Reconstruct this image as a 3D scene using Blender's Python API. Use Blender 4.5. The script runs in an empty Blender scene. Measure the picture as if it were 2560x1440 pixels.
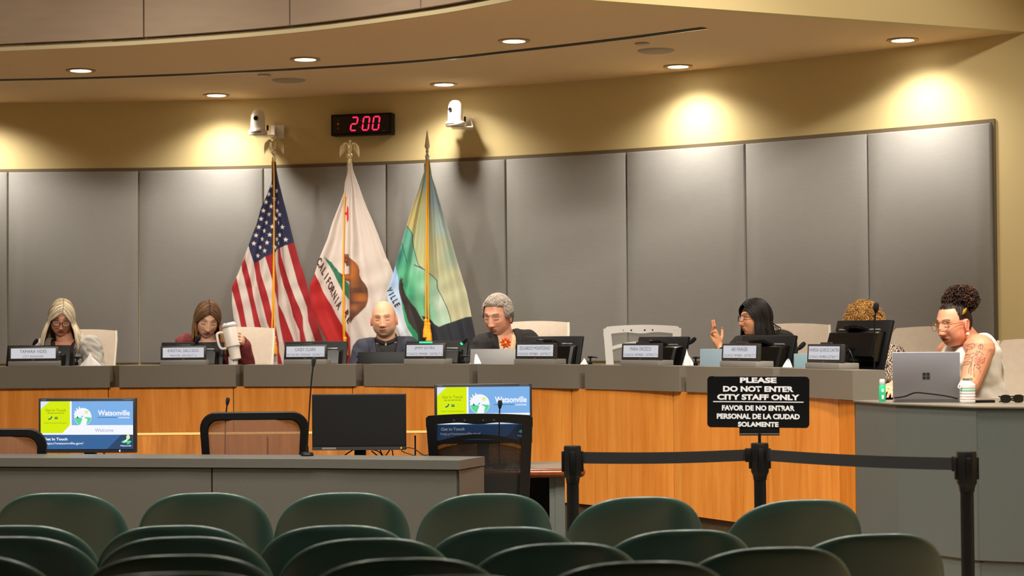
import bpy, bmesh, math, random
import numpy as np
from mathutils import Vector, Matrix, noise

SC = bpy.context.scene
COL = SC.collection
PI = math.pi

# ------------------------------------------------------------------ camera
F = 4900.0
CAM = Vector((0, 0, 1.45))
PITCH = math.atan(116 / F)
ROLL = 0.0082
fw = Vector((0, math.cos(PITCH), math.sin(PITCH)))
up0 = Vector((0, -math.sin(PITCH), math.cos(PITCH)))
rt0 = Vector((1, 0, 0))
rt = rt0 * math.cos(ROLL) - up0 * math.sin(ROLL)
up = up0 * math.cos(ROLL) + rt0 * math.sin(ROLL)
cd = bpy.data.cameras.new('camera')
cam = bpy.data.objects.new('camera', cd)
COL.objects.link(cam)
cam.matrix_world = Matrix(((rt.x, up.x, -fw.x, CAM.x), (rt.y, up.y, -fw.y, CAM.y), (rt.z, up.z, -fw.z, CAM.z), (0, 0, 0, 1)))
cd.sensor_width = 36
cd.lens = 36 * F / 2560
cd.clip_start = 0.1
cd.clip_end = 100
cd.dof.use_dof = True
cd.dof.focus_distance = 10.2
cd.dof.aperture_fstop = 4.5
SC.camera = cam

def ray(px, py):
    return fw + rt * ((px - 1280) / F) + up * ((720 - py) / F)

def P(px, py, Y):
    d = ray(px, py)
    return CAM + d * (Y / d.y)

def PZ(px, py, z):
    d = ray(px, py)
    return CAM + d * ((z - CAM.z) / d.z)

# ------------------------------------------------------------------ world, exposure, lights
w = bpy.data.worlds.new('world')
SC.world = w
w.use_nodes = True
w.node_tree.nodes['Background'].inputs[0].default_value = (1.0, 0.9, 0.78, 1)
w.node_tree.nodes['Background'].inputs[1].default_value = 0.0
SC.view_settings.view_transform = 'Standard'
SC.view_settings.look = 'None'
SC.view_settings.exposure = 0.0
SC.view_settings.gamma = 1.0
SC.view_settings.use_curve_mapping = False

CEIL = 3.235
WARM = (1.0, 0.93, 0.81)
CANS_IN = [(-70, 244), (541, 237), (1110, 210), (1695, 165), (2257, 99)]
CANS_OUT = [(202, 175), (763, 147), (1285, 101)]
E_IN, E_OUT, E_HOUSE, E_STAGE = 74, 112, 390, 370

def spot(loc, energy, size, blend, col=WARM, rad=0.05, target=None):
    l = bpy.data.lights.new('downlight_lamp', 'SPOT')
    l.energy = energy
    l.spot_size = math.radians(size)
    l.spot_blend = blend
    l.color = col
    l.shadow_soft_size = rad
    o = bpy.data.objects.new('downlight_lamp', l)
    o.location = loc
    if target is not None:
        o.rotation_euler = (Vector(target) - Vector(loc)).to_track_quat('-Z', 'Y').to_euler()
    COL.objects.link(o)
    return o

for px, py in CANS_IN:
    c = PZ(px, py, CEIL)
    spot(c - Vector((0, 0, 0.03)), E_IN, 142, 1.0, rad=0.07)
for px, py in CANS_OUT:
    c = PZ(px, py, CEIL)
    spot(c - Vector((0, 0, 0.03)), E_OUT, 120, 0.7)
# house downlights in the high ceiling: aimed lamps over the front rows wash the dais, plain ones light the well and the seats
for x, tx in [(-3.4, -2.6), (-1.6, -1.2), (0.2, 0.2), (2.0, 1.6)]:
    spot((x, 7.6, 4.27), E_STAGE, 56, 0.5, rad=0.14, target=(tx, 12.6, 1.3))
for x, y, e in [(-3.2, 8.6, 1.4), (-1.1, 8.5, 1.4), (1.0, 8.1, 1.4), (3.0, 7.7, .9), (-2.6, 7.7, 1.1), (0.0, 7.5, 1.1), (2.6, 7.2, 1.1), (-1.5, 5.9, 1.0), (1.5, 5.7, 1.0)]:
    spot((x, y, 4.27), E_HOUSE * e, 112, 0.8, rad=0.14)

# ------------------------------------------------------------------ mesh helpers
def lin(c):
    return tuple(((v / 255) / 12.92 if v / 255 <= 0.04045 else ((v / 255 + 0.055) / 1.055) ** 2.4) for v in c[:3])

class MB:
    def __init__(s):
        s.v = []; s.f = []; s.m = []
    def add(s, vs, fs, mat=0, M=None):
        b = len(s.v)
        if M is not None:
            vs = [M @ Vector(v) for v in vs]
        s.v.extend([tuple(v) for v in vs])
        s.f.extend([tuple(i + b for i in f) for f in fs])
        s.m.extend([mat] * len(fs))
        return s
    def box(s, c, size, mat=0, M=None, bev=0.0, seg=2):
        bm = bmesh.new()
        bmesh.ops.create_cube(bm, size=1)
        for v in bm.verts:
            v.co = Vector((v.co.x * size[0] + c[0], v.co.y * size[1] + c[1], v.co.z * size[2] + c[2]))
        if bev > 0:
            bmesh.ops.bevel(bm, geom=list(bm.edges), offset=bev, segments=seg, profile=0.5, affect='EDGES')
        bm.verts.index_update()
        s.add([v.co.copy() for v in bm.verts], [[v.index for v in f.verts] for f in bm.faces], mat, M)
        bm.free()
        return s
    def tube(s, pts, r, n=8, mat=0, cap=True, M=None, flat=1.0, side=None):
        pts = [Vector(p) for p in pts]
        k = len(pts)
        rs = [r] * k if not hasattr(r, '__len__') else list(r)
        vs, fs = [], []
        prev = None
        for i, p in enumerate(pts):
            t = (pts[min(i + 1, k - 1)] - pts[max(i - 1, 0)])
            t = t.normalized() if t.length > 1e-9 else Vector((0, 0, 1))
            if prev is None:
                a = Vector(side) if side is not None else (Vector((0, 0, 1)) if abs(t.z) < 0.9 else Vector((1, 0, 0)))
                a = (a - t * a.dot(t)).normalized()
            else:
                a = prev - t * prev.dot(t)
                a = a.normalized() if a.length > 1e-6 else t.orthogonal().normalized()
            prev = a
            b = t.cross(a)
            for j in range(n):
                q = 2 * PI * j / n
                vs.append(p + a * (rs[i] * math.cos(q)) + b * (rs[i] * flat * math.sin(q)))
        for i in range(k - 1):
            for j in range(n):
                fs.append((i * n + j, i * n + (j + 1) % n, (i + 1) * n + (j + 1) % n, (i + 1) * n + j))
        if cap:
            fs.append(tuple(range(n - 1, -1, -1)))
            fs.append(tuple((k - 1) * n + j for j in range(n)))
        return s.add(vs, fs, mat, M)
    def lathe(s, prof, n=16, mat=0, M=None, sx=1.0, sy=1.0):
        vs, fs = [], []
        k = len(prof)
        for r, z in prof:
            for j in range(n):
                q = 2 * PI * j / n
                vs.append((r * math.cos(q) * sx, r * math.sin(q) * sy, z))
        for i in range(k - 1):
            for j in range(n):
                fs.append((i * n + j, i * n + (j + 1) % n, (i + 1) * n + (j + 1) % n, (i + 1) * n + j))
        if prof[0][0] > 1e-6: fs.append(tuple(range(n - 1, -1, -1)))
        if prof[-1][0] > 1e-6: fs.append(tuple((k - 1) * n + j for j in range(n)))
        return s.add(vs, fs, mat, M)
    def prism(s, poly, z0, z1, mat=0, M=None):
        n = len(poly)
        vs = [(x, y, z0) for x, y in poly] + [(x, y, z1) for x, y in poly]
        fs = [tuple(range(n - 1, -1, -1)), tuple(range(n, 2 * n))]
        fs += [(i, (i + 1) % n, n + (i + 1) % n, n + i) for i in range(n)]
        return s.add(vs, fs, mat, M)
    def flat(s, poly, mat=0, M=None):
        return s.add([(p[0], p[1], p[2] if len(p) > 2 else 0) for p in poly], [tuple(range(len(poly)))], mat, M)
    def ring(s, outer, inner, z0, z1, mat=0, M=None):
        n = len(outer)
        vs = [(x, y, z) for z in (z0, z1) for pl in (outer, inner) for x, y in pl]
        fs = []
        for i in range(n):
            j = (i + 1) % n
            fs += [(i, j, n + j, n + i), (2 * n + i, 3 * n + i, 3 * n + j, 2 * n + j), (i, 2 * n + i, 2 * n + j, j), (n + i, n + j, 3 * n + j, 3 * n + i)]
        return s.add(vs, fs, mat, M)
    def grid(s, fn, nu, nv, mat=0, M=None, closeu=False):
        vs = [fn(i / nu, j / nv) for j in range(nv + 1) for i in range(nu + (0 if closeu else 1))]
        W = nu + (0 if closeu else 1)
        fs = []
        for j in range(nv):
            for i in range(nu):
                i2 = (i + 1) % W
                fs.append((j * W + i, j * W + i2, (j + 1) * W + i2, (j + 1) * W + i))
        return s.add(vs, fs, mat, M)
    def sphere(s, c, r, n=14, m=9, mat=0, M=None, sc=(1, 1, 1)):
        prof = [(r * math.sin(PI * i / m), -r * math.cos(PI * i / m)) for i in range(m + 1)]
        prof[0] = (0, -r); prof[-1] = (0, r)
        T = Matrix.Translation(Vector(c)) @ Matrix.Diagonal((*sc, 1))
        return s.lathe(prof, n, mat, (M @ T) if M is not None else T)
    def build(s, name, mats, parent=None, local=False, sharp=35, merge=True, **props):
        me = bpy.data.meshes.new(name)
        off = Vector((0, 0, 0))
        if parent is not None and not local:
            off = parent.location.copy()
            if parent.parent is not None: off = off + parent.parent.location
        me.from_pydata([(v[0] - off.x, v[1] - off.y, v[2] - off.z) for v in s.v], [], s.f)
        if not isinstance(mats, (list, tuple)): mats = [mats]
        for m in mats: me.materials.append(m)
        if len(mats) > 1: me.polygons.foreach_set('material_index', s.m)
        bm = bmesh.new(); bm.from_mesh(me)
        if merge:
            bmesh.ops.remove_doubles(bm, verts=bm.verts, dist=1e-6)
        bmesh.ops.recalc_face_normals(bm, faces=bm.faces)
        bm.to_mesh(me); bm.free()
        me.polygons.foreach_set('use_smooth', [True] * len(me.polygons))
        if sharp < 180:
            me.set_sharp_from_angle(angle=math.radians(sharp))
        return link(name, me, parent, **props)

def link(name, me, parent=None, **props):
    o = bpy.data.objects.new(name, me)
    COL.objects.link(o)
    if parent is not None: o.parent = parent
    for k, v in props.items(): o[k] = v
    return o

def thing(name, label, cat, loc=(0, 0, 0), rotz=0.0, group=None):
    o = bpy.data.objects.new(name, None)
    COL.objects.link(o)
    o.empty_display_size = 0.1
    o.location = loc
    o.rotation_euler = (0, 0, rotz)
    o['label'] = label
    o['category'] = cat
    if group: o['group'] = group
    return o

def tag(o, label, cat, group=None):
    o['label'] = label
    o['category'] = cat
    if group: o['group'] = group
    return o

def dup(root, loc, rotz=0.0, label=None, group=None):
    r = root.copy()
    COL.objects.link(r)
    r.location = loc
    r.rotation_euler = (0, 0, rotz)
    if label: r['label'] = label
    if group: r['group'] = group
    for ch in list(root.children):
        c = ch.copy(); COL.objects.link(c); c.parent = r
        for g in list(ch.children):
            d = g.copy(); COL.objects.link(d); d.parent = c
    return r

# ------------------------------------------------------------------ materials
def mat(name, rgb, rough=0.5, metal=0.0, var=0.0, vscale=8.0, bump=0.0, bscale=200.0, emit=0.0, stretch=None, spec=0.5, attr=None, rgb2=None, sheen=0.0, alpha=None, coat=0.0):
    m = bpy.data.materials.new(name)
    m.use_nodes = True
    nt = m.node_tree; N = nt.nodes; L = nt.links
    b = N['Principled BSDF']
    c = lin(rgb)
    b.inputs['Base Color'].default_value = (*c, 1)
    b.inputs['Roughness'].default_value = rough
    b.inputs['Metallic'].default_value = metal
    b.inputs['Specular IOR Level'].default_value = spec
    if coat: b.inputs['Coat Weight'].default_value = coat; b.inputs['Coat Roughness'].default_value = 0.15
    if sheen: b.inputs['Sheen Weight'].default_value = sheen
    tc = None
    if var or bump:
        tc = N.new('ShaderNodeTexCoord')
        mp = N.new('ShaderNodeMapping')
        if stretch: mp.inputs['Scale'].default_value = stretch
        L.new(tc.outputs['Object'], mp.inputs['Vector'])
    if var:
        n = N.new('ShaderNodeTexNoise'); n.inputs['Scale'].default_value = vscale; n.inputs['Detail'].default_value = 5
        L.new(mp.outputs[0], n.inputs['Vector'])
        r = N.new('ShaderNodeMapRange')
        r.inputs['From Min'].default_value = 0.3; r.inputs['From Max'].default_value = 0.7
        r.inputs['To Min'].default_value = 0.0; r.inputs['To Max'].default_value = 1.0
        L.new(n.outputs[0], r.inputs['Value'])
        mx = N.new('ShaderNodeMix'); mx.data_type = 'RGBA'
        c2 = lin(rgb2) if rgb2 else tuple(v * (1 - var) for v in c)
        L.new(r.outputs[0], mx.inputs['Factor'])
        mx.inputs['A'].default_value = (*c, 1); mx.inputs['B'].default_value = (*c2, 1)
        L.new(mx.outputs['Result'], b.inputs['Base Color'])
    if attr:
        a = N.new('ShaderNodeAttribute'); a.attribute_name = attr
        L.new(a.outputs['Color'], b.inputs['Base Color'])
    if bump:
        n2 = N.new('ShaderNodeTexNoise'); n2.inputs['Scale'].default_value = bscale; n2.inputs['Detail'].default_value = 3
        L.new(mp.outputs[0], n2.inputs['Vector'])
        bp = N.new('ShaderNodeBump'); bp.inputs['Strength'].default_value = bump; bp.inputs['Distance'].default_value = 0.002
        L.new(n2.outputs[0], bp.inputs['Height'])
        L.new(bp.outputs[0], b.inputs['Normal'])
    if emit:
        b.inputs['Emission Color'].default_value = (*c, 1)
        b.inputs['Emission Strength'].default_value = emit
    if alpha is not None:
        b.inputs['Alpha'].default_value = alpha
    return m

def emitmat(name, rgb, s=1.0):
    m = bpy.data.materials.new(name); m.use_nodes = True
    nt = m.node_tree; nt.nodes.clear()
    e = nt.nodes.new('ShaderNodeEmission'); o = nt.nodes.new('ShaderNodeOutputMaterial')
    e.inputs[0].default_value = (*lin(rgb), 1); e.inputs[1].default_value = s
    nt.links.new(e.outputs[0], o.inputs[0])
    return m

def woodmat(name, a, b, rough=0.35):
    m = bpy.data.materials.new(name); m.use_nodes = True
    nt = m.node_tree; N = nt.nodes; L = nt.links; p = N['Principled BSDF']
    tc = N.new('ShaderNodeTexCoord'); mp = N.new('ShaderNodeMapping')
    mp.inputs['Scale'].default_value = (1, 1, 0.07)
    L.new(tc.outputs['Object'], mp.inputs['Vector'])
    n1 = N.new('ShaderNodeTexNoise'); n1.inputs['Scale'].default_value = 14; n1.inputs['Detail'].default_value = 4; n1.inputs['Distortion'].default_value = 0.6
    n2 = N.new('ShaderNodeTexNoise'); n2.inputs['Scale'].default_value = 90; n2.inputs['Detail'].default_value = 3
    L.new(mp.outputs[0], n1.inputs['Vector']); L.new(mp.outputs[0], n2.inputs['Vector'])
    mm = N.new('ShaderNodeMath'); mm.operation = 'MULTIPLY_ADD'
    L.new(n2.outputs[0], mm.inputs[0]); mm.inputs[1].default_value = 0.45; L.new(n1.outputs[0], mm.inputs[2])
    cr = N.new('ShaderNodeValToRGB')
    cr.color_ramp.elements[0].position = 0.50; cr.color_ramp.elements[0].color = (*lin(a), 1)
    cr.color_ramp.elements[1].position = 0.95; cr.color_ramp.elements[1].color = (*lin(b), 1)
    L.new(mm.outputs[0], cr.inputs[0]); L.new(cr.outputs[0], p.inputs['Base Color'])
    p.inputs['Roughness'].default_value = rough
    return m

def meshfabric(name, rgb, dens=0.5, sx=260, sz=420):
    """woven see-through mesh: crossing threads with real holes between them"""
    m = bpy.data.materials.new(name); m.use_nodes = True
    nt = m.node_tree; N = nt.nodes; L = nt.links; p = N['Principled BSDF']
    p.inputs['Base Color'].default_value = (*lin(rgb), 1); p.inputs['Roughness'].default_value = 0.6
    tc = N.new('ShaderNodeTexCoord')
    def wv(rot, sc):
        mp = N.new('ShaderNodeMapping'); mp.inputs['Rotation'].default_value = (0, rot, 0)
        L.new(tc.outputs['Object'], mp.inputs['Vector'])
        wt = N.new('ShaderNodeTexWave'); wt.bands_direction = 'Z'; wt.inputs['Scale'].default_value = sc; wt.inputs['Distortion'].default_value = 0.6
        wt.inputs['Detail'].default_value = 1
        L.new(mp.outputs[0], wt.inputs['Vector'])
        return wt
    a, b = wv(0.12, sz / 6.28), wv(1.45, sx / 6.28)
    mx = N.new('ShaderNodeMath'); mx.operation = 'MAXIMUM'
    L.new(a.outputs[1], mx.inputs[0]); L.new(b.outputs[1], mx.inputs[1])
    gt = N.new('ShaderNodeMath'); gt.operation = 'GREATER_THAN'; gt.inputs[1].default_value = 1 - dens
    L.new(mx.outputs[0], gt.inputs[0]); L.new(gt.outputs[0], p.inputs['Alpha'])
    return m

M_beige = mat('beige_wall_paint', (220, 200, 148), 0.75, bump=0.05, bscale=300, spec=0.2)
M_ceil = mat('tan_ceiling_paint', (228, 198, 156), 0.8, bump=0.04, bscale=250, spec=0.2)
M_fabric = mat('grey_wall_fabric', (150, 148, 145), 0.9, var=0.05, vscale=14, bump=0.12, bscale=500, stretch=(1, 1, 6), spec=0.15)
M_fabric2 = mat('taupe_fascia_fabric', (168, 148, 128), 0.9, var=0.08, vscale=5, bump=0.2, bscale=450, stretch=(1, 1, 5), spec=0.15)
M_trim = mat('bronze_trim', (112, 98, 74), 0.6)
M_dark = mat('dark_reveal', (20, 19, 17), 0.8)
M_lip = mat('cream_lip', (205, 190, 150), 0.6)
M_carpet = mat('sand_carpet', (150, 134, 112), 0.95, var=0.35, vscale=60, bump=0.5, bscale=400)
M_base = mat('brown_platform_face', (80, 62, 42), 0.7, var=0.2, vscale=20)
M_lam = mat('grey_laminate', (116, 109, 98), 0.42, var=0.10, vscale=150, bump=0.03, bscale=500, spec=0.4)
M_lam2 = mat('grey_green_laminate', (88, 93, 90), 0.40, var=0.10, vscale=150, bump=0.03, bscale=500, spec=0.45)
M_counter = mat('charcoal_laminate', (80, 79, 75), 0.42, var=0.10, vscale=150, bump=0.03, bscale=500, spec=0.4)
M_wood = woodmat('maple_veneer', (206, 122, 44), (228, 152, 70), 0.32)
M_wood_dk = woodmat('brown_maple_veneer', (140, 84, 32), (186, 120, 56), 0.35)
M_bull = woodmat('cherry_edge', (92, 40, 12), (132, 64, 22), 0.2)
M_black = mat('black_plastic', (10, 10, 12), 0.45, spec=0.3, bump=0.05, bscale=700)
M_blackg = mat('glossy_black_plastic', (10, 10, 11), 0.2)
M_silver = mat('brushed_silver', (150, 150, 150), 0.35, metal=0.6)
M_chrome = mat('chrome', (220, 218, 212), 0.2, metal=0.8)
M_gold = mat('gold_metal', (232, 192, 100), 0.3, metal=0.7)
M_gold2 = mat('pale_gold_metal', (240, 224, 176), 0.32, metal=0.6)
M_cord = mat('gold_cord', (240, 164, 8), 0.6, bump=0.4, bscale=300)
M_white = mat('white_plastic', (228, 226, 222), 0.4)
M_green_pl = mat('dark_green_plastic', (46, 70, 63), 0.36, var=0.08, vscale=5, bump=0.06, bscale=600, spec=0.5)
M_steel = mat('grey_steel_tube', (90, 92, 92), 0.35, metal=0.8)
M_glow = emitmat('downlight_glow', (255, 246, 228), 14)
M_ledr = emitmat('red_digit_glow', (255, 40, 78), 2.4)
M_ledr2 = emitmat('dim_red_dot', (150, 12, 22), 1.0)

# ------------------------------------------------------------------ room
def catmull(pts, n):
    pts = [Vector(p) for p in pts]; out = []
    for i in range(len(pts) - 1):
        p0 = pts[max(i - 1, 0)]; p1 = pts[i]; p2 = pts[i + 1]; p3 = pts[min(i + 2, len(pts) - 1)]
        for k in range(n):
            t = k / n
            out.append(0.5 * ((2 * p1) + (p2 - p0) * t + (2 * p0 - 5 * p1 + 4 * p2 - p3) * t * t + (3 * p1 - p0 - 3 * p2 + p3) * t ** 3))
    out.append(pts[-1])
    return out

WX = [0, 350, 670, 970, 1280, 1572, 1870, 2175, 2492, 2560]
WD = [14.82, 14.80, 14.67, 14.43, 14.05, 13.60, 13.06, 12.46, 11.85, 11.72]
def wall_d(px):
    return float(np.interp(px, WX, WD))
def wall_pt(px, o=0.0):
    d = wall_d(px); x = (px - 1280) / F * d
    a, b = px - 15, px + 15
    t = Vector(((b - 1280) / F * wall_d(b) - (a - 1280) / F * wall_d(a), wall_d(b) - wall_d(a), 0)).normalized()
    n = Vector((t.y, -t.x, 0))          # towards the room
    return Vector((x, d, 0)) + n * o, t, n

WALL = [Vector((-7.5, 14.9, 0)), Vector((-5.2, 14.88, 0))] + [wall_pt(p)[0] for p in range(0, 2561, 80)] + [Vector((3.7, 11.05, 0)), Vector((4.6, 10.1, 0))]
PT, PB = 2.71, 1.255          # fabric panels: top and bottom
def strip(line, z0, z1, th, name, m, side=1, **kw):
    """vertical sheet with thickness th along a ground line"""
    mb = MB(); k = len(line)
    ns = []
    for i in range(k):
        t = (line[min(i + 1, k - 1)] - line[max(i - 1, 0)]).normalized()
        ns.append(Vector((-t.y, t.x, 0)) * side)
    vs = []
    for i in range(k):
        p = line[i]; q = p + ns[i] * th
        vs += [(p.x, p.y, z0), (p.x, p.y, z1), (q.x, q.y, z1), (q.x, q.y, z0)]
    fs = []
    for i in range(k - 1):
        for j in range(4):
            fs.append((i * 4 + j, i * 4 + (j + 1) % 4, (i + 1) * 4 + (j + 1) % 4, (i + 1) * 4 + j))
    fs += [(0, 1, 2, 3), tuple((k - 1) * 4 + j for j in (3, 2, 1, 0))]
    mb.add(vs, fs)
    return mb.build(name, m, **kw)

wall = strip(WALL, 0.0, 4.35, 0.12, 'wall_back', M_beige, kind='structure')
# recessed field behind the panels, its bronze reveal, then each fabric panel proud of it
SEAMS = [-290, 22, 349, 662, 970, 1270, 1572, 1871, 2177, 2488]
def wall_part(px0, px1, z0, z1, o0, o1, name, m, n=6, bev=0.0):
    mb = MB(); k = n + 1; vs = []
    for i in range(k):
        px = px0 + (px1 - px0) * i / n
        a = wall_pt(px, o0)[0]; b = wall_pt(px, o1)[0]
        if bev and i in (0, n):
            pass
        vs += [(a.x, a.y, z0), (a.x, a.y, z1), (b.x, b.y, z1 - bev), (b.x, b.y, z0 + bev)]
    fs = []
    for i in range(k - 1):
        for j in range(4):
            fs.append((i * 4 + j, i * 4 + (j + 1) % 4, (i + 1) * 4 + (j + 1) % 4, (i + 1) * 4 + j))
    fs += [(0, 1, 2, 3), tuple((k - 1) * 4 + j for j in (3, 2, 1, 0))]
    mb.add(vs, fs)
    return mb.build(name, m, parent=wall)
wall_part(-290, 2494, PT - 0.002, PT + 0.022, 0.0, 0.012, 'reveal_strip', M_trim, 30)
wall_part(-290, 2494, PB - 0.06, PB - 0.012, 0.0, 0.03, 'reveal_strip', M_trim, 30)
wall_part(2489, 2495, PB, PT + 0.02, 0.0, 0.012, 'reveal_strip', M_trim, 2)
for a, b in zip(SEAMS[:-1], SEAMS[1:]):
    # panel with softly chamfered edges, seam between neighbours
    mb = MB(); n = 8; vs = []
    g = 1.6
    prof = [(0.0, 0.0), (0.022, 0.0), (0.03, 0.010)]
    cols = [(a + g, 0.0), (a + g, 0.022), (a + g + 3.2, 0.03)] + [(a + g + 3.2 + (b - a - 2 * g - 6.4) * i / n, 0.03) for i in range(1, n)] + [(b - g - 3.2, 0.03), (b - g, 0.022), (b - g, 0.0)]
    rows = [(PB, 0.0), (PB, 0.022), (PB + 0.01, 0.03), (PT - 0.012, 0.03), (PT - 0.004, 0.022), (PT - 0.004, 0.0)]
    for z, oz in rows:
        for px, ox in cols:
            q = wall_pt(px, min(ox, oz))[0]
            vs.append((q.x, q.y, z))
    Wc = len(cols); fs = []
    for j in range(len(rows) - 1):
        for i in range(Wc - 1):
            fs.append((j * Wc + i, j * Wc + i + 1, (j + 1) * Wc + i + 1, (j + 1) * Wc + i))
    mb.add(vs, fs)
    mb.build('fabric_panel', M_fabric, parent=wall, sharp=60)

# lower ceiling (soffit) with its curved front edge
ARC = catmull([(-7.5, 12.9, 0), (-5.0, 12.55, 0), (-3.15, 12.07, 0), (-2.2, 11.83, 0), (-1.27, 11.43, 0), (-.48, 10.87, 0), (-.06, 10.46, 0), (.08, 10.30, 0)], 8)
RF = [Vector((.08, 10.30, 0)), Vector((.47, 10.485, 0)), Vector((3.056, 11.70, 0)), Vector((4.6, 12.42, 0))]
RFF = [Vector((.085, 10.28, 0))] + [p + Vector((.012, -.025, 0)) for p in RF[1:]]
mb = MB()
poly = [(p.x, p.y) for p in ARC] + [(RF[1].x, RF[1].y), (RF[2].x, RF[2].y), (3.4, 11.86)] + [(p.x + 0.02, p.y + 0.06) for p in reversed(WALL[:-2])]
mb.prism(poly, CEIL, CEIL + 0.10)
soffit = mb.build('ceiling', M_ceil, kind='structure')
# fascia over the soffit edge: panelled on the left, plain beige on the right
fas = strip(ARC, CEIL + 0.004, 4.35, 0.10, 'wall_fascia', M_trim, kind='structure')
lip = strip([p + Vector((0, -0.012, 0)) for p in ARC], CEIL - 0.012, CEIL + 0.012, 0.02, 'edge_lip', M_lip, parent=None)
lip.parent = fas
AL = [0.0]
for i in range(1, len(ARC)): AL.append(AL[-1] + (ARC[i] - ARC[i - 1]).length)
def arc_at(s):
    x = float(np.interp(s, AL, [p.x for p in ARC])); y = float(np.interp(s, AL, [p.y for p in ARC]))
    return Vector((x, y, 0))
def arc_s(px):
    best = min(range(len(ARC)), key=lambda i: abs(1280 + F * ARC[i].x / ARC[i].y - px))
    i0 = max(best - 1, 0); i1 = min(best + 1, len(ARC) - 1)
    c = [(1280 + F * arc_at(AL[i0] + (AL[i1] - AL[i0]) * k / 40).x / arc_at(AL[i0] + (AL[i1] - AL[i0]) * k / 40).y, AL[i0] + (AL[i1] - AL[i0]) * k / 40) for k in range(41)]
    return min(c, key=lambda t: abs(t[0] - px))[1]
s368, s735, s1065 = arc_s(368), arc_s(735), arc_s(1065)
SB = [s368 - 2 * (s735 - s368), s368 - (s735 - s368), s368, s735, s1065, AL[-1]]
for a, b in zip(SB[:-1], SB[1:]):
    ln = [arc_at(a + 0.006 + (b - a - 0.012) * i / 8) + Vector((0, -0.004, 0)) for i in range(9)]
    o = strip(ln, CEIL + 0.03, 4.3, 0.03, 'fabric_panel', M_fabric2, side=-1)
    o.parent = fas
strip(RFF, CEIL - 0.001, 4.35, 0.10, 'wall_bulkhead', M_beige, kind='structure')
# high ceiling, side and rear walls, floor
mb = MB(); mb.box((0, 4.5, 4.40), (15.2, 21.5, 0.1)); mb.build('ceiling', M_ceil, kind='structure')
mb = MB(); mb.box((-7.55, 4.5, 2.2), (0.1, 21.5, 4.4)); mb.build('wall_left', M_beige, kind='structure')
mb = MB(); mb.box((4.65, 2.2, 2.2), (0.1, 16.0, 4.4)); mb.build('wall_right', M_beige, kind='structure')
mb = MB(); mb.box((-1.4, -5.3, 2.2), (12.3, 0.1, 4.4)); mb.build('wall_rear', M_beige, kind='structure')
FLY = [-5.3, 3.2, 4.1, 4.15, 5.0, 5.05, 5.85, 5.9, 15.2]
FLZ = [.155, .155, .155, .085, .085, .037, .037, 0.0, 0.0]
mb = MB(); vs = []
for y, z in zip(FLY, FLZ): vs += [(-7.5, y, z), (4.65, y, z)]
mb.add(vs, [(2 * i, 2 * i + 1, 2 * i + 3, 2 * i + 2) for i in range(len(FLY) - 1)])
mb.build('floor', M_carpet, kind='structure')

# linear slot in the soffit
SL = catmull([(-5.2, 13.5, 0), (-3.49, 13.45, 0), (-2.12, 13.22, 0), (-.74, 12.75, 0), (0, 12.28, 0), (.62, 11.82, 0), (1.12, 11.40, 0)], 8)
for o, wd, m, dz in ((0.0, 0.050, M_dark, 0.003), (0.052, 0.006, M_chrome, 0.006)):
    mb = MB(); vs = []; k = len(SL)
    for i in range(k):
        t = (SL[min(i + 1, k - 1)] - SL[max(i - 1, 0)]).normalized(); n = Vector((-t.y, t.x, 0))
        a = SL[i] + n * o; b = SL[i] + n * (o + wd)
        vs += [(a.x, a.y, CEIL - dz), (b.x, b.y, CEIL - dz), (b.x, b.y, CEIL + .002), (a.x, a.y, CEIL + .002)]
    fs = []
    for i in range(k - 1):
        for j in range(4): fs.append((i * 4 + j, i * 4 + (j + 1) % 4, (i + 1) * 4 + (j + 1) % 4, (i + 1) * 4 + j))
    fs += [(0, 1, 2, 3), tuple((k - 1) * 4 + j for j in (3, 2, 1, 0))]
    mb.add(vs, fs)
    if m is M_dark: slot = mb.build('trim_1', m, kind='structure')
    else: mb.build('slot_edge', m, parent=slot)

# downlights
M_canring = mat('tan_metal_ring', (176, 150, 112), 0.4, metal=0.3)
def ring_pts(r, n=32): return [(r * math.cos(2 * PI * i / n), r * math.sin(2 * PI * i / n)) for i in range(n)]
DL = None
names = {541: 'near the wall left of the clock', 1110: 'near the wall above the right wall camera', 1695: 'near the wall right of the flags', 2257: 'near the wall at the far right of the soffit',
         202: 'in the outer ring at the far left', 763: 'in the outer ring left of the clock', 1285: 'in the outer ring right of the clock', -70: 'near the wall past the left edge'}
for px, py in CANS_IN + CANS_OUT:
    if px < 0: continue
    c = PZ(px, py, CEIL)
    if DL is None:
        DL = thing('ceiling_light', '', 'light', c, 0, 'recessed downlights in the soffit')
        mb = MB(); mb.ring(ring_pts(.098), ring_pts(.070), -0.008, 0.0); mb.build('trim_ring', M_canring, DL, local=True)
        mb = MB(); mb.lathe([(0.0, -0.006), (.060, -0.006), (.066, -0.002), (.066, 0.0)], 32); mb.build('diffuser', M_glow, DL, local=True)
        o = DL
    else:
        o = dup(DL, c)
    o['label'] = 'round recessed ceiling downlight ' + names[px]
M_spk = mat('grey_speaker_grille', (176, 158, 134), 0.7, bump=0.5, bscale=900)
for px, py, lb in [(722, 200, 'left of centre above the clock'), (1640, 126, 'right of the clock near the slot end')]:
    c = PZ(px, py, CEIL)
    mb = MB(); mb.lathe([(0, -.012), (.10, -.010), (.115, -.004), (.118, 0)], 32, M=Matrix.Translation(c))
    o = mb.build('ceiling_speaker', M_spk); tag(o, 'round grey flush ceiling speaker grille ' + lb, 'speaker', 'flush ceiling speakers')
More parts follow.
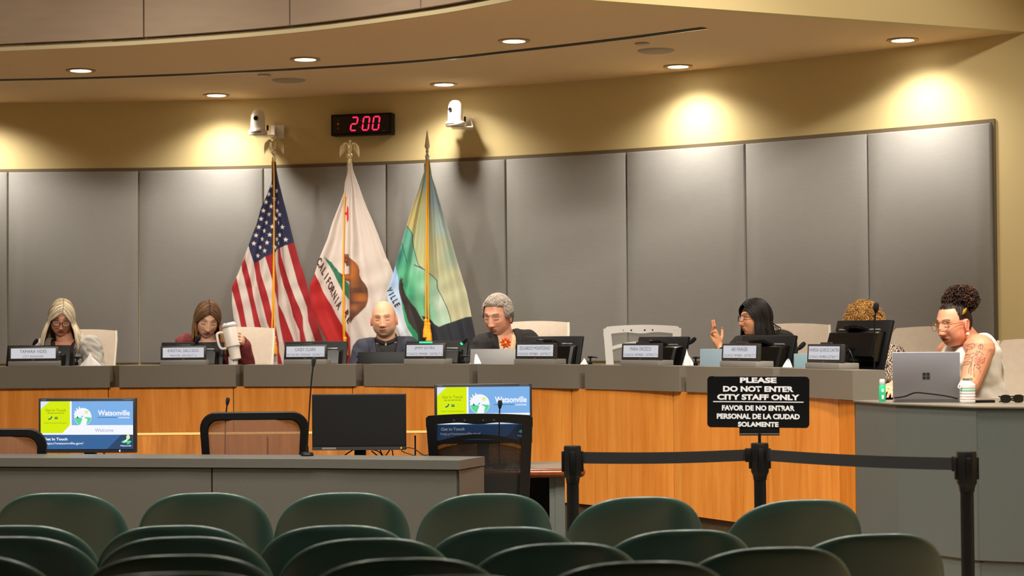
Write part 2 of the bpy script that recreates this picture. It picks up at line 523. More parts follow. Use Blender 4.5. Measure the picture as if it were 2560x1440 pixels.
for px, py, lb in [(661, 187, 'left ceiling speaker'), (1605, 108, 'right ceiling speaker')]:
    c = PZ(px, py, CEIL)
    mb = MB(); mb.lathe([(0, -.010), (.042, -.009), (.046, -.004), (.040, 0)], 24, M=Matrix.Translation(c))
    o = mb.build('sprinkler_cover', M_canring); tag(o, 'small round tan sprinkler cap beside the ' + lb, 'sprinkler', 'sprinkler caps')

# ------------------------------------------------------------------ platform and dais
DPX = [-80, 0, 272, 590, 900, 1180, 1450, 1700, 1935, 2084, 2129]
DD = [12.5, 12.50, 12.52, 12.50, 12.33, 11.97, 11.36, 10.64, 9.85, 9.28, 9.07]
DZ, DK, DW, PLAT = 1.27, 1.132, 0.465, 0.42
def dd(px): return float(np.interp(px, DPX, DD))
def D(px, o=0.0):
    d = dd(px); a, b = px - 90, px + 90
    if b > 2129: a, b = 1950, 2129
    t = Vector(((b - 1280) / F * dd(b) - (a - 1280) / F * dd(a), dd(b) - dd(a), 0)).normalized()
    n = Vector((-t.y, t.x, 0))          # away from the room, towards the seats
    return Vector(((px - 1280) / F * d, d, 0)) + n * o
def yaw_at(px):
    a, b = D(px - 60), D(px + 60)
    return math.atan2(b.y - a.y, b.x - a.x)
def curved(mb, px0, px1, o0, o1, z0, z1, n=4, m=0):
    k = n + 1; vs = []
    for i in range(k):
        px = px0 + (px1 - px0) * i / n
        a, b = D(px, o0), D(px, o1)
        vs += [(a.x, a.y, z0), (a.x, a.y, z1), (b.x, b.y, z1), (b.x, b.y, z0)]
    fs = []
    for i in range(k - 1):
        for j in range(4): fs.append((i * 4 + j, i * 4 + (j + 1) % 4, (i + 1) * 4 + (j + 1) % 4, (i + 1) * 4 + j))
    fs += [(0, 1, 2, 3), tuple((k - 1) * 4 + j for j in (3, 2, 1, 0))]
    mb.add(vs, fs, m)

mb = MB()
front = [D(px, 0.06) for px in range(-80, 2085, 40)]
pl = [(-7.4, 12.56)] + [(p.x, p.y) for p in front] + [(1.66, 9.1), (1.72, 8.70), (1.97, 8.29), (2.14, 8.21), (4.58, 7.9), (4.58, 10.0)] + [(p.x, p.y - .02) for p in reversed(WALL[:-1])]
mb.prism(pl, 0.0, PLAT)
mb.build('floor_platform', M_carpet, kind='structure')
mb = MB()
ln = [D(px, 0.035) for px in range(-80, 2130, 40)]
o = strip(ln, 0.0, DW + 0.02, 0.02, 'baseboard_dais', M_base, kind='structure')

dais = thing('council_dais', 'long curved council dais of grey laminate and maple panels', 'desk', (0.2, 11.6, PLAT))
RS = [-80, 273, 588, 888, 1172, 1442, 1696, 1930]
RE = [273 + 0, 588, 888, 1172, 1442, 1696, 1930, 2129]
gap = [24, 20, 20, 20, 18, 17, 17, 0]
starts = [-80, 297, 608, 908, 1192, 1460, 1713, 1947]
ends = [273, 588, 888, 1172, 1442, 1696, 1930, 2129]
for a, b in zip(starts, ends):
    mb = MB(); curved(mb, a, b, 0.0, 0.17, DK, DZ, 6)
    mb.build('riser', M_lam, dais)
M_gapshade = mat('painted_shade_laminate', (84, 66, 42), 0.5)  # brown stands for the shade inside the gaps between risers
for a, b in zip(ends[:-1], starts[1:]):
    mb = MB(); curved(mb, a, b, 0.10, 0.165, DK, DZ - 0.002, 2)
    mb.build('riser_gap', M_gapshade, dais)
mb = MB(); curved(mb, -80, 2129, 0.060, 0.52, DK - 0.03, DK, 48); mb.build('desktop', M_lam, dais)
WS = [-80, 268, 580, 876, 1150, 1420, 1672, 1905, 2084]
for a, b in zip(WS[:-1], WS[1:]):
    mb = MB(); curved(mb, a + 1.1, b - 1.1, 0.022, 0.045, DW, DK - 0.001, 1)
    mb.build('front_panel', M_wood, dais)
mb = MB(); curved(mb, -80, 2084, 0.046, 0.06, DW - 0.02, DK - 0.031, 30); mb.build('panel_backing', M_dark, dais)
# end corner block of maple turning away
A = D(2084, 0.022); B = Vector((1.571, 9.066, 0)) + Vector((0.012, 0.03, 0))
mb = MB()
mb.prism([(A.x, A.y), (B.x, B.y), (B.x + .15, B.y + .08), (A.x + .12, A.y + .08)], DW, DK - 0.004)
mb.build('corner_panel', woodmat('shaded_maple_veneer', (184, 100, 26), (214, 134, 48), 0.35), dais)  # same maple made darker: shade of the turned face put into colour
# right wing
W = [Vector(p) for p in [(1.571, 9.060, 0), (1.682, 8.648, 0), (1.937, 8.233, 0), (2.128, 8.146, 0), (3.1, 7.75, 0)]]
back = [Vector(p) for p in [(3.1, 8.75, 0), (2.35, 9.12, 0), (2.05, 9.40, 0), (1.90, 9.75, 0), (1.66, 9.55, 0)]]
mb = MB(); mb.prism([(p.x, p.y) for p in W] + [(p.x, p.y) for p in back], DK - 0.006, DK)
mb.build('wing_top', M_lam, dais)
for i in range(4):
    a, b = W[i], W[i + 1]
    t = (b - a).normalized(); n = Vector((-t.y, t.x, 0))
    s = 1 if n.y > 0 else -1
    a2, b2 = a + n * s * 0.01, b + n * s * 0.01
    mb = MB()
    mb.prism([(a2.x, a2.y), (b2.x, b2.y), (b2.x + n.x * s * .04, b2.y + n.y * s * .04), (a2.x + n.x * s * .04, a2.y + n.y * s * .04)], 0.487, DK - 0.0065)
    mb.build('wing_panel', M_lam2, dais)
    mb = MB()
    mb.prism([(a2.x + n.x * s * .008, a2.y + n.y * s * .008), (b2.x + n.x * s * .008, b2.y + n.y * s * .008), (b2.x + n.x * s * .04, b2.y + n.y * s * .04), (a2.x + n.x * s * .04, a2.y + n.y * s * .04)], 0.0, 0.478)
    mb.build('wing_base', M_lam2, dais)

def behind(px, o):
    """point o behind the dais front that is seen at column px"""
    best = None
    for k in range(-150, 60):
        c = px + k * 3
        if c > 2129: break
        q = D(c, o); e = abs(1280 + F * q.x / q.y - px)
        if best is None or e < best[0]: best = (e, q, c)
    q = best[1]
    return Vector(((px - 1280) / F * q.y, q.y, 0)), best[2]

# ------------------------------------------------------------------ lettering
_tc = {}
def text_geo(s, off=0.0, space=1.0):
    k = (s, off, space)
    if k in _tc: return _tc[k]
    cu = bpy.data.curves.new('t', 'FONT'); cu.body = s; cu.align_x = 'CENTER'; cu.align_y = 'CENTER'; cu.size = 1.0
    cu.resolution_u = 3; cu.offset = off; cu.space_character = space; cu.fill_mode = 'FRONT'
    o = bpy.data.objects.new('t', cu); COL.objects.link(o)
    dg = bpy.context.evaluated_depsgraph_get(); dg.update()
    me = o.evaluated_get(dg).to_mesh()
    vs = [v.co.copy() for v in me.vertices]; fs = [tuple(p.vertices) for p in me.polygons]
    o.evaluated_get(dg).to_mesh_clear()
    bpy.data.objects.remove(o); bpy.data.curves.remove(cu)
    _tc[k] = (vs, fs)
    return vs, fs
def text_fit(mb, s, cx, cy, width, height, mi=0, M=None, off=0.0, z=0.0, shear=0.0):
    """flat lettering filling width x height in the local xy plane"""
    vs, fs = text_geo(s, off)
    xs = [v.x for v in vs]; ys = [v.y for v in vs]
    sx = width / (max(xs) - min(xs)); sy = height / (max(ys) - min(ys))
    mx, my = (max(xs) + min(xs)) / 2, (max(ys) + min(ys)) / 2
    mb.add([((v.x - mx) * sx + cx + shear * (v.y - my) * sy, (v.y - my) * sy + cy, z) for v in vs], fs, mi, M)
XZ = Matrix(((1, 0, 0, 0), (0, 0, -1, 0), (0, 1, 0, 0), (0, 0, 0, 1)))   # local xy plane -> upright plane facing -Y
def disc(mb, cx, cy, rx, ry, mi, M, z=0.0, n=28, a0=0, a1=2 * PI):
    mb.add([(cx + rx * math.cos(a0 + (a1 - a0) * i / n), cy + ry * math.sin(a0 + (a1 - a0) * i / n), z) for i in range(n + (0 if a1 - a0 > 6.2 else 1))], [tuple(range(n + (0 if a1 - a0 > 6.2 else 1)))], mi, M)

# ------------------------------------------------------------------ digital nameplates
M_paper = emitmat('lit_nameplate_screen', (204, 203, 208), 1.0)
M_ink = mat('grey_ink', (58, 56, 58), 0.6)
M_bezel = mat('dark_bezel', (46, 44, 44), 0.4)
M_npbase = mat('grey_nameplate_base', (128, 124, 118), 0.45)
M_led = emitmat('green_led', (40, 255, 130), 3.0)
NP = [  # px centre, bezel left/right/top/bottom, base bottom, two lines, label
    (25, 148, 867, 903, 916.5, 'TAMARA VIDES', 'CITY MANAGER', 'reading CITY MANAGER, leftmost on the dais'),
    (403, 517, 864, 899, 912, 'KRISTAL SALCIDO', 'MAYOR- DISTRICT 4', 'reading MAYOR DISTRICT 4'),
    (710, 818, 860, 897, 909.5, 'CASEY CLARK', 'MAYOR PRO TEMPORE - DISTRICT 5', 'reading MAYOR PRO TEMPORE DISTRICT 5'),
    (1009, 1112, 857, 896.5, 909.5, 'JIMMY DUTRA', 'COUNCIL MEMBER - DISTRICT 6', 'with a lit green bar on top, reading DISTRICT 6'),
    (1286, 1384, 857, 897.5, 911, 'EDUARDO MONTESINO', 'COUNCIL MEMBER - DISTRICT 1', 'before the grey-haired man, reading DISTRICT 1'),
    (1552, 1644, 858, 900, 913, 'MARIA OROZCO', 'COUNCIL MEMBER - DISTRICT 3', 'before the empty white chair, reading DISTRICT 3'),
    (1801, 1888, 859, 903, 917.5, 'ARI PARKER', 'COUNCIL MEMBER - DISTRICT 7', 'before the black-haired woman, reading DISTRICT 7'),
    (2015, 2095, 862, 909, 924, 'VANESSA QUIROZ-CARTER', 'COUNCIL MEMBER-DISTRICT 2', 'nearest the tall monitor, reading DISTRICT 2'),
]
for (x0, x1, yt, yb, yb2, l1, l2, lb) in NP:
    cx = (x0 + x1) / 2
    pos, cpx = behind(cx, 0.075); s = F / pos.y
    ya = yaw_at(cpx); pos = pos - Vector((math.sin(ya) * .046, 0, 0))
    Wd = min((x1 - x0) / s / max(math.cos(ya), .2), 0.34); H = (yb - yt) / s; hb = (yb2 - yb) / s
    t = thing('digital_nameplate', 'dark digital nameplate on the dais ' + lb, 'nameplate', (pos.x, pos.y, DZ), ya, 'digital nameplates on the dais')
    # base
    mb = MB(); mb.box((0, 0.0, hb / 2), (Wd * 1.0, .11, hb), bev=.003); mb.build('base', M_npbase, t, local=True)
    T = Matrix.Translation((0, -0.045, hb)) @ Matrix.Rotation(-0.06, 4, 'X')
    mb = MB(); mb.box((0, 0.011, H / 2), (Wd, .022, H), M=T, bev=.003)
    mb.build('bezel', M_bezel, t, local=True)
    mb = MB(); mb.box((0, -0.0003, H * .53), (Wd * .90, .001, H * .70), M=T)
    mb.build('screen', M_paper, t, local=True)
    mb = MB(); TX = T @ Matrix.Translation((0, -0.0014, 0)) @ XZ
    n1 = len(l1); text_fit(mb, l1, 0, H * .665, min(Wd * .045 * n1, Wd * .88), H * .21, 0, TX, off=-0.004)
    n2 = len(l2); text_fit(mb, l2, 0, H * .315, min(Wd * .034 * n2, Wd * .87), H * .145, 0, TX, off=-0.006)
    mb.build('lettering', M_ink, t, local=True, merge=False)
    mb = MB(); mb.box((0, -.0008, H * .075), (Wd * .05, .001, H * .03), M=T)
    mb.build('badge', M_silver, t, local=True)
    mb = MB(); mb.box((0, .012, H + .004), (Wd * .30, .014, .010), M=T, bev=.002)
    mb.build('light_bar', M_led if 'green' in lb else M_bezel, t, local=True)

# ------------------------------------------------------------------ dais monitors seen from behind
def make_monitor(label):
    t = thing('desk_monitor', label, 'monitor', (0, 0, 0), 0, 'black monitors on the dais seen from behind')
    T = Matrix.Translation((0, 0, .045)) @ Matrix.Rotation(math.radians(-16), 4, 'X')
    mb = MB(); mb.box((0, .012, .135), (.42, .02, .275), M=T, bev=.005); mb.build('panel', M_black, t, local=True)
    mb = MB()
    pf = [(0, .05), (0, .215), (-.028, .205), (-.058, .19), (-.062, .07), (-.03, .052)]
    vs = []; 
    for sx in (-.185, -.172, .172, .185):
        k = .96 if abs(sx) > .18 else 1
        vs += [(sx, y * (1 if abs(sx) < .18 else .8), .135 + (z - .135) * k) for y, z in pf]
    n = 6; fs = [tuple(range(n - 1, -1, -1)), tuple(3 * n + j for j in range(n))]
    for i in range(3):
        for j in range(n): fs.append((i * n + j, i * n + (j + 1) % n, (i + 1) * n + (j + 1) % n, (i + 1) * n + j))
    mb.add(vs, fs, 0, T); mb.build('rear_housing', M_blackg, t, local=True)
    mb = MB(); mb.box((-.02, -.030, .222), (.125, .065, .022), M=T, bev=.003); mb.build('camera_mount', M_blackg, t, local=True)
    for sx in (-.12, .115):
        mb = MB(); mb.box((sx, -.012, .218), (.075, .012, .008), M=T, bev=.002); mb.build('vent_slot', M_silver, t, local=True)
    mb = MB(); mb.box((0, -.06, .08), (.07, .03, .14), M=Matrix.Identity(4), bev=.004); mb.build('stand_neck', M_black, t, local=True)
    mb = MB(); mb.box((0, -.03, .008), (.20, .16, .016), bev=.004); mb.build('stand_foot', M_black, t, local=True)
    for pl in ([(.05, -.075, .14), (.10, -.10, .16), (.13, -.09, .08), (.12, -.08, .01)], [(-.02, -.075, .12), (-.06, -.11, .17), (-.09, -.09, .08), (-.07, -.08, .01)]):
        mb = MB(); mb.tube(catmull(pl, 6), .004, 6); mb.build('cable', M_black, t, local=True)
    return t
# px left, right, top, offset behind the front, extra yaw, label
MON = [(10, 168, 863, .30, -.04, 'before the blonde woman in the grey jacket'),
       (397, 553, 855, .30, -.10, 'before the woman in maroon'),
       (707, 862, 853, .30, -.15, 'left of the bald man'),
       (1012, 1160, 852, .30, -.30, 'between the bald man and the grey-haired man'),
       (1302, 1452, 840, .30, -.60, 'right of the grey-haired man'),
       (1583, 1712, 841, .28, -.90, 'before the empty white chair'),
       (1846, 1976, 838, .28, -.97, 'before the black-haired woman'),
       (2085, 2213, 800, .30, -1.06, 'hiding the woman with curly blonde hair')]
mon0 = None
for i, (x0, x1, yt, o, ey, lb) in enumerate(MON):
    cx = (x0 + x1) / 2
    q, cpx = behind(cx, o); s = F / q.y
    ya = ey; q = q + Vector((math.sin(ya) * .045, 0, 0))
    ztop = P(cx, yt, q.y + .05).z
    lab = 'black monitor seen from behind, ' + lb
    if mon0 is None:
        mon0 = make_monitor(lab); m = mon0; m.location = (q.x, q.y, DK); m.rotation_euler = (0, 0, ya)
    else: m = dup(mon0, (q.x, q.y, DK), ya, lab)
    # stand height differs from seat to seat
    dz = ztop - (DK + .045 + .272 * math.cos(math.radians(16)))
    for ch in m.children:
        if ch.name.split('.')[0] in ('stand_foot',): continue
        if ch.name.split('.')[0] == 'stand_neck':
            if dz > 0.02: ch.scale = (1, 1, 1 + dz / .10)
            continue
        ch.location = (0, 0, max(dz, -.04))

# ------------------------------------------------------------------ gooseneck microphones
M_foam = mat('black_mic_foam', (14, 14, 14), 0.95, bump=0.6, bscale=900)
def goose(name, base, tip, label, bow=0.7, r=.0035, head=.013, hl=.045, group='gooseneck microphones', ring=None):
    """base on its desk, tip = end of the foam head"""
    base, tip = Vector(base), Vector(tip)
    t = thing(name, label, 'microphone', base, 0, group)
    mb = MB(); mb.lathe([(0, 0), (.03, 0), (.032, .006), (.028, .016), (.008, .02), (.006, .05), (0, .052)], 16, M=Matrix.Translation(base)); mb.build('base', M_black, t)
    mid = Vector((base.x * bow + tip.x * (1 - bow), base.y * bow + tip.y * (1 - bow), base.z + (tip.z - base.z) * .72))
    pts = catmull([base + Vector((0, 0, .04)), mid, tip], 10)
    mb = MB(); mb.tube(pts, r, 8); mb.build('gooseneck', M_black, t)
    d = (pts[-1] - pts[-3]).normalized()
    M = Matrix.Translation(tip - d * hl * .3) @ d.to_track_quat('Z', 'Y').to_matrix().to_4x4()
    mb = MB(); mb.lathe([(0, -.012), (.006, -.012), (head * .8, .0), (head, hl * .3), (head, hl * .65), (head * .75, hl * .9), (0, hl)], 14, M=M); mb.build('foam_head', M_foam, t)
    if ring:
        mb = MB(); mb.lathe([(.0075, -.014), (.0095, -.012), (.0095, -.002), (.0075, 0)], 14, M=M); mb.build('light_ring', ring, t)
    return t
for bx, tx, ty, lb, rg in [(60, 88, 856, 'beside the blonde woman in grey', None), (470, 494, 850, 'before the woman in maroon', None),
                           (1128, 1160, 853, 'with a lit green ring', M_led), (1688, 1730, 853, 'beside the empty white chair', None), (1965, 2003, 866, 'beside the black-haired woman', None)]:
    q = behind(bx, .38)[0]; tp = P(tx, ty, q.y - .02)
    bb = P(bx, 905, q.y)
    goose('gooseneck_microphone', (bb.x, q.y, DK), tp, 'short black gooseneck microphone on the dais ' + lb, ring=rg)
q = P(2185, 900, 9.35); goose('gooseneck_microphone', (q.x, 9.35, DK), P(2190, 770, 9.30), 'tall black gooseneck microphone standing before the curly blonde hair', head=.014, hl=.04)

# ------------------------------------------------------------------ pump bottles, tissue boxes
M_clear = mat('clear_gel_bottle', (205, 215, 210), 0.15, spec=0.6)
pump0 = None
for px, py, lb in [(192, 903, 'before the blonde woman'), (897, 901, 'left of the black laptop'), (1158, 900, 'right of the green-lit nameplate'),
                   (1476, 902, 'left of the empty white chair'), (1739, 903, 'left of the pale blue laptop'), ]:
    q = behind(px, .24)[0]; q = P(px, py, q.y)
    lab = 'black-topped hand gel pump bottle on the dais ' + lb
    if pump0 is None:
        pump0 = thing('pump_bottle', lab, 'bottle', (q.x, q.y, DK), 0, 'hand gel pump bottles')
        mb = MB(); mb.lathe([(0, 0), (.028, 0), (.030, .006), (.030, .085), (.022, .105), (.011, .112), (.011, .125), (0, .125)], 16); mb.build('bottle', M_clear, pump0, local=True)
        mb = MB(); mb.lathe([(.012, .118), (.013, .135), (.006, .138), (.005, .155), (.012, .157), (.012, .166), (0, .168)], 12); mb.tube([(0, 0, .162), (.03, -.005, .163), (.042, -.006, .157)], [.006, .005, .004], 8); mb.tube([(0, 0, .162), (-.016, .003, .162)], .005, 8); mb.build('pump', M_black, pump0, local=True)
        o = pump0
    else: o = dup(pump0, (q.x, q.y, DK), 0, lab)
    o.scale = (1, 1, (P(px, py - 12, q.y).z - DK) / .168)
M_tissue = mat('white_tissue', (240, 236, 234), 0.9, bump=0.2, bscale=60)
M_tbox = mat('pale_tissue_box', (188, 180, 170), 0.6)
TI = [(226, 886, .05, 'before the blonde woman in the grey jacket'), (924, 889, .03, 'left of the bald man'), (1192, 886, .04, 'before the grey-haired man'), (1461, 899, .03, 'right of the grey-haired man'),
      (1720, 878, .03, 'right of the empty white chair'), (1968, 901, .04, 'right of the black-haired woman')]
for px, py, wd, lb in TI:
    yy = behind(px, .26)[0].y; q = P(px, py, yy)
    t = thing('tissue_box', 'tissue box with a white tissue sticking up ' + lb, 'tissue box', (q.x, q.y, DK), yaw_at(px), 'tissue boxes on the dais')
    mb = MB(); mb.box((0, 0, .045), (.12, .12, .09), bev=.003); mb.build('box', M_tbox, t, local=True)
    h = q.z - DK; rnd = random.Random(px)
    k = 13
    def tf(u, v):
        a = u * 2 * PI; r = (.045 * (1 - v) ** .8 + .002) * (1 + .35 * math.sin(3 * a + px) * (1 - v * .5) + .25 * math.sin(5 * a + 2 * px))
        return (r * math.cos(a) * wd / .03 + (v ** 2) * .012 * math.sin(px) , r * math.sin(a) * .8, .085 + (h - .085) * v * (1 - .12 * math.cos(2 * a + px)))
    mb = MB(); mb.grid(tf, 28, 8, closeu=True); mb.build('tissue', M_tissue, t, local=True)

# ------------------------------------------------------------------ laptops
def laptop(label, px0, px1, ytop, o, color, yaw, w, h, lean=0.25, logo=False, base_at=None):
    cx = (px0 + px1) / 2
    q = behind(cx, o)[0] if base_at is None else Vector(base_at)
    if base_at is None:
        p = P(cx, ytop, q.y); q = Vector((p.x, q.y, 0))
    t = thing('laptop', label, 'laptop', (q.x, q.y, DK), yaw)
    mb = MB(); mb.box((0, .105, .009), (w, .21, .016), bev=.004); mb.build('keyboard_base', color, t, local=True)
    T = Matrix.Translation((0, 0, .014)) @ Matrix.Rotation(lean, 4, 'X')
    mb = MB(); mb.box((0, -.004, h / 2), (w, .007, h), M=T, bev=.003); mb.build('lid', color, t, local=True)
    mb = MB(); mb.box((0, .0002, h / 2), (w * .94, .0015, h * .88), M=T); mb.build('screen', M_blackg, t, local=True)
    if logo:
        mb = MB()
        for i in (-1, 1):
            for j in (-1, 1): mb.box((i * .0085, -.0078, h / 2 + j * .0085), (.0145, .001, .0145), M=T)
        mb.build('logo', M_bezel, t, local=True)
    return t
M_alu = mat('silver_laptop_lid', (140, 139, 138), 0.45, metal=0.3)
M_alu2 = mat('grey_laptop_lid', (158, 158, 170), 0.45, metal=0.15)
M_blue = mat('pale_blue_laptop_lid', (150, 172, 186), 0.4, metal=0.2)
M_blue2 = mat('blue_grey_folder', (112, 140, 148), 0.5)
laptop('black laptop lid before the bald man', 895, 1010, 884, .22, M_black, yaw_at(950) * .35, .31, .20, -.12)
laptop('silver laptop lid before the grey-haired man', 1175, 1292, 876, .27, M_alu, yaw_at(1230) * .4, .31, .215, -.10)
laptop('pale blue laptop lid left of the DISTRICT 7 nameplate', 1757, 1850, 873, .30, M_blue, yaw_at(1760) * .5, .27, .215, -.08)
LT = P(2316, 998, 8.75)
laptop('large grey laptop with a four-square logo before the woman with the tattooed arm', 2230, 2390, 888, 0, M_alu2, -0.20, .293, .222, 0.30, True, (LT.x, 8.75, 0))
# folder standing left of the last nameplate
q = behind(2003, .30)[0]; q = P(2003, 884, q.y)
t = thing('blue_folder', 'blue grey folder standing behind the last nameplate', 'folder', (q.x, q.y, DK), -.3)
mb = MB(); mb.box((0, 0, (q.z - DK) / 2), (.075, .02, q.z - DK), bev=.002); mb.build('cover', M_blue2, t, local=True)
mb = MB(); mb.box((0.003, 0, (q.z - DK) / 2), (.072, .014, q.z - DK - .006)); mb.build('pages', M_white, t, local=True)
# white cup with a black mark before the woman in maroon
q = behind(583, .26)[0]; q = P(583, 892, q.y); hh = q.z - DK
t = thing('paper_cup', 'small white cup with a black mark beneath the tumbler', 'cup', (q.x, q.y, DK), 0)
mb = MB(); mb.lathe([(0, 0), (.024, 0), (.032, hh), (.029, hh), (.022, .006), (0, .006)], 24, M=Matrix.Translation((0, 0, 0))); mb.build('cup', M_white, t, local=True)
mb = MB()
def cupmark(poly):
    vs = []
    for a, z in poly:
        r = .0245 + .0075 * z / hh
        vs.append((r * math.sin(a), -r * math.cos(a), z))
    mb.add(vs, [tuple(range(len(vs)))])
cupmark([(-.6, hh - .020), (.0, hh - .014), (.55, hh - .016), (.55, hh - .021), (.3, hh - .021), (.28, hh - .032), (.12, hh - .032), (.1, hh - .019), (-.1, hh - .019)])
mb.build('print', M_black, t, local=True)
# small green plastic bag at the bald man's right
q = behind(1166, .42)[0]; q = P(1166, 886, q.y)
mb = MB()
def bag(u, v):
    a = u * 2 * PI; r = .05 * (math.sin(PI * min(v * .85 + .12, 1)) ** .6)
    return (q.x + r * math.cos(a) * (1 + .15 * math.sin(5 * a)), q.y + r * math.sin(a) * .6, DK + (q.z - DK + .01) * v * (1 + .08 * math.sin(3 * a)))
mb.grid(bag, 20, 8, closeu=True); o = mb.build('crumpled_bag', mat('pale_green_plastic', (160, 196, 180), 0.4)); tag(o, 'crumpled pale green bag beside the silver laptop', 'bag')

# things on the right wing
q = P(2206, 998, 8.88)
t = thing('spray_bottle', 'small green bottle with a clear cap on the wing desk', 'bottle', (q.x, q.y, DK), 0)
mb = MB(); mb.lathe([(0, 0), (.014, 0), (.0155, .004), (.0155, .068), (.012, .076), (0, .076)], 18); mb.build('bottle', mat('green_label', (40, 190, 130), 0.35), t, local=True)
mb = MB(); mb.lathe([(.011, .074), (.0125, .077), (.0125, .098), (.010, .102), (0, .102)], 16); mb.build('cap', mat('frosted_cap', (196, 196, 196), 0.3), t, local=True)
mb = MB(); mb.box((-.001, -.0155, .050), (.010, .001, .016), bev=.0004); mb.box((-.001, -.0155, .020), (.010, .001, .018), bev=.0004); mb.build('label_patch', M_white, t, local=True)
q = P(2419, 1001, 8.62)
t = thing('water_bottle', 'ribbed white water bottle with a mint band and steel cap', 'bottle', (q.x, q.y, DK), 0)
M_bw = mat('white_silicone', (226, 222, 218), 0.5); M_mint = mat('mint_silicone', (150, 205, 180), 0.5); M_pinkish = mat('blush_silicone', (222, 205, 205), 0.5)
R_ = .0335
for i, m in enumerate((M_mint, M_pinkish, M_bw, M_pinkish, M_mint)):
    z0 = .002 + i * .0125; mm = [M_bw, M_pinkish, M_bw, M_pinkish, M_mint][i]
    mb = MB(); mb.lathe([(R_ - .003, z0), (R_, z0 + .003), (R_, z0 + .0095), (R_ - .003, z0 + .0125)] if i else [(0, 0), (R_ - .003, 0), (R_, z0 + .003), (R_, z0 + .0095), (R_ - .003, z0 + .0125)], 28)
    mb.build('rib', mm, t, local=True)
mb = MB(); mb.lathe([(R_ - .003, .0645), (R_, .068), (R_, .080), (R_ - .006, .087), (.021, .091), (.020, .098), (0, .098)], 28); mb.build('shoulder', M_bw, t, local=True)
mb = MB(); mb.lathe([(.0195, .097), (.021, .099), (.021, .109), (.019, .111), (0, .111)], 24); mb.build('cap', M_chrome, t, local=True)
mb = MB(); mb.tube(catmull([(-.022, -.012, .098), (-.036, -.014, .088), (-.044, -.014, .070), (-.034, -.016, .068), (-.026, -.016, .085), (-.020, -.014, .096)], 5), .0025, 6); mb.build('carry_loop', M_white, t, local=True)
zt = DK + .004
pts = [P(2235, 995, 8.70), P(2262, 991, 8.69), P(2288, 982, 8.66), P(2320, 984, 8.64), P(2365, 990, 8.63), P(2395, 997, 8.62)]
pts = [Vector((p.x, p.y, max(p.z, zt))) for p in pts]
mb = MB(); mb.tube(catmull(pts, 6), .0035, 6); o = mb.build('power_cable', M_black); tag(o, 'thin black cable looping across the wing desk before the grey laptop', 'cable')
a = P(2438, 998, 8.66)
mb = MB(); mb.box((a.x + .04, a.y, DK + .006), (.085, .05, .012), bev=.003); o = mb.build('black_phone', M_black); tag(o, 'flat black phone lying right of the ribbed water bottle', 'phone')
# sunglasses
a = P(2530, 996, 8.55)
t = thing('sunglasses', 'folded black sunglasses at the right edge of the wing desk', 'sunglasses', (a.x, a.y, DK), 0.2)
for sx in (-.030, .030):
    mb = MB(); pr = [( .024 * math.copysign(abs(math.cos(q)) ** .7, math.cos(q)) + sx, .018 * math.copysign(abs(math.sin(q)) ** .7, math.sin(q)) + .02) for q in [2 * PI * i / 20 for i in range(20)]]
    mb.prism(pr, -.002, .002, M=XZ); mb.build('lens', M_blackg, t, local=True)
mb = MB(); mb.tube([(-.01, 0, .028), (0, -.003, .031), (.01, 0, .028)], .003, 6); mb.build('bridge', M_black, t, local=True)
for sx in (-1, 1):
    mb = MB(); mb.tube([(sx * .054, 0, .03), (sx * .052, .02, .03), (-sx * .02, .035, .012), (-sx * .045, .03, .006)], .003, 6); mb.build('temple_arm', M_black, t, local=True)

# ------------------------------------------------------------------ staff well: clerk desk, screens, chairs
t = thing('clerk_desk', 'clerk desk with grey top and rounded cherry edge in the well', 'desk', (-.8, 10.5, 0))
mb = MB(); mb.box((-1.35, 10.46, .735), (3.36, .66, .03)); mb.build('top', M_lam, t)
mb = MB(); prof = []
for i in range(13):
    q = PI / 2 + PI * i / 12; prof.append((math.cos(q) * .030, math.sin(q) * .024))
vs = []; 
path = [(-3.03, 10.13), (.33, 10.13)]
for (x, y) in path: vs += [(x, y + a * 1.0, .733 + b) for a, b in prof]
n = len(prof); fs = [(i, (i + 1) % n, n + (i + 1) % n, n + i) for i in range(n)] + [tuple(range(n)), tuple(range(2 * n - 1, n - 1, -1))]
mb.add(vs, fs)
mb.tube([(.33, 10.13, .733), (.345, 10.145, .733), (.35, 10.2, .733), (.35, 10.79, .733)], .024, 12)
mb.build('edge_moulding', M_bull, t)
mb = MB(); mb.box((.315, 10.47, .36), (.025, .60, .72)); mb.build('end_panel', M_lam2, t)
mb = MB(); mb.box((.20, 10.18, .36), (.03, .05, .72)); mb.box((.24, 10.16, .36), (.05, .02, .72)); mb.build('leg', M_lam2, t)
mb = MB(); mb.box((-1.4, 10.62, .38), (3.3, .02, .68)); mb.build('modesty_panel', M_dark, t)
t = thing('wood_partition', 'low brown wood partition behind the clerk desk', 'partition', (-1.5, 10.92, 0))
for i, (x0, x1) in enumerate([(-3.6, -2.28), (-2.27, -1.37), (-1.36, -.55), (-.54, .02)]):
    mb = MB(); mb.box(((x0 + x1) / 2, 10.92, .4525), (x1 - x0, .02, .905)); mb.build('front_panel', M_wood_dk, t)
mb = MB(); mb.box((-1.79, 10.935, .911), (3.64, .055, .012), bev=.002); mb.build('top_edge', mat('lit_maple_edge', (228, 176, 104), .3), t)  # edge coloured paler to paint in the light it catches
mb = MB(); mb.box((-1.79, 10.945, .445), (3.6, .02, .89)); mb.build('backing', M_dark, t)

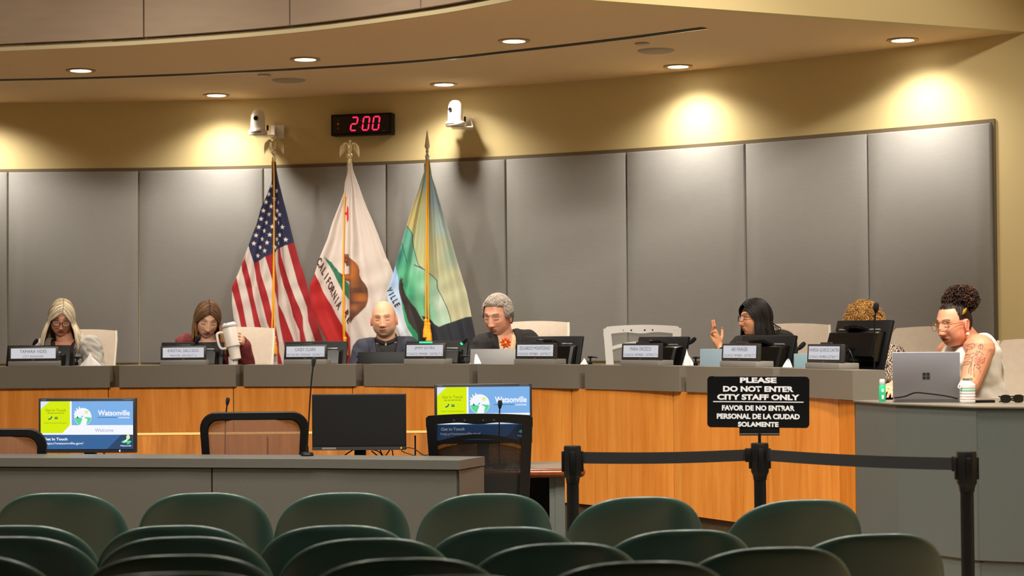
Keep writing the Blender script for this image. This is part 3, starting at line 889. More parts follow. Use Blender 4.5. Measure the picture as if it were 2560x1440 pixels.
# slide on the two lit screens
SLM = [emitmat('slide_yellow', (214, 236, 20), 1.0), emitmat('slide_blue', (128, 178, 234), 1.0), emitmat('slide_white', (246, 248, 255), 1.0), emitmat('slide_navy', (62, 104, 156), 1.0),
       emitmat('slide_navy_dark', (52, 74, 108), 1.0), emitmat('slide_olive_ink', (120, 134, 20), 1.0), emitmat('slide_green', (96, 214, 150), 1.0), emitmat('slide_lilac', (222, 230, 250), 1.0),
       emitmat('slide_teal_ink', (34, 98, 110), 1.0), emitmat('slide_sun', (232, 240, 150), 1.0), emitmat('slide_sky', (70, 150, 226), 1.0), emitmat('slide_grey_ink', (150, 168, 200), 1.0)]
def slide(mb, W, H, M):
    def X(u): return (u - .5) * W
    def Y(v): return (.5 - v) * H
    E = .0004
    def poly(pts, mi, lv): mb.add([(X(u), Y(v), lv * E) for u, v in pts], [tuple(range(len(pts)))], mi, M)
    def txt(s, u, v, wu, hv, mi, lv=5, off=0.0): text_fit(mb, s, X(u), Y(v), wu * W, hv * H, mi, M, off, lv * E)
    poly([(0, 0), (1, 0), (1, 1), (0, 1)], 2, 0)
    poly([(.10, 0), (.318, 0), (.318, .50), (.235, .665), (0, .665), (0, .165)], 0, 1)
    poly([(0, 0), (.10, 0), (0, .165)], 7, 1)
    poly([(.338, 0), (1, 0), (1, .50), (.338, .50)], 1, 1)
    poly([(0, .70), (1, .70), (1, 1), (0, 1)], 3, 1)
    poly([(.875, .70), (1, .70), (1, 1), (.72, 1)], 4, 2)
    txt('Get In Touch', .165, .185, .22, .055, 5)
    for k in range(5): poly([(.075 + .038 * k, .24), (.107 + .038 * k, .24), (.107 + .038 * k, .252), (.075 + .038 * k, .252)], 5, 4)
    txt('https://watsonville.gov/', .165, .455, .25, .032, 5)
    # phone, mail and web symbols
    for k, u in enumerate((.105, .170, .235)):
        if k == 0:
            mb.tube([(X(u - .018), Y(.375), 5 * E), (X(u + .004), Y(.365), 5 * E), (X(u + .016), Y(.335), 5 * E), (X(u + .017), Y(.315), 5 * E)], .0035, 5, 8, M=M)
        elif k == 1:
            poly([(u - .016, .325), (u + .016, .325), (u + .016, .37), (u - .016, .37)], 8, 4); poly([(u - .012, .335), (u + .012, .335), (u, .352)], 0, 5)
        else:
            for j in range(4):
                disc(mb, X(u), Y(.348), .0085, .0085, 8, M, (4 + j * .01) * E, 5, j * PI / 2 + .2, j * PI / 2 + 1.0)
            disc(mb, X(u), Y(.348), .0055, .0055, 0, M, 5 * E, 14)
    # round city emblem
    cx, cy, r = X(.46), Y(.325), .185 * H
    disc(mb, cx, cy, r, r, 2, M, 3 * E, 40)
    mb.add([(cx + r * .96 * math.cos(q), cy + r * .96 * math.sin(q), 4 * E) for q in [PI + .12 + 1.1 * i / 10 for i in range(11)]] + [(cx - .05 * r, cy - .18 * r, 4 * E), (cx - .5 * r, cy - .05 * r, 4 * E)], [tuple(range(13))], 6, M)
    mb.add([(cx + r * .96 * math.cos(q), cy + r * .96 * math.sin(q), 4 * E) for q in [-1.15 + 1.05 * i / 10 for i in range(11)]] + [(cx + .1 * r, cy - .02 * r, 4 * E), (cx + .55 * r, cy - .3 * r, 4 * E)], [tuple(range(13))], 6, M)
    mb.add([(cx - .75 * r, cy - .15 * r, 5 * E), (cx - .63 * r, cy + .12 * r, 5 * E), (cx - .5 * r, cy - .15 * r, 5 * E)], [(0, 1, 2)], 8, M)
    mb.add([(cx - .3 * r, cy - .12 * r, 5 * E), (cx - .05 * r, cy + .12 * r, 5 * E), (cx + .05 * r, cy + .18 * r, 5 * E), (cx - .05 * r, cy - .02 * r, 5 * E)], [(0, 1, 2, 3)], 10, M)
    disc(mb, cx + .42 * r, cy + .52 * r, .22 * r, .2 * r, 9, M, 5 * E, 18)
    for a, l in ((2.0, 1.22), (2.3, 1.25), (2.6, 1.2), (2.85, 1.12)):
        mb.tube([(cx + .95 * r * math.cos(a), cy + .95 * r * math.sin(a), 4 * E), (cx + l * r * math.cos(a - .08), cy + l * r * math.sin(a - .08), 4 * E)], [.005, .002], 5, 2, M=M)
    txt('Watsonville', .795, .245, .345, .115, 2, off=.028)
    poly([(.615, .335), (.83, .335), (.83, .345), (.615, .345)], 8, 4)
    txt('CALIFORNIA', .905, .345, .125, .03, 2, off=.03)
    txt('Welcome', .69, .605, .20, .075, 11)
    txt('Get In Touch', .165, .79, .255, .058, 2, off=.03)
    txt('https://watsonville.gov/', .25, .885, .43, .062, 2, off=.01)
    # small corner emblem
    poly([(.872, .855), (.90, .815), (.985, .83), (.965, .885), (.93, .905), (.94, .86), (.90, .88)], 6, 4)
    poly([(.895, .86), (.925, .80), (.945, .765), (.955, .785), (.925, .845)], 2, 5)
    disc(mb, X(.948), Y(.752), .010, .013, 9, M, 6 * E, 16)
    txt('Watsonville', .922, .93, .12, .03, 2, off=.02)
def screen_monitor(label, px0, px1, py0, Y, yaw, lit, ledc, hgt=None, group='staff monitors'):
    cx = (px0 + px1) / 2; top = P(cx, py0, Y)
    W = (px1 - px0) / F * Y / math.cos(yaw); H = hgt or W * .575
    t = thing('staff_monitor', label, 'monitor', (top.x, Y, .75), yaw, group)
    zt = top.z - .75
    mb = MB(); mb.box((0, .02, zt - H / 2), (W, .035, H), bev=.004); mb.build('housing', M_black if not lit else mat('black_bezel', (32, 32, 36), .4), t, local=True)
    b = .016
    if lit:
        mb = MB(); slide(mb, W - .026, H - .036, Matrix.Translation((0, .0005, zt - H / 2 + .002)) @ XZ); mb.build('screen', SLM, t, local=True, merge=False, sharp=180)
        mb = MB(); mb.box((-W / 2 + .030, .002, zt - .009), (.026, .001, .004)); mb.build('badge', M_silver, t, local=True)
        mb = MB(); mb.box((W / 2 - .042, .002, zt - .009), (.050, .001, .003)); mb.build('badge', M_silver, t, local=True)
    else:
        mb = MB(); mb.box((0, .002, zt - H / 2 + .008), (W - .008, .002, H - .03)); mb.build('screen', mat('unlit_screen', (20, 20, 21), .35), t, local=True)
        mb = MB(); mb.box((0, .0018, zt - H + .010), (W - .006, .002, .017)); mb.build('lower_bezel', mat('dark_grey_bezel', (44, 44, 48), .4), t, local=True)
        mb = MB(); mb.box((-W / 2 + .09, .0005, zt - H + .010), (.075, .001, .010)); mb.build('sticker', M_silver, t, local=True)
    mb = MB(); mb.box((W / 2 - (.025 if not lit else .085), -.0005, zt - H + .011), (.006, .002, .010)); mb.build('power_light', ledc, t, local=True)
    mb = MB(); mb.box((0, .06, (zt - H * .5) / 2), (.06, .03, zt - H * .5)); mb.build('stand_neck', M_black, t, local=True)
    mb = MB(); mb.box((0, .04, .006), (.24, .18, .012), bev=.003); mb.build('stand_foot', M_black, t, local=True)
    if not lit:
        for a in ([(-.03, .06, .10), (-.09, .05, .06), (-.13, .03, .0)], [(.04, .06, .10), (.10, .05, .085), (.14, .03, .03), (.16, .02, 0)], [(.10, .05, .11), (.13, .03, .06), (.17, .03, .10), (.18, .03, 0)], [(.06, .05, .09), (.12, .04, .04), (.15, .03, 0)]):
            mb = MB(); mb.tube(catmull(a, 5), .0035, 6); mb.build('cable', M_black, t, local=True)
    return t
M_amber = emitmat('amber_power_light', (255, 180, 20), 1.2); M_bluel = emitmat('blue_power_light', (200, 210, 255), 1.5)
screen_monitor('lit monitor showing the full welcome slide, left of the brown mesh chairs', 92, 341, 995.5, 10.35, -.12, True, M_bluel, .288)
screen_monitor('lit monitor showing the welcome slide, partly behind the black mesh chair', 1087, 1330, 959.5, 10.45, .10, True, M_bluel, .318)
screen_monitor('switched-off black monitor between the mesh chairs', 779, 1014, 985, 10.35, -.04, False, M_amber, .296)
# curled cable right of the dark monitor
pts = [P(1040, 1140, 10.25), P(1005, 1128, 10.25), P(1015, 1120, 10.25), P(1035, 1122, 10.25), P(1060, 1138, 10.25), P(1080, 1133, 10.25)]
mb = MB(); mb.tube(catmull(pts, 7), .0025, 6)
mb.tube([Vector((pts[0].x, 10.25, pts[0].z)), Vector((pts[0].x, 10.25, .75))], .0025, 6)
o = mb.build('loose_cable', M_black); tag(o, 'thin black cable curling right of the switched-off monitor', 'cable')

goose('desk_microphone', (P(562, 1140, 10.2).x, 10.2, .75), P(569, 1003, 10.18), 'black gooseneck microphone seen through the brown mesh chair', head=.011, hl=.03, group='staff microphones')
goose('desk_microphone', (P(1248, 1150, 10.25).x, 10.25, .75), P(1250, 1011, 10.22), 'black gooseneck microphone in front of the right lit screen', head=.012, hl=.034, group='staff microphones')
# front counter
FC = [(-3.4, 9.62), (-2.43, 9.45), (-1.6, 9.30), (-.9, 9.16), (-.248, 8.985)]
FB = [(-3.35, 9.93), (-2.38, 9.76), (-1.55, 9.61), (-.85, 9.47), (-.135, 9.265)]
def fz(px, py, Y): return P(px, py, Y).z
ZT = P(1100, 1151, 9.0).z; 
def cpoint(tab, px):
    # point of the counter front line at image column px
    best = None
    for i in range(len(tab) - 1):
        for k in range(101):
            x = tab[i][0] + (tab[i + 1][0] - tab[i][0]) * k / 100; y = tab[i][1] + (tab[i + 1][1] - tab[i][1]) * k / 100
            e = abs(1280 + F * x / y - px)
            if best is None or e < best[0]: best = (e, x, y)
    return Vector((best[1], best[2], 0))
t = thing('front_counter', 'long grey front counter behind the green audience chairs', 'counter', (-1.5, 9.4, 0))
mb = MB(); mb.prism(FC + FB[::-1], ZT - .042, ZT); mb.build('top', M_counter, t)
def inset(tab, dy, dx=0): return [(x + dx, y + dy) for x, y in tab]
pA, pB, pC = cpoint(FC, 526), cpoint(FC, 1138), cpoint(FC, 1145)
seg = [(Vector((FC[0][0], FC[0][1], 0)), pA - Vector((.0035, 0, 0))), (pA + Vector((.0035, 0, 0)), pB), (pB + Vector((.012, -.004, 0)), Vector((FC[-1][0], FC[-1][1], 0)))]
for a, b in seg:
    k = [a + (b - a) * i / 5 for i in range(6)]
    k = [Vector((v.x, np.interp(v.x, [p[0] for p in FC], [p[1] for p in FC]) + .012, 0)) for v in k]
    o = strip(k, 0, ZT - .047, .02, 'front_panel', M_counter); o.parent = t; o.location = (1.5, -9.4, 0)
mb = MB(); mb.prism([(FC[-1][0] - .004, FC[-1][1] + .02), (FB[-1][0] - .004, FB[-1][1] - .004), (FB[-1][0] - .03, FB[-1][1] + .0), (FC[-1][0] - .03, FC[-1][1] + .03)], 0, ZT - .047); mb.build('end_panel', M_counter, t)
mb = MB(); mb.prism(inset(FC, .035, -.02) + inset(FB, -.02, -.03)[::-1], 0, ZT - .044); mb.build('core', M_dark, t)
q = P(768, 1140, 9.42)
goose('tall_microphone', (q.x, 9.42, ZT), P(784, 905, 9.42), 'tall thin black microphone rising in front of the dais left of the dark monitor', bow=.42, head=.011, hl=.035, r=.0035, group=None)

# brown mesh chairs
M_brownmesh = meshfabric('brown_mesh_fabric', (112, 80, 66), 0.5, 620, 900)
def rrect(w0, w1, h, r, n=6):
    """rounded trapezoid outline, bottom width w0, top width w1"""
    pts = []
    for cx, cz, a0 in ((w1 / 2 - r, h - r, 0), (-w1 / 2 + r, h - r, PI / 2), (-w0 / 2 + r * .4, r * .4, PI), (w0 / 2 - r * .4, r * .4, 3 * PI / 2)):
        rr = r if cz > h / 2 else r * .4
        for i in range(n + 1):
            q = a0 + PI / 2 * i / n; pts.append((cx + rr * math.cos(q), cz + rr * math.sin(q)))
    return pts
def chair_base(t, seat_m, frame_m, sz=.47, sw=.50, arms=True):
    mb = MB(); mb.box((0, .25, sz), (sw, .48, .07), bev=.03, seg=3); mb.build('seat', seat_m, t, local=True)
    mb = MB(); mb.lathe([(.03, .10), (.03, .26), (.022, .26), (.022, sz - .04), (.07, sz - .03)], 14, M=Matrix.Translation((0, .25, 0))); mb.build('column', frame_m, t, local=True)
    for i in range(5):
        a = 2 * PI * i / 5 + .3
        mb = MB(); mb.tube([(0, .25, .11), (.29 * math.cos(a), .25 + .29 * math.sin(a), .075)], [.028, .018], 8); mb.build('base_spoke', frame_m, t, local=True)
        mb = MB(); mb.lathe([(0, -.012), (.026, -.012), (.03, -.006), (.03, .006), (.026, .012), (0, .012)], 14, M=Matrix.Translation((.29 * math.cos(a), .25 + .29 * math.sin(a), .031)) @ Matrix.Rotation(a, 4, 'Z') @ Matrix.Rotation(PI / 2, 4, 'X')); mb.build('caster', M_black, t, local=True)
    for sx in ((-1, 1) if arms else ()):
        mb = MB(); mb.tube(catmull([(sx * .26, .22, sz - .02), (sx * .30, .24, sz + .03), (sx * .30, .22, sz + .19)], 4), .014, 8); mb.box((sx * .30, .27, sz + .205), (.08, .24, .03), bev=.012); mb.build('armrest', frame_m, t, local=True)
def mesh_chair(label, x, y, ztop, yaw, w0=.50, w1=.545, first=[None]):
    if first[0] is not None:
        return dup(first[0], (x, y, ztop - .98), yaw, label)
    t = thing('mesh_office_chair', label, 'chair', (x, y, ztop - .98), yaw, 'brown mesh office chairs in the well')
    first[0] = t
    z0, h = .50, .48
    def place(pts, dy=0): 
        out = []
        for a, b in pts:
            q = (b / h)
            out.append((a, -.04 - .05 * q + .05 * (a / .27) ** 2 + dy, z0 + b))
        return out
    outer = rrect(w0, w1, h, .085); inner = rrect(w0 - .075, w1 - .085, h - .085, .055); inner = [(a, b + .042) for a, b in inner]
    n = len(outer); mb = MB()
    A, B, A2, B2 = place(outer, -.012), place(inner, -.012), place(outer, .014), place(inner, .014)
    vs = A + B + A2 + B2; fs = []
    for i in range(n):
        j = (i + 1) % n
        fs += [(i, j, n + j, n + i), (2 * n + i, 3 * n + i, 3 * n + j, 2 * n + j), (i, 2 * n + i, 2 * n + j, j), (n + i, n + j, 3 * n + j, 3 * n + i)]
    mb.add(vs, fs)
    o = mb.build('back_frame', M_black, t, local=True)
    bv = o.modifiers.new('b', 'BEVEL'); bv.width = .006; bv.segments = 2; bv.limit_method = 'ANGLE'
    mb = MB()
    def mf(u, v):
        W = (w0 - .07) + ((w1 - .08) - (w0 - .07)) * v; a = (u - .5) * W; b = .04 + (h - .08) * v
        return place([(a, b)], .002)[0]
    mb.grid(mf, 14, 10); mb.build('back_mesh', M_brownmesh, t, local=True)
    mb = MB(); mb.box((0, .0, .47), (.06, .06, .16), bev=.01); mb.build('back_support', M_black, t, local=True)
    chair_base(t, M_black, M_black)
    return t
q = P(634, 1029, 9.85); mesh_chair('brown mesh office chair with black frame in the middle of the well', q.x, 9.90, q.z, 0.05)
q = P(-22, 1072, 9.85); mesh_chair('brown mesh office chair with black frame cut off by the left edge', q.x, 9.95, q.z, -0.1)

# framed task chairs: used black in the well, white at the dais
M_blackmesh = meshfabric('black_mesh_fabric', (12, 12, 13), 0.58, 700, 700)
M_clearmesh = mat('fine_white_mesh', (205, 200, 192), 0.7, alpha=0.10)
M_ivory = mat('ivory_chair_frame', (222, 214, 198), 0.45)
M_cream = mat('cream_chair_fabric', (202, 186, 168), 0.85, var=0.08, vscale=30, bump=0.35, bscale=420)
def frame_chair(label, pos, yaw, frame_m, mesh_m, seat_m, W=.55, Hh=.62, ztop=1.1, group=None, lean=.10, arms=True, pad=None):
    """task chair seen from behind: outer frame with a wave in its top bar, curved lumbar band, see-through mesh"""
    t = thing('task_chair', label, 'chair', pos, yaw, group)
    z0 = ztop - Hh
    wb = W * .86
    def wx(v): return (wb + (W - wb) * v) / 2
    def yy(v, a): return -.02 - lean * v + .05 * (a / (W / 2)) ** 2 
    th = .013
    def plate(name, fn, nu, nv, m, thick=th):
        mb = MB(); vs = []; 
        for s in (-1, 1):
            for j in range(nv + 1):
                for i in range(nu + 1):
                    a, b = fn(i / nu, j / nv); vs.append((a, yy((b - z0) / Hh, a) + s * thick, b))
        Wn = nu + 1; N1 = Wn * (nv + 1); fs = []
        for j in range(nv):
            for i in range(nu):
                q = (j * Wn + i, j * Wn + i + 1, (j + 1) * Wn + i + 1, (j + 1) * Wn + i); fs += [q, tuple(N1 + k for k in reversed(q))]
        for i in range(nu): fs += [(i, i + 1, N1 + i + 1, N1 + i), (nv * Wn + i, N1 + nv * Wn + i, N1 + nv * Wn + i + 1, nv * Wn + i + 1)]
        for j in range(nv): fs += [(j * Wn, N1 + j * Wn, N1 + (j + 1) * Wn, (j + 1) * Wn), (j * Wn + nu, (j + 1) * Wn + nu, N1 + (j + 1) * Wn + nu, N1 + j * Wn + nu)]
        mb.add(vs, fs); return mb.build(name, m, t, local=True)
    def top(u, v):
        a = (u * 2 - 1) * wx(1)
        zt = ztop - .012 * (abs(a) / (W / 2)) ** 2 - (.01 if abs(a) > W / 2 - .012 else 0)
        wave = .042 + .014 * math.exp(-(a / .07) ** 2) - .004 * math.cos(a / (W / 2) * PI)
        return a, zt - wave * (1 - v)
    plate('top_bar', top, 40, 3, frame_m)
    for sx in (-1, 1):
        def side(u, v, sx=sx):
            z = z0 + (Hh - .03) * v; a0 = wx(v)
            return sx * (a0 - .048 * (1 - u)), z
        plate('side_frame', side, 4, 12, frame_m)
    def low(u, v):
        a = (u * 2 - 1) * wx(0); return a, z0 + .05 * v + .015 * (a / .25) ** 2
    plate('bottom_bar', low, 16, 2, frame_m)
    def lum(u, v):
        a = (u * 2 - 1) * (wx(.8) - .03); z = ztop - .100 - .040 * (a / .215) ** 2
        return a, z - .022 * (1 - v)
    plate('lumbar_band', lum, 24, 2, frame_m, .008)
    mb = MB()
    def mf(u, v):
        b = z0 + .03 + (Hh - .085) * v; a = (u * 2 - 1) * (wx((b - z0) / Hh) - .03)
        return (a, yy((b - z0) / Hh, a) + .012, b)
    mb.grid(mf, 16, 14); mb.build('back_mesh', mesh_m, t, local=True)
    if pad:
        mb = MB()
        def pf(u, v):
            b = z0 + .04 + (Hh - .18) * v; a = (u * 2 - 1) * (wx((b - z0) / Hh) - .045)
            b -= .040 * (a / .215) ** 2 * v
            return (a, yy((b - z0) / Hh, a) + .004, b)
        mb.grid(pf, 16, 12); mb.build('lumbar_pad', pad, t, local=True)
    for a in (-.24, -.125, -.07, .025, .08, .235):
        mb = MB(); mb.lathe([(0, 0), (.006, 0), (.005, .003), (0, .0035)], 10, M=Matrix.Translation((a * W / .55, yy(.95, a) - th, ztop - .032)) @ Matrix.Rotation(PI / 2, 4, 'X')); mb.build('screw', M_steel, t, local=True)
    mb = MB(); mb.tube(catmull([(0, -.02, z0 + .06), (0, .0, z0 - .03), (0, .12, .44), (0, .25, .43)], 5), .03, 8); mb.build('back_support', frame_m, t, local=True)
    chair_base(t, seat_m, frame_m, arms=arms)
    return t
q = P(1200, 1033, 9.55)
frame_chair('black mesh task chair with a curved lumbar bar in front of the right lit screen', (q.x, 9.62, q.z - 1.12), -.06, M_black, M_blackmesh, M_black, W=.52, ztop=1.12, Hh=.66, arms=False, pad=meshfabric('dense_black_mesh', (10, 10, 11), 0.80, 700, 700))
q = P(1607, 812, 11.9)
frame_chair('empty white plastic framed task chair seen from behind at the dais', (q.x, 11.95, q.z - 1.12), -.18, M_white, M_clearmesh, M_cream, W=.475, ztop=1.12, Hh=.55, lean=.03)

def cream_chair(label, px0, px1, ytop, Y, yaw, W=.46, grp='cream office chairs at the dais', first=[None]):
    cx = (px0 + px1) / 2; q = P(cx, ytop, Y); s = F / Y
    lab = label
    ztop = q.z - PLAT
    if first[0] is None:
        t = thing('cream_chair', lab, 'chair', (q.x, Y, PLAT), yaw, grp); first[0] = t
        Hh = .62; z0 = 1.0 - Hh
        mb = MB(); vs = []
        nu, nv = 20, 14
        def bf(u, v, s):
            a = (u * 2 - 1); rr = 1 - max(0, (v - .93) / .07) ** 2 * .03
            x = a * (W / 2 * (.86 + .14 * v)) * rr
            zz = z0 + Hh * v - .012 * a * a * v
            return (x, .06 + .16 * v + -.06 * (a ** 2) + s * .012 * (1 - abs(a) ** 6) ** .5 * (1 - v ** 14) ** .5, zz)
        mb.grid(lambda u, v: bf(u, v, -1), nu, nv); mb.grid(lambda u, v: bf(u, v, 1), nu, nv)
        mb.build('backrest', M_cream, t, local=True)
        for sx in (-1, 1):
            mb = MB(); mb.tube([bf(.5 + sx * .5, v / 10, 0) for v in range(11)], .009, 8); mb.build('side_frame', M_ivory, t, local=True)
        mb = MB(); mb.tube(catmull([(0, .13, z0 + .05), (0, .10, z0 - .02), (0, -.02, .43)], 5), .03, 8); mb.build('back_support', M_ivory, t, local=True)
        mb = MB(); mb.box((0, -.18, .46), (.48, .46, .07), bev=.03, seg=3); mb.build('seat', M_cream, t, local=True)
        mb = MB(); mb.lathe([(.03, .10), (.03, .26), (.022, .26), (.022, .43), (.07, .43)], 14, M=Matrix.Translation((0, -.18, 0))); mb.build('column', M_ivory, t, local=True)
        for i in range(5):
            a = 2 * PI * i / 5 + .3
            mb = MB(); mb.tube([(0, -.18, .11), (.29 * math.cos(a), -.18 + .29 * math.sin(a), .075)], [.028, .018], 8); mb.build('base_spoke', M_ivory, t, local=True)
            mb = MB(); mb.lathe([(0, -.012), (.026, -.012), (.03, -.006), (.03, .006), (.026, .012), (0, .012)], 14, M=Matrix.Translation((.29 * math.cos(a), -.18 + .29 * math.sin(a), .031)) @ Matrix.Rotation(a, 4, 'Z') @ Matrix.Rotation(PI / 2, 4, 'X')); mb.build('caster', M_black, t, local=True)
    else:
        t = dup(first[0], (q.x, Y, PLAT), yaw, lab)
    t.location.x -= .22 * math.sin(yaw) * -1 * 0
    dz = ztop - 1.0
    for ch in t.children:
        if ch.name.split('.')[0] in ('backrest', 'side_frame', 'back_support'): ch.location.z = dz
    return t
cream_chair('cream office chair behind the blonde woman in the grey jacket', 110, 293, 823, 13.45, .10)
cream_chair('cream office chair right of the woman in maroon', 520, 676, 817, 13.30, .08)
cream_chair('cream office chair mostly hidden behind the bald man', 925, 1088, 838, 13.22, -.10)
cream_chair('cream office chair behind the grey-haired man', 1245, 1412, 802, 12.82, -.15)
cream_chair('cream office chair behind the black-haired woman', 1880, 2056, 808, 11.5, -.30)
cream_chair('empty cream office chair between the two rightmost women', 2214, 2338, 816, 10.9, -.75)
cream_chair('cream office chair behind the woman with the tattooed arm', 2472, 2680, 846, 10.35, -.55)

# ------------------------------------------------------------------ wall clock
def wall_at(px, py, o):
    """point o in front of the back wall seen at a pixel"""
    d = wall_d(px) - o
    return P(px, py, d)
c0 = wall_at(907, 312, .06); W_, H_ = .470, .158
t = thing('wall_clock', 'black digital wall clock showing 2:00 in red digits', 'clock', c0, math.radians(-15))
mb = MB(); mb.box((0, .02, 0), (W_, .12, H_), bev=.004); mb.build('housing', M_black, t, local=True)
mb = MB(); mb.box((0, -.041, 0), (W_ - .034, .004, H_ - .034)); mb.build('face', mat('dark_plum_lens', (40, 22, 26), .25), t, local=True)
mb = MB()
def seg7(mb, cx, cz, w, h, segs, tk=.009):
    g = .003
    D = {'a': ((-w / 2 + g, h / 2), (w / 2 - g, h / 2)), 'g': ((-w / 2 + g, 0), (w / 2 - g, 0)), 'd': ((-w / 2 + g, -h / 2), (w / 2 - g, -h / 2)),
         'f': ((-w / 2, h / 2 - g), (-w / 2, g)), 'b': ((w / 2, h / 2 - g), (w / 2, g)), 'e': ((-w / 2, -g), (-w / 2, -h / 2 + g)), 'c': ((w / 2, -g), (w / 2, -h / 2 + g))}
    for s in segs:
        (x0, z0), (x1, z1) = D[s]
        dx, dz = x1 - x0, z1 - z0; L = math.hypot(dx, dz); nx, nz = -dz / L * tk / 2, dx / L * tk / 2
        ex, ez = dx / L * tk / 2, dz / L * tk / 2
        pts = [(x0, z0), (x0 + ex + nx, z0 + ez + nz), (x1 - ex + nx, z1 - ez + nz), (x1, z1), (x1 - ex - nx, z1 - ez - nz), (x0 + ex - nx, z0 + ez - nz)]
        mb.prism([(cx + x + .14 * z, cz + z) for x, z in pts], .0, .002, M=XZ2)
XZ2 = Matrix.Translation((0, -.0425, 0)) @ XZ
for cx, sg in ((-.052, 'abged'), (.040, 'abcdef'), (.118, 'abcdef')): seg7(mb, cx, .004, .046, .096, sg)
mb.build('digits', M_ledr, t, local=True, merge=False)
mb = MB()
for z in (.028, -.022): mb.prism([(-.002 + .14 * z + .004 * math.cos(q), z + .004 * math.sin(q)) for q in [2 * PI * i / 10 for i in range(10)]], 0, .002, M=XZ2)
mb.build('colon', M_ledr2, t, local=True)
for z, rgb, nm in ((.036, (26, 66, 52), 'green_lamp'), (.008, (196, 150, 20), 'yellow_lamp'), (-.024, (140, 36, 16), 'red_lamp')):
    mb = MB(); mb.sphere((-.178, -.043, z), .0085, 12, 6, sc=(1, .5, 1)); mb.build('signal_lamp', mat(nm, rgb, .3), t, local=True)
mb = MB(); mb.box((.178, -.0435, -.052), (.026, .001, .006)); mb.build('badge', mat('red_badge', (120, 60, 60), .5), t, local=True)

# ------------------------------------------------------------------ pan-tilt cameras
M_camw = mat('white_camera_shell', (236, 230, 222), 0.35)
def ptz(label, px, py_base, o, lens_yaw):
    b = wall_at(px, py_base, o)
    t = thing('wall_camera', label, 'camera', b, 0, 'white dome cameras on the wall')
    mb = MB(); mb.lathe([(0, -.002), (.066, -.002), (.070, .004), (.070, .026), (.066, .034), (.055, .036), (0, .036)], 32); mb.build('base', M_camw, t, local=True)
    mb = MB()
    n = 28; vs = []
    for i in range(2):
        for j in range(9):
            a = -PI / 2 + (j - 4) * .16 + lens_yaw; vs.append((.0708 * math.cos(a), .0708 * math.sin(a), .012 + i * .006))
    mb.add(vs, [(j, j + 1, 10 + j, 9 + j) for j in range(8)]); mb.build('stripe', M_black, t, local=True, sharp=180)
    mb = MB(); mb.lathe([(.052, .034), (.054, .045), (.053, .115), (.050, .145), (.040, .170), (.024, .184), (0, .188)], 32, sy=.92); mb.build('dome', M_camw, t, local=True)
    R = Matrix.Rotation(lens_yaw, 4, 'Z') @ Matrix.Translation((0, -.044, .118)) @ Matrix.Rotation(PI / 2, 4, 'X')
    mb = MB(); mb.lathe([(.016, .0), (.0175, .012), (.0155, .013), (.014, .008), (0, .007)], 24, M=R); mb.build('lens', M_blackg, t, local=True)
    mb = MB(); mb.box((.075, .07, -.004), (.10, .16, .006), bev=.002)
    mb.box((.02, .05, -.006), (.10, .16, .006), bev=.002)
    n_ = Vector((0, 0, 0))
    mb.prism([(0, -.002), (.14, -.002), (.14, .085), (.11, .085)], -.003, .003, M=Matrix.Translation((.122, .03, 0)) @ Matrix.Rotation(.15, 4, 'Z') @ Matrix(((0, 0, 1, 0), (1, 0, 0, 0), (0, 1, 0, 0), (0, 0, 0, 1))))
    mb.box((.10, .165, .035), (.10, .006, .10), M=Matrix.Rotation(-.18, 4, 'Z'))
    mb.build('bracket', M_camw, t, local=True)
    mb = MB(); mb.box((.066, .045, .055), (.014, .03, .04), bev=.003); mb.build('connector', M_black, t, local=True)
    return t
ptz('white dome camera on the wall left of the clock', 645, 337, .20, -.15)
ptz('white dome camera on the wall right of the clock', 1139, 316, .20, -.75)

# ------------------------------------------------------------------ flags
def inpoly(x, y, poly):
    r = np.zeros(x.shape, bool); n = len(poly); j = n - 1
    for i in range(n):
        xi, yi = poly[i]; xj, yj = poly[j]
        c = ((yi > y) != (yj > y)) & (x < (xj - xi) * (y - yi) / (yj - yi + 1e-12) + xi)
        r ^= c; j = i
    return r
def segdist(x, y, pl):
    d = np.full(x.shape, 1e9)
    for (ax, ay), (bx, by) in zip(pl[:-1], pl[1:]):
        vx, vy = bx - ax, by - ay; L = vx * vx + vy * vy + 1e-9
        t = np.clip(((x - ax) * vx + (y - ay) * vy) / L, 0, 1)
        d = np.minimum(d, np.hypot(x - ax - t * vx, y - ay - t * vy))
    return d
def crop(pts, ox, oy, s=5.332): return [(ox + a / s, oy + b / s) for a, b in pts]
LIN = lambda c: np.array(lin(c))

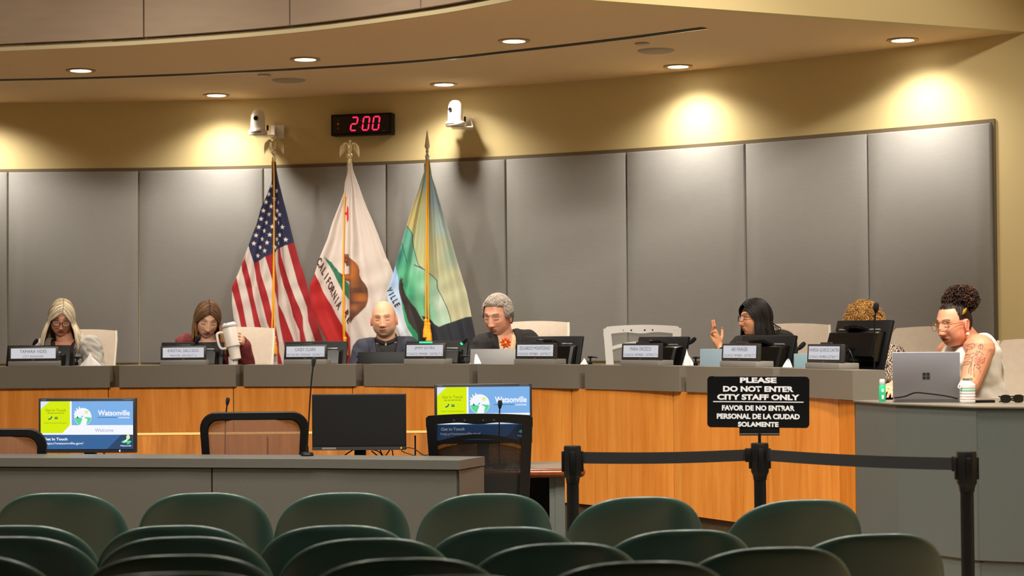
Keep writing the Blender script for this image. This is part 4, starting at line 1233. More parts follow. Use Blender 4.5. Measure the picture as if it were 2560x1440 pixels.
M_cloth = mat('printed_flag_cloth', (255, 255, 255), 0.75, attr='print', bump=0.25, bscale=250, sheen=0.1)
def flag(name, label, px_pole, Y, left, right, paint, fold, finial, cord, texts=(), yfold=None):
    """left/right: outline of the hanging cloth at the flag's own plane; paint(x,y)->rgb"""
    base = P(px_pole, 900, Y); base = Vector((base.x, Y, PLAT))
    t = thing(name, label, 'flag', base, 0, 'flags on gold poles behind the dais')
    ztop = P(px_pole, left[0][1], Y).z
    ys = np.linspace(left[0][1], 960, 440)
    lx = np.interp(ys, [p[1] for p in left], [p[0] for p in left]); rx = np.interp(ys, [p[1] for p in right], [p[0] for p in right])
    k = np.ones(5) / 5
    def sm(a): return np.concatenate([a[:2], np.convolve(a, k, 'valid'), a[-2:]])
    lx, rx = sm(lx), sm(rx)
    nu = 200; us = np.linspace(0, 1, nu + 1)
    X = lx[:, None] + (rx - lx)[:, None] * us[None, :]; Yp = np.repeat(ys[:, None], nu + 1, 1)
    v = (ys - ys[0]) / (ys[-1] - ys[0])
    dep = fold(us[None, :], v[:, None], X, Yp)
    ex_, ey_ = (rx - lx)[:, None] / nu, (ys[1] - ys[0])
    col = sum(paint(X + ex_ * i, Yp + ey_ * j) for i in (-.33, 0, .33) for j in (-.33, 0, .33)) / 9
    # pixel -> plane at depth Y
    o = P(1280, 720, Y); ex = (P(1380, 720, Y) - o) / 100; ey = (P(1280, 820, Y) - o) / 100
    W = np.stack([o.x + ex.x * (X - 1280) + ey.x * (Yp - 720), Y - dep, o.z + ex.z * (X - 1280) + ey.z * (Yp - 720)], -1).reshape(-1, 3)
    W -= np.array(base)
    nv = len(ys); Wn = nu + 1
    idx = np.arange(nv * Wn).reshape(nv, Wn)
    fs = np.stack([idx[:-1, :-1], idx[1:, :-1], idx[1:, 1:], idx[:-1, 1:]], -1).reshape(-1, 4)
    me = bpy.data.meshes.new('cloth')
    me.vertices.add(len(W)); me.vertices.foreach_set('co', W.ravel())
    me.loops.add(fs.size); me.loops.foreach_set('vertex_index', fs.ravel())
    me.polygons.add(len(fs)); me.polygons.foreach_set('loop_start', np.arange(0, fs.size, 4)); me.polygons.foreach_set('loop_total', np.full(len(fs), 4))
    me.update(); me.validate()
    at = me.color_attributes.new('print', 'FLOAT_COLOR', 'POINT')
    rgba = np.concatenate([col.reshape(-1, 3), np.ones((len(W), 1))], 1)
    at.data.foreach_set('color', rgba.ravel())
    me.polygons.foreach_set('use_smooth', [True] * len(me.polygons))
    me.materials.append(M_cloth)
    ob = link('cloth', me, t)
    def onto(px, py):
        """depth of the cloth at a pixel of its own plane"""
        v_ = (py - ys[0]) / (ys[-1] - ys[0]); l = np.interp(py, ys, lx); r = np.interp(py, ys, rx); u_ = (px - l) / (r - l)
        d = float(fold(np.array([[u_]]), np.array([[v_]]), np.array([[px]]), np.array([[py]]))[0, 0]) + .003
        q = o + ex * (px - 1280) + ey * (py - 720); return Vector((q.x, Y - d, q.z))
    mb = MB()
    for s, org, e1, e2, m in texts:
        for k_, ch in enumerate(s):
            if ch == ' ': continue
            vs, f2 = text_geo(ch, .035)
            xs = [q.x for q in vs]; yy = [q.y for q in vs]
            cxm = (max(xs) + min(xs)) / 2; cym = (max(yy) + min(yy)) / 2; hy = max(yy) - min(yy); wxx = max(max(xs) - min(xs), .12)
            pts = []
            for q in vs:
                a = (q.x - cxm) / .62 * .80; b = (q.y - cym) / hy
                px_ = org[0] + e1[0] * (k_ + a) + e2[0] * b; py_ = org[1] + e1[1] * (k_ + a) + e2[1] * b
                pts.append(onto(px_, py_))
            mb.add(pts, f2)
    if texts: mb.build('lettering', m, t, merge=False, sharp=180)
    # pole and finial
    zt = finial(t, px_pole, Y)
    mb = MB(); mb.tube([Vector((base.x, Y + .02, PLAT + .02)), Vector((base.x, Y + .02, zt))], .013, 12); mb.build('pole', mat('gold_pole', (210, 170, 80), .3, .8), t)
    mb = MB(); mb.lathe([(0, 0), (.13, 0), (.14, .01), (.13, .03), (.05, .05), (.025, .07), (.022, .12), (.016, .125)], 24, M=Matrix.Translation((base.x, Y + .02, PLAT))); mb.build('floor_stand', M_gold, t)
    # cord and tassels
    mb = MB()
    for pl in cord['lines']:
        mb.tube(catmull([onto(a, b) - Vector((0, .012, 0)) for a, b in pl], 5), .0052, 7)
    mb.build('cord', M_cord, t)
    for (a, b) in cord['tassels']:
        q = onto(a, b) - Vector((0, .016, 0)); s = F / Y
        mb = MB(); mb.lathe([(0, 0), (.010, -.002), (.014, -.012), (.011, -.024), (.013, -.034), (.012, -.048), (.016, -.054), (.015, -.062), (.019, -.072), (.0225, -.125), (.020, -.128), (0, -.126)], 16, M=Matrix.Translation(q))
        o2 = mb.build('tassel', M_cord, t)
    return t

def eagle(t, px, Y, pts=None, tip=340, base=402):
    zt = P(px, base, Y).z; top = P(px, tip, Y).z; h = top - zt
    x = P(px, base, Y).x; M = Matrix.Translation((x, Y, zt)) @ Matrix.Scale(h / .18, 4)
    mb = MB(); mb.lathe([(.014, -.004), (.015, .0), (.015, .030), (.010, .036), (.012, .044), (.019, .052), (.021, .062), (.018, .072), (.009, .080), (.008, .086), (0, .086)], 20, M=M); mb.build('finial_base', M_gold2, t)
    mb = MB()
    mb.sphere((0, 0, .118), .018, 14, 10, M=M, sc=(1, .9, 1.9)); mb.sphere((.002, -.006, .160), .011, 12, 8, M=M, sc=(1, 1.1, 1.25))
    mb.tube([M @ Vector((0, -.014, .163)), M @ Vector((-.002, -.026, .158))], [.005 * h / .18, .001], 6)
    mb.sphere((0, 0, .090), .012, 12, 8, M=M, sc=(1.2, 1, .8))
    mb.build('eagle_body', M_gold2, t)
    for sx in (-1, 1):
        mb = MB()
        for i in range(7):
            q = i / 6
            a = Vector((sx * (.012 + .028 * q), .004, .128 + .018 * math.sin(q * PI)))
            b = Vector((sx * (.022 + .045 * q), .010 - .008 * q, .142 - .004 * q - .09 * (.4 + .6 * q)))
            c = Vector((sx * (.030 + .030 * q), .002, .150 - .02 * q))
            mb.tube([M @ v for v in catmull([a, c, (b + c) / 2 + Vector((sx * .004, 0, 0)), b], 3)], [.004 * h / .18 * k for k in (1, 1.2, 1.3, 1.3, 1.2, 1.2, 1.1, 1, .7, .3)], 6, flat=.5)
        mb.tube([M @ v for v in catmull([Vector((sx * .008, 0, .120)), Vector((sx * .026, 0, .152)), Vector((sx * .046, .002, .140)), Vector((sx * .062, .002, .095))], 4)], .0045 * h / .18, 7)
        mb.build('wing', M_gold2, t)
    return zt
def spear(t, px, Y):
    zt = P(px, 408, Y).z; top = P(px, 326, Y).z; x = P(px, 380, Y).x; h = top - zt
    M = Matrix.Translation((x, Y, zt)) @ Matrix.Scale(h / .23, 4)
    mb = MB(); mb.lathe([(.013, -.01), (.013, .038), (.016, .046), (.017, .050), (.010, .058), (.008, .070), (.012, .082), (.012, .088), (.007, .094), (0, .094)], 20, M=M); mb.build('finial_base', M_chrome, t)
    mb = MB(); mb.lathe([(.005, .088), (.013, .104), (.019, .118), (.016, .135), (.009, .185), (.002, .228), (0, .23)], 4, M=M @ Matrix.Rotation(.1, 4, 'Z'), sy=.6); mb.build('spear_point', mat('silver_metal', (225, 212, 194), .3, 0.6), t)
    return zt

def star(cx, cy, r, sx=1.0, rot=0.0):
    return [(cx + sx * (r if i % 2 == 0 else r * .40) * math.sin(rot + PI * i / 5), cy - (r if i % 2 == 0 else r * .40) * math.cos(rot + PI * i / 5)) for i in range(10)]

# --- stars and stripes
US_L = [(681, 404), (680.5, 414), (679, 456), (665.6, 491), (652, 521), (642, 561), (634, 581), (625, 606), (613, 641), (605.6, 662.5), (593, 692.5), (581.5, 717), (582, 760), (586, 796), (590.6, 814), (600, 860), (607, 910), (612, 960)]
US_R = [(689, 404), (690.5, 422), (695.7, 452), (706, 495), (718, 540), (727.5, 579.5), (734, 606), (749, 660), (757.5, 681), (772.5, 737.5), (782, 779), (795, 818), (806, 852), (815, 880), (822, 915), (830, 960)]
cA = lambda p: crop(p, 570, 390); cB = lambda p: crop(p, 570, 640)
US_RED = [cB([(255, -30), (225, 40), (190, 110), (195, 180), (235, 340), (290, 560), (330, 760), (365, 935), (420, 1150), (500, 1440), (540, 1720), (660, 1720), (625, 1440), (545, 1190), (450, 935), (400, 760), (350, 560), (305, 300), (265, 150), (240, 40)]),
          cB([(125, 288), (20, 412), (70, 480), (110, 610), (150, 760), (185, 930), (230, 1150), (300, 1450), (330, 1720), (430, 1720), (390, 1440), (320, 1180), (262, 930), (235, 800), (205, 640), (160, 450), (138, 340)]),
          cB([(40, 700), (85, 835), (115, 905), (160, 1150), (200, 1440), (60, 1440)]),
          cB([(350, 95), (415, 60), (440, 200), (480, 320), (530, 470), (575, 640), (605, 780), (640, 900), (665, 1000), (690, 1150), (695, 1280), (740, 1440), (790, 1720), (700, 1720), (680, 1440), (672, 1300), (665, 1150), (600, 1020), (545, 900), (500, 720), (445, 520), (385, 320), (365, 180)]),
          cB([(512, 15), (550, -70), (636, -60), (642, 100), (655, 250), (672, 400), (680, 640), (740, 770), (800, 930), (860, 1080), (880, 1140), (960, 1440), (1030, 1720), (900, 1720), (830, 1440), (745, 1140), (705, 950), (684, 800), (672, 650), (650, 520), (608, 330), (560, 170)]),
          cB([(662, -160), (690, -130), (700, -30), (710, 20), (760, 180), (830, 380), (900, 570), (960, 700), (1000, 820), (1010, 980), (1050, 1140), (1130, 1440), (1200, 1720), (1080, 1720), (1020, 1440), (970, 1140), (960, 1000), (870, 800), (845, 680), (790, 520), (735, 380), (700, 250), (672, 100)]),
          cB([(790, -150), (880, -200), (1000, 90), (1060, 250), (1130, 520), (1180, 740), (1250, 950), (1320, 1140), (1420, 1720), (1330, 1720), (1250, 1440), (1165, 1140), (1110, 980), (1070, 860), (1050, 680), (1000, 540), (935, 380), (885, 200), (835, 20)])]
US_CANTON = [(640, 395), (720, 395), (737, 605), (694.7, 621), (690, 632), (665, 643), (636.6, 659), (632, 645), (627, 630), (624, 618), (616, 606)]
US_STARS = cA([(580, 400), (545, 510), (508, 615), (650, 465), (475, 730), (580, 675), (620, 570), (445, 840), (550, 780), (655, 730), (688, 782), (415, 950), (518, 890), (635, 838), (380, 1060), (487, 998), (598, 945), (722, 948), (352, 1168), (458, 1108), (568, 1055), (688, 1052), (655, 1110), (432, 1218), (533, 1160), (770, 1115), (403, 1330), (500, 1268), (630, 1218), (671, 620), (672, 890), (672, 1165)])
US_SX = [.6, .85, .95, .55, 1, .9, .8, 1, 1, .7, .8, 1, .85, .9, 1, .75, .9, 1, 1, .65, 1, .75, .5, .65, 1, 1, .75, 1, .9, .25, .25, .25]
def us_paint(x, y):
    c = np.empty(x.shape + (3,)); c[:] = LIN((204, 190, 182))
    for p in US_RED: c[inpoly(x, y, p)] = LIN((152, 6, 20))
    c[inpoly(x, y, US_CANTON)] = LIN((27, 29, 70))
    for (a, b), sx in zip(US_STARS, US_SX): c[inpoly(x, y, star(a, b, 6.7, sx, .06))] = LIN((232, 222, 216))
    return c
def mkfold(amps, crease=None):
    def f(u, v, X, Yp):
        d = 0.05 * np.sin(PI * u) * (0.25 + v)
        for a, k, ph in amps: d = d + a * np.sin(2 * PI * k * u + ph) * np.minimum(v * 2.2 + .12, 1.0)
        d = d + 0.0045 * np.sin(9 * u + 38 * v + 3 * np.sin(11 * v)) * v
        if crease:
            cx, wd, am = crease
            d = d + am * np.tanh((X - cx) / wd) * np.minimum(v * 2 + .1, 1)
        return d
    return f
flag('american_flag', 'stars and stripes flag on a gold pole with an eagle', 685, 13.75, US_L, US_R, us_paint, mkfold([(.020, 2.6, .4), (.008, 5.3, 1.2)], (696, 5, -.022)), eagle,
     {'lines': [[(684.5, 402), (686, 450), (687, 560), (687, 660), (686, 760), (684, 836)], [(687.5, 640), (688.5, 720), (690, 800), (690.5, 842)]], 'tassels': [(684.5, 834), (690.5, 840)]})

# --- bear flag
CA_L = [(869.5, 408), (870.6, 414), (868, 432.5), (862, 455), (860, 479), (854, 496), (840.6, 530), (829, 560), (818, 597.5), (800, 641), (788, 679), (781.5, 699), (774, 712.5), (774, 731), (780.6, 774), (790, 797), (801, 821), (816, 851), (828, 880), (838, 915), (850, 960)]
CA_R = [(881, 408), (880, 414), (882, 425), (895, 459), (908, 496), (919, 524), (932.5, 554), (947.5, 592), (968, 648), (972, 654), (983, 681), (1000, 730), (1015, 780), (1030, 830), (1040, 870), (1048, 915), (1055, 960)]
cC = lambda p: crop(p, 760, 380); cD = lambda p: crop(p, 760, 600)
CA_RED = cD([(145, 450), (0, 450), (0, 2000), (632, 2000), (628, 1440), (625, 1300), (560, 1210), (510, 1130), (430, 1000), (370, 880), (310, 790), (250, 690), (200, 560)])
CA_GREEN = cD([(262, 215), (330, 275), (360, 292), (400, 350), (440, 385), (470, 435), (500, 495), (545, 535), (580, 560), (612, 605), (612, 805), (560, 740), (515, 680), (470, 590), (430, 510), (390, 430), (340, 350), (300, 290)])
CA_BEAR = cD([(540, 188), (602, 188), (606, 232), (640, 258), (690, 298), (728, 345), (745, 405), (745, 470), (770, 530), (820, 590), (853, 655), (862, 740), (855, 820), (830, 890), (790, 935), (740, 990), (690, 1030), (650, 1080), (628, 1120), (618, 1010), (615, 800), (612, 558), (560, 542), (510, 510), (480, 475), (470, 428), (500, 452), (540, 462), (612, 452), (611, 352), (568, 350), (556, 312), (540, 300)])
CA_STAR = cC([(572, 703), (593, 745), (596, 905), (572, 942), (570, 846), (530, 823), (568, 795)])
def bl(x, y, cx, cy, rx, ry): return np.exp(-(((x - cx) / rx) ** 2 + ((y - cy) / ry) ** 2))
def ca_paint(x, y):
    c = np.empty(x.shape + (3,)); c[:] = LIN((206, 192, 184))
    c[inpoly(x, y, CA_RED)] = LIN((168, 9, 12))
    g = inpoly(x, y, CA_GREEN); c[g] = LIN((26, 108, 82))
    for a, b in cD([(380, 345), (418, 405), (450, 560), (500, 555), (580, 675), (590, 640), (530, 600)]): c[g & (np.hypot(x - a, y - b) < 2.2)] = LIN((70, 70, 50))
    m = inpoly(x, y, CA_BEAR)
    sh = np.clip(bl(x, y, 888, 680, 11, 34) + bl(x, y, 870, 692, 10, 6) + .9 * bl(x, y, 903, 745, 16, 14) + .5 * bl(x, y, 884, 770, 14, 8) + .5 * bl(x, y, 866, 638, 6, 5), 0, 1)
    sh = np.clip(sh - .7 * bl(x, y, 895, 727, 22, 5) - .4 * bl(x, y, 895, 757, 22, 3), 0, 1)
    cb = LIN((92, 52, 30)) + sh[..., None] * (LIN((184, 104, 36)) - LIN((92, 52, 30)))
    c[m] = cb[m]
    c[inpoly(x, y, cD([(540, 258), (580, 252), (575, 278), (545, 276)]))] = LIN((220, 20, 24))
    c[inpoly(x, y, CA_STAR)] = LIN((198, 12, 22))
    return c
M_brink = mat('brown_ink', (74, 36, 36), .8); M_nink = mat('dark_ink', (34, 34, 48), .8)
e1 = (265 / 9 / 5.332, 580 / 9 / 5.332)
flag('bear_flag', 'white bear flag with a red band on a gold pole with an eagle', 874, 13.5, CA_L, CA_R, ca_paint, mkfold([(.018, 2.2, 2.0), (.010, 4.4, .5)], (874.5, 4, .020)),
     lambda t, px, Y: eagle(t, px, Y, None, 347, 410),
     {'lines': [[(861, 485), (860.5, 560), (859.5, 640), (859.5, 740), (859, 800), (860, 845)], [(861, 690), (861.5, 760), (862.5, 820), (863, 848)]], 'tassels': [(863.5, 842)]},
     texts=[('CALIFORNIA', cD([(205, 285)])[0], e1, (58 / 5.332, -88 / 5.332), M_brink), ('RE', cD([(575, 985)])[0], (34 / 5.332, 84 / 5.332), (56 / 5.332, -60 / 5.332), M_brink)])

# --- city flag
CI_L = [(1063, 398), (1063.5, 403), (1061.6, 424), (1055, 444), (1044, 480), (1030.6, 517.5), (1016.6, 562.5), (1006, 602), (992, 652.6), (985.6, 675.6), (978, 700), (970.6, 722.5), (968, 738), (972, 765), (985, 800), (1000, 835), (1012, 870), (1020, 915), (1030, 960)]
CI_R = [(1073, 398), (1074, 403), (1079, 439), (1089, 469), (1104, 521), (1115, 557), (1126, 594), (1145, 660), (1156, 696), (1166.6, 730), (1175, 771), (1180, 797.5), (1187, 831), (1192, 852), (1197, 880), (1202, 915), (1208, 960)]
cE = lambda p: crop(p, 950, 390); cG = lambda p: crop(p, 950, 640)
CI_EDGE = cE([(355, 930), (400, 985), (438, 1055), (432, 1120), (450, 1230), (480, 1340), (510, 1435)]) + cG([(520, 130), (600, 190), (650, 230), (700, 265), (760, 330), (765, 430), (830, 550), (890, 680), (930, 790), (950, 885)])
CI_HILL = CI_EDGE + [(1130, 960), (900, 960), (900, 560)]
CI_BLUE = cG([(213, 130), (245, 260), (255, 330), (255, 450), (285, 560), (300, 700), (330, 850), (370, 960), (430, 1055), (500, 1720), (-300, 1720), (-300, 130)])
CI_WING = cG([(290, 255), (285, 312), (310, 293), (298, 362), (312, 350), (310, 420), (345, 520), (410, 620), (480, 700), (520, 770), (560, 840), (598, 882), (570, 820), (556, 800), (620, 808), (680, 848), (730, 908), (790, 945), (870, 910), (950, 885), (1050, 850), (1150, 815), (1240, 806), (1420, 1140), (1500, 1720), (560, 1720), (505, 1050), (470, 990), (440, 960), (418, 925), (385, 890), (360, 820), (345, 760), (325, 700), (320, 660), (285, 580), (258, 480), (255, 400), (266, 320)])
CI_C = [(1058, 440, 158, 180, 165), (1045, 500, 204, 196, 134), (1028, 545, 208, 188, 116), (1060, 560, 176, 186, 142), (1062, 640, 196, 198, 142), (1082, 440, 166, 192, 214), (1095, 500, 160, 190, 208), (1108, 560, 176, 198, 198), (1088, 620, 192, 190, 154), (1130, 640, 170, 192, 172), (1120, 700, 198, 200, 160), (1150, 710, 204, 204, 168), (1165, 765, 208, 208, 170), (1140, 795, 206, 200, 160), (1100, 680, 190, 190, 150)]
CI_G = [(1008, 600, 90, 160, 140), (998, 640, 26, 108, 96), (1015, 650, 70, 160, 130), (1003, 690, 70, 165, 120), (1025, 730, 62, 152, 112), (1040, 690, 110, 186, 146), (1060, 760, 88, 166, 122), (1075, 720, 158, 196, 172), (1075, 780, 120, 180, 150), (1100, 760, 186, 200, 184), (1112, 800, 176, 204, 180), (1010, 800, 30, 150, 96), (1030, 830, 24, 140, 92), (1050, 660, 150, 190, 165)]
def idw(x, y, pts):
    n = np.zeros(x.shape + (3,)); w = np.zeros(x.shape)
    for a, b, r, g, bb in pts:
        k = 1 / (((x - a) ** 2 + ((y - b) * .8) ** 2) + 60) ** 1.6
        n += k[..., None] * LIN((r, g, bb)); w += k
    return n / w[..., None]
def ci_paint(x, y):
    c = idw(x, y, CI_C) * .8
    m = inpoly(x, y, CI_HILL); c[m] = idw(x, y, CI_G)[m]
    c[segdist(x, y, CI_EDGE) < .9] = LIN((44, 56, 62))
    c[segdist(x, y, cE([(295, 1165), (310, 1240), (340, 1340), (357, 1415)])) < .9] = LIN((40, 66, 60))
    c[segdist(x, y, cG([(455, 118), (495, 138), (545, 158), (580, 178)])) < 1.1] = LIN((34, 40, 56))
    b = inpoly(x, y, CI_BLUE); tt = np.clip((y - 680) / 130, 0, 1)[..., None]
    cb = LIN((146, 182, 226)) * (1 - tt) + LIN((206, 212, 222)) * tt
    c[b] = cb[b]
    c[segdist(x, y, cG([(213, 130), (245, 260), (255, 330), (255, 450)])) < .6] = LIN((60, 90, 110))
    k = inpoly(x, y, CI_WING); tt = np.clip((x - 1040) / 40, 0, 1)[..., None]
    ck = LIN((48, 38, 36)) * (1 - tt) + LIN((30, 31, 42)) * tt
    c[k] = ck[k]
    return c
flag('city_flag', 'green and cream city flag with black hills on a gold pole with a spear tip', 1068, 13.35, CI_L, CI_R, ci_paint, mkfold([(.018, 2.4, .8), (.009, 5.6, 2.0)]), spear,
     {'lines': [[(1068, 402), (1068, 480), (1067, 580), (1066.5, 680), (1066, 760), (1066, 798)], [(1070.5, 402), (1071, 480), (1071, 580), (1071.5, 680), (1071.5, 760), (1073, 806)]], 'tassels': [(1066, 797), (1073, 806)]},
     texts=[('VILLE', cG([(128, 455)])[0], (26 / 5.332, 49 / 5.332), (70 / 5.332, -42 / 5.332), M_nink)])

# ------------------------------------------------------------------ stanchions and sign
def stanchion(label, px, ytop, zt=.985):
    d = F * (CAM.z - zt) / (ytop - (836 - ROLL * (px - 1280)))
    q = P(px, ytop, d)
    t = thing('belt_stanchion', label, 'stanchion', (q.x, d, 0), 0, 'black belt stanchions')
    mb = MB(); mb.lathe([(0, 0), (.17, 0), (.175, .006), (.17, .016), (.05, .03), (.03, .045), (0, .045)], 32); mb.build('base', M_black, t, local=True)
    mb = MB(); mb.lathe([(.0255, .03), (.0255, zt - .13)], 20); mb.build('post', M_black, t, local=True)
    mb = MB()
    prof = [(.0285, zt - .155), (.030, zt - .14), (.034, zt - .128), (.0385, zt - .122), (.0385, zt - .006), (.036, zt), (0, zt)]
    mb.lathe(prof, 8, M=Matrix.Rotation(PI / 8, 4, 'Z'))
    for a in range(4): mb.box((0, -.040, zt - .065), (.020, .012, .085), M=Matrix.Rotation(a * PI / 2, 4, 'Z'), bev=.002)
    mb.build('belt_head', M_black, t, local=True)
    return t, q, d, zt
S1 = stanchion('black belt stanchion beside the clerk desk, at the left end of the belt', 1431, 1114)
S2 = stanchion('black belt stanchion in the middle, carrying the sign', 1899, 1107)
S3 = stanchion('black belt stanchion standing at the right end of the belt', 2416, 1128)
M_belt = mat('black_woven_belt', (17, 17, 20), .85, bump=.4, bscale=500)
for (ta, a, da, zt), (tb, b, db, _) in ((S1, S2), (S2, S3)):
    A = Vector((a.x, da, zt - .05)); B = Vector((b.x, db, zt - .05)); u = (B - A).normalized()
    A = A + u * .04; B = B - u * .055
    mb = MB(); nrm = Vector((-u.y, u.x, 0)) * .001
    vs = []; N = 16
    for i in range(N + 1):
        p = A.lerp(B, i / N) - Vector((0, 0, .006 * math.sin(PI * i / N)))
        for dz, s in ((.024, 1), (.024, -1), (-.024, -1), (-.024, 1)): vs.append(p + nrm * s + Vector((0, 0, dz)))
    fs = [(i * 4 + j, i * 4 + (j + 1) % 4, (i + 1) * 4 + (j + 1) % 4, (i + 1) * 4 + j) for i in range(N) for j in range(4)] + [(0, 1, 2, 3), (N * 4, N * 4 + 1, N * 4 + 2, N * 4 + 3)]
    mb.add(vs, fs); mb.build('belt', M_belt, ta)
    mb = MB(); mb.box((0, 0, 0), (.030, .02, .058), M=Matrix.Translation(B + u * .008) @ u.to_track_quat('X', 'Z').to_matrix().to_4x4(), bev=.003); mb.build('belt_clip', M_black, ta)
# sign on the middle stanchion
_, q, d, zt = S2
tl, tr_, bl_ = P(1772, 940, d), P(2024, 943.5, d), P(1776, 1064, d)
WS_, HS_ = (tr_ - tl).length * 1.005, .2155
zc = P(1898, 1005, d).z
t = thing('sign', 'black sign reading PLEASE DO NOT ENTER CITY STAFF ONLY on the middle stanchion', 'sign', (q.x, d, zt), -.10)
zl = zc - zt
rr = []
for cx, cz, a0 in ((WS_ / 2 - .016, HS_ / 2 - .016, 0), (-WS_ / 2 + .016, HS_ / 2 - .016, PI / 2), (-WS_ / 2 + .016, -HS_ / 2 + .016, PI), (WS_ / 2 - .016, -HS_ / 2 + .016, 3 * PI / 2)):
    for i in range(5): rr.append((cx + .016 * math.cos(a0 + PI / 2 * i / 4), cz + .016 * math.sin(a0 + PI / 2 * i / 4)))
MS = Matrix.Translation((-.004, -.004, zl)) @ Matrix.Rotation(.012, 4, 'Y') @ XZ
mb = MB(); mb.prism(rr, -.006, 0, M=MS); mb.build('panel', mat('black_sign_board', (9, 9, 12), .3), t, local=True)
M_signink = mat('white_vinyl', (236, 237, 246), .5)
mb = MB()
for s, v, wd, hh in (('PLEASE', .075, .358, .108), ('DO NOT ENTER', .246, .690, .112), ('CITY STAFF ONLY', .405, .805, .112), ('FAVOR DE NO ENTRAR', .617, .712, .105), ('PERSONAL DE LA CIUDAD', .780, .812, .105), ('SOLAMENTE', .935, .398, .098)):
    if s.startswith('FAVOR'): mb.build('lettering', M_signink, t, local=True, merge=False, sharp=180); mb = MB()
    text_fit(mb, s, 0, (.5 - v) * HS_, wd * WS_, hh * HS_, 0, MS, off=.045, z=.0012)
mb.build('lettering', M_signink, t, local=True, merge=False, sharp=180)
mb = MB(); mb.box((0, (.5 - .497) * HS_, .001), (.885 * WS_, .0036, .001), M=MS); mb.build('rule_line', M_signink, t, local=True)
mb = MB(); mb.box((0, 0.004, zl - HS_ / 2 - .016), (.168, .012, .034), bev=.002); mb.build('bracket', M_black, t, local=True)
mb = MB(); mb.box((0, -.003, zl - HS_ / 2 - .026), (.166, .002, .004)); mb.build('bracket_edge', M_silver, t, local=True)
mb = MB(); mb.tube([(0, 0, 0), (0, 0, zl - HS_ / 2 - .02)], .0065, 10); mb.build('stem', M_black, t, local=True)
mb = MB(); mb.box((0, -.002, zl + HS_ / 2 + .0015), (WS_ * .88, .004, .004)); mb.build('top_edge', M_silver, t, local=True)

# ------------------------------------------------------------------ audience chairs
def aud_chair(label):
    t = thing('audience_chair', label, 'chair', (0, 0, 0), 0, 'dark green moulded audience chairs')
    W, H, z0 = .265, .86, .40
    def shell(u, v, s):
        a = math.sin(u * PI / 2)                      # u in -1..1
        vv = math.sin(v * PI / 2)                     # rows crowd near the rounded top
        z = z0 + (H - z0) * vv
        b = max(0.0, (z - (H - .26)) / .26)
        w = W * (1 - b ** 2.8) ** (1 / 2.8) if b < 1 else 0.0
        w *= 1 - .10 * max(0, (.62 - z) / .22)
        e = min(1.0, abs(a)); 
        th = .023 * (1 - e ** 6) ** .5 * (1 - max(0, v - .1) ** 10) ** .5
        th *= (1 - b ** 6) ** .5 if b < 1 else 0
        x = a * w
        y = -.055 - .16 * (z - z0) / (H - z0) + .085 * (x / W) ** 2 + .012 * math.sin((z - z0) * 7)
        return (x, y + s * th, z)
    mb = MB()
    nu, nv = 30, 22
    for s in (-1, 1): mb.grid(lambda u, v: shell(u * 2 - 1, v, s), nu, nv)
    mb.build('backrest', M_green_pl, t, local=True, sharp=70)
    def seat(u, v, s):
        a = (u * 2 - 1); e = abs(a)
        y = -.06 + .44 * v; x = a * (.225 - .02 * v) * (1 - .0 * v)
        if v > .85: x *= (1 - ((v - .85) / .15) ** 3 * .25)
        z = .425 + .03 * e ** 3 - .02 * math.sin(PI * v) - (.04 * ((v - .85) / .15) ** 2 if v > .85 else 0) + (.05 * (1 - v / .12) if v < .12 else 0)
        return (x, y, z + s * .011 * (1 - e ** 9) ** .5 * (1 - abs(2 * v - 1) ** 12) ** .5)
    mb = MB()
    for s in (-1, 1): mb.grid(lambda u, v: seat(u, v, s), 18, 16)
    mb.build('seat', M_green_pl, t, local=True, sharp=70)
    for sx in (-1, 1):
        mb = MB(); mb.tube(catmull([(sx * .19, -.02, .40), (sx * .235, -.10, .25), (sx * .245, -.16, 0)], 4), .011, 8); mb.build('leg', M_steel, t, local=True)
        mb = MB(); mb.tube(catmull([(sx * .19, .26, .40), (sx * .235, .31, .25), (sx * .24, .34, 0)], 4), .011, 8); mb.build('leg', M_steel, t, local=True)
    mb = MB()
    for sx in (-1, 1): mb.tube([(sx * .17, -.06, .405), (sx * .17, .30, .40)], .010, 8)
    mb.tube([(-.19, -.0, .402), (.19, -.0, .402)], .010, 8); mb.tube([(-.19, .26, .402), (.19, .26, .402)], .010, 8)
    mb.build('seat_frame', M_steel, t, local=True)
    return t
ROWS = [  # apex pixels, floor height
    ('front row', 0.0, [(140, 1230.5), (508, 1230), (858, 1229.5), (1222, 1232), (1605, 1240), (2012, 1247)]),
    ('second row', 0.0, [(32, 1311), (434, 1311), (842, 1311), (1268, 1315), (1712, 1322), (2196, 1332)]),
    ('third row', .037, [(14, 1339), (452, 1339), (922, 1343), (1402, 1355), (1940, 1365)]),
    ('fourth row', .085, [(-128, 1384), (440, 1384), (1014, 1392), (1602, 1400)]),
    ('fifth row', .155, [(435, 1428), (1118, 1436)]),
]
ordn = ['first', 'second', 'third', 'fourth', 'fifth', 'sixth']
AC = None
for ri, (rn, fl, pts) in enumerate(ROWS):
    for i, (px, py) in enumerate(pts):
        hz = 836 - ROLL * (px - 1280)
        d = F * (CAM.z - .86 - fl) / (py - hz)
        q = P(px, py, d)
        lab = 'dark green plastic audience chair, %s, %s from the left' % (rn, ordn[i])
        yw = .10 + .05 * (px - 600) / 1000
        # the shell's top sits .215 behind its origin
        off = Matrix.Rotation(yw, 3, 'Z') @ Vector((0, -.205, 0))
        loc = (q.x - off.x, d - off.y, fl)
        if AC is None:
            AC = aud_chair(lab); AC.location = loc; AC.rotation_euler = (0, 0, yw)
        else: dup(AC, loc, yw, lab)

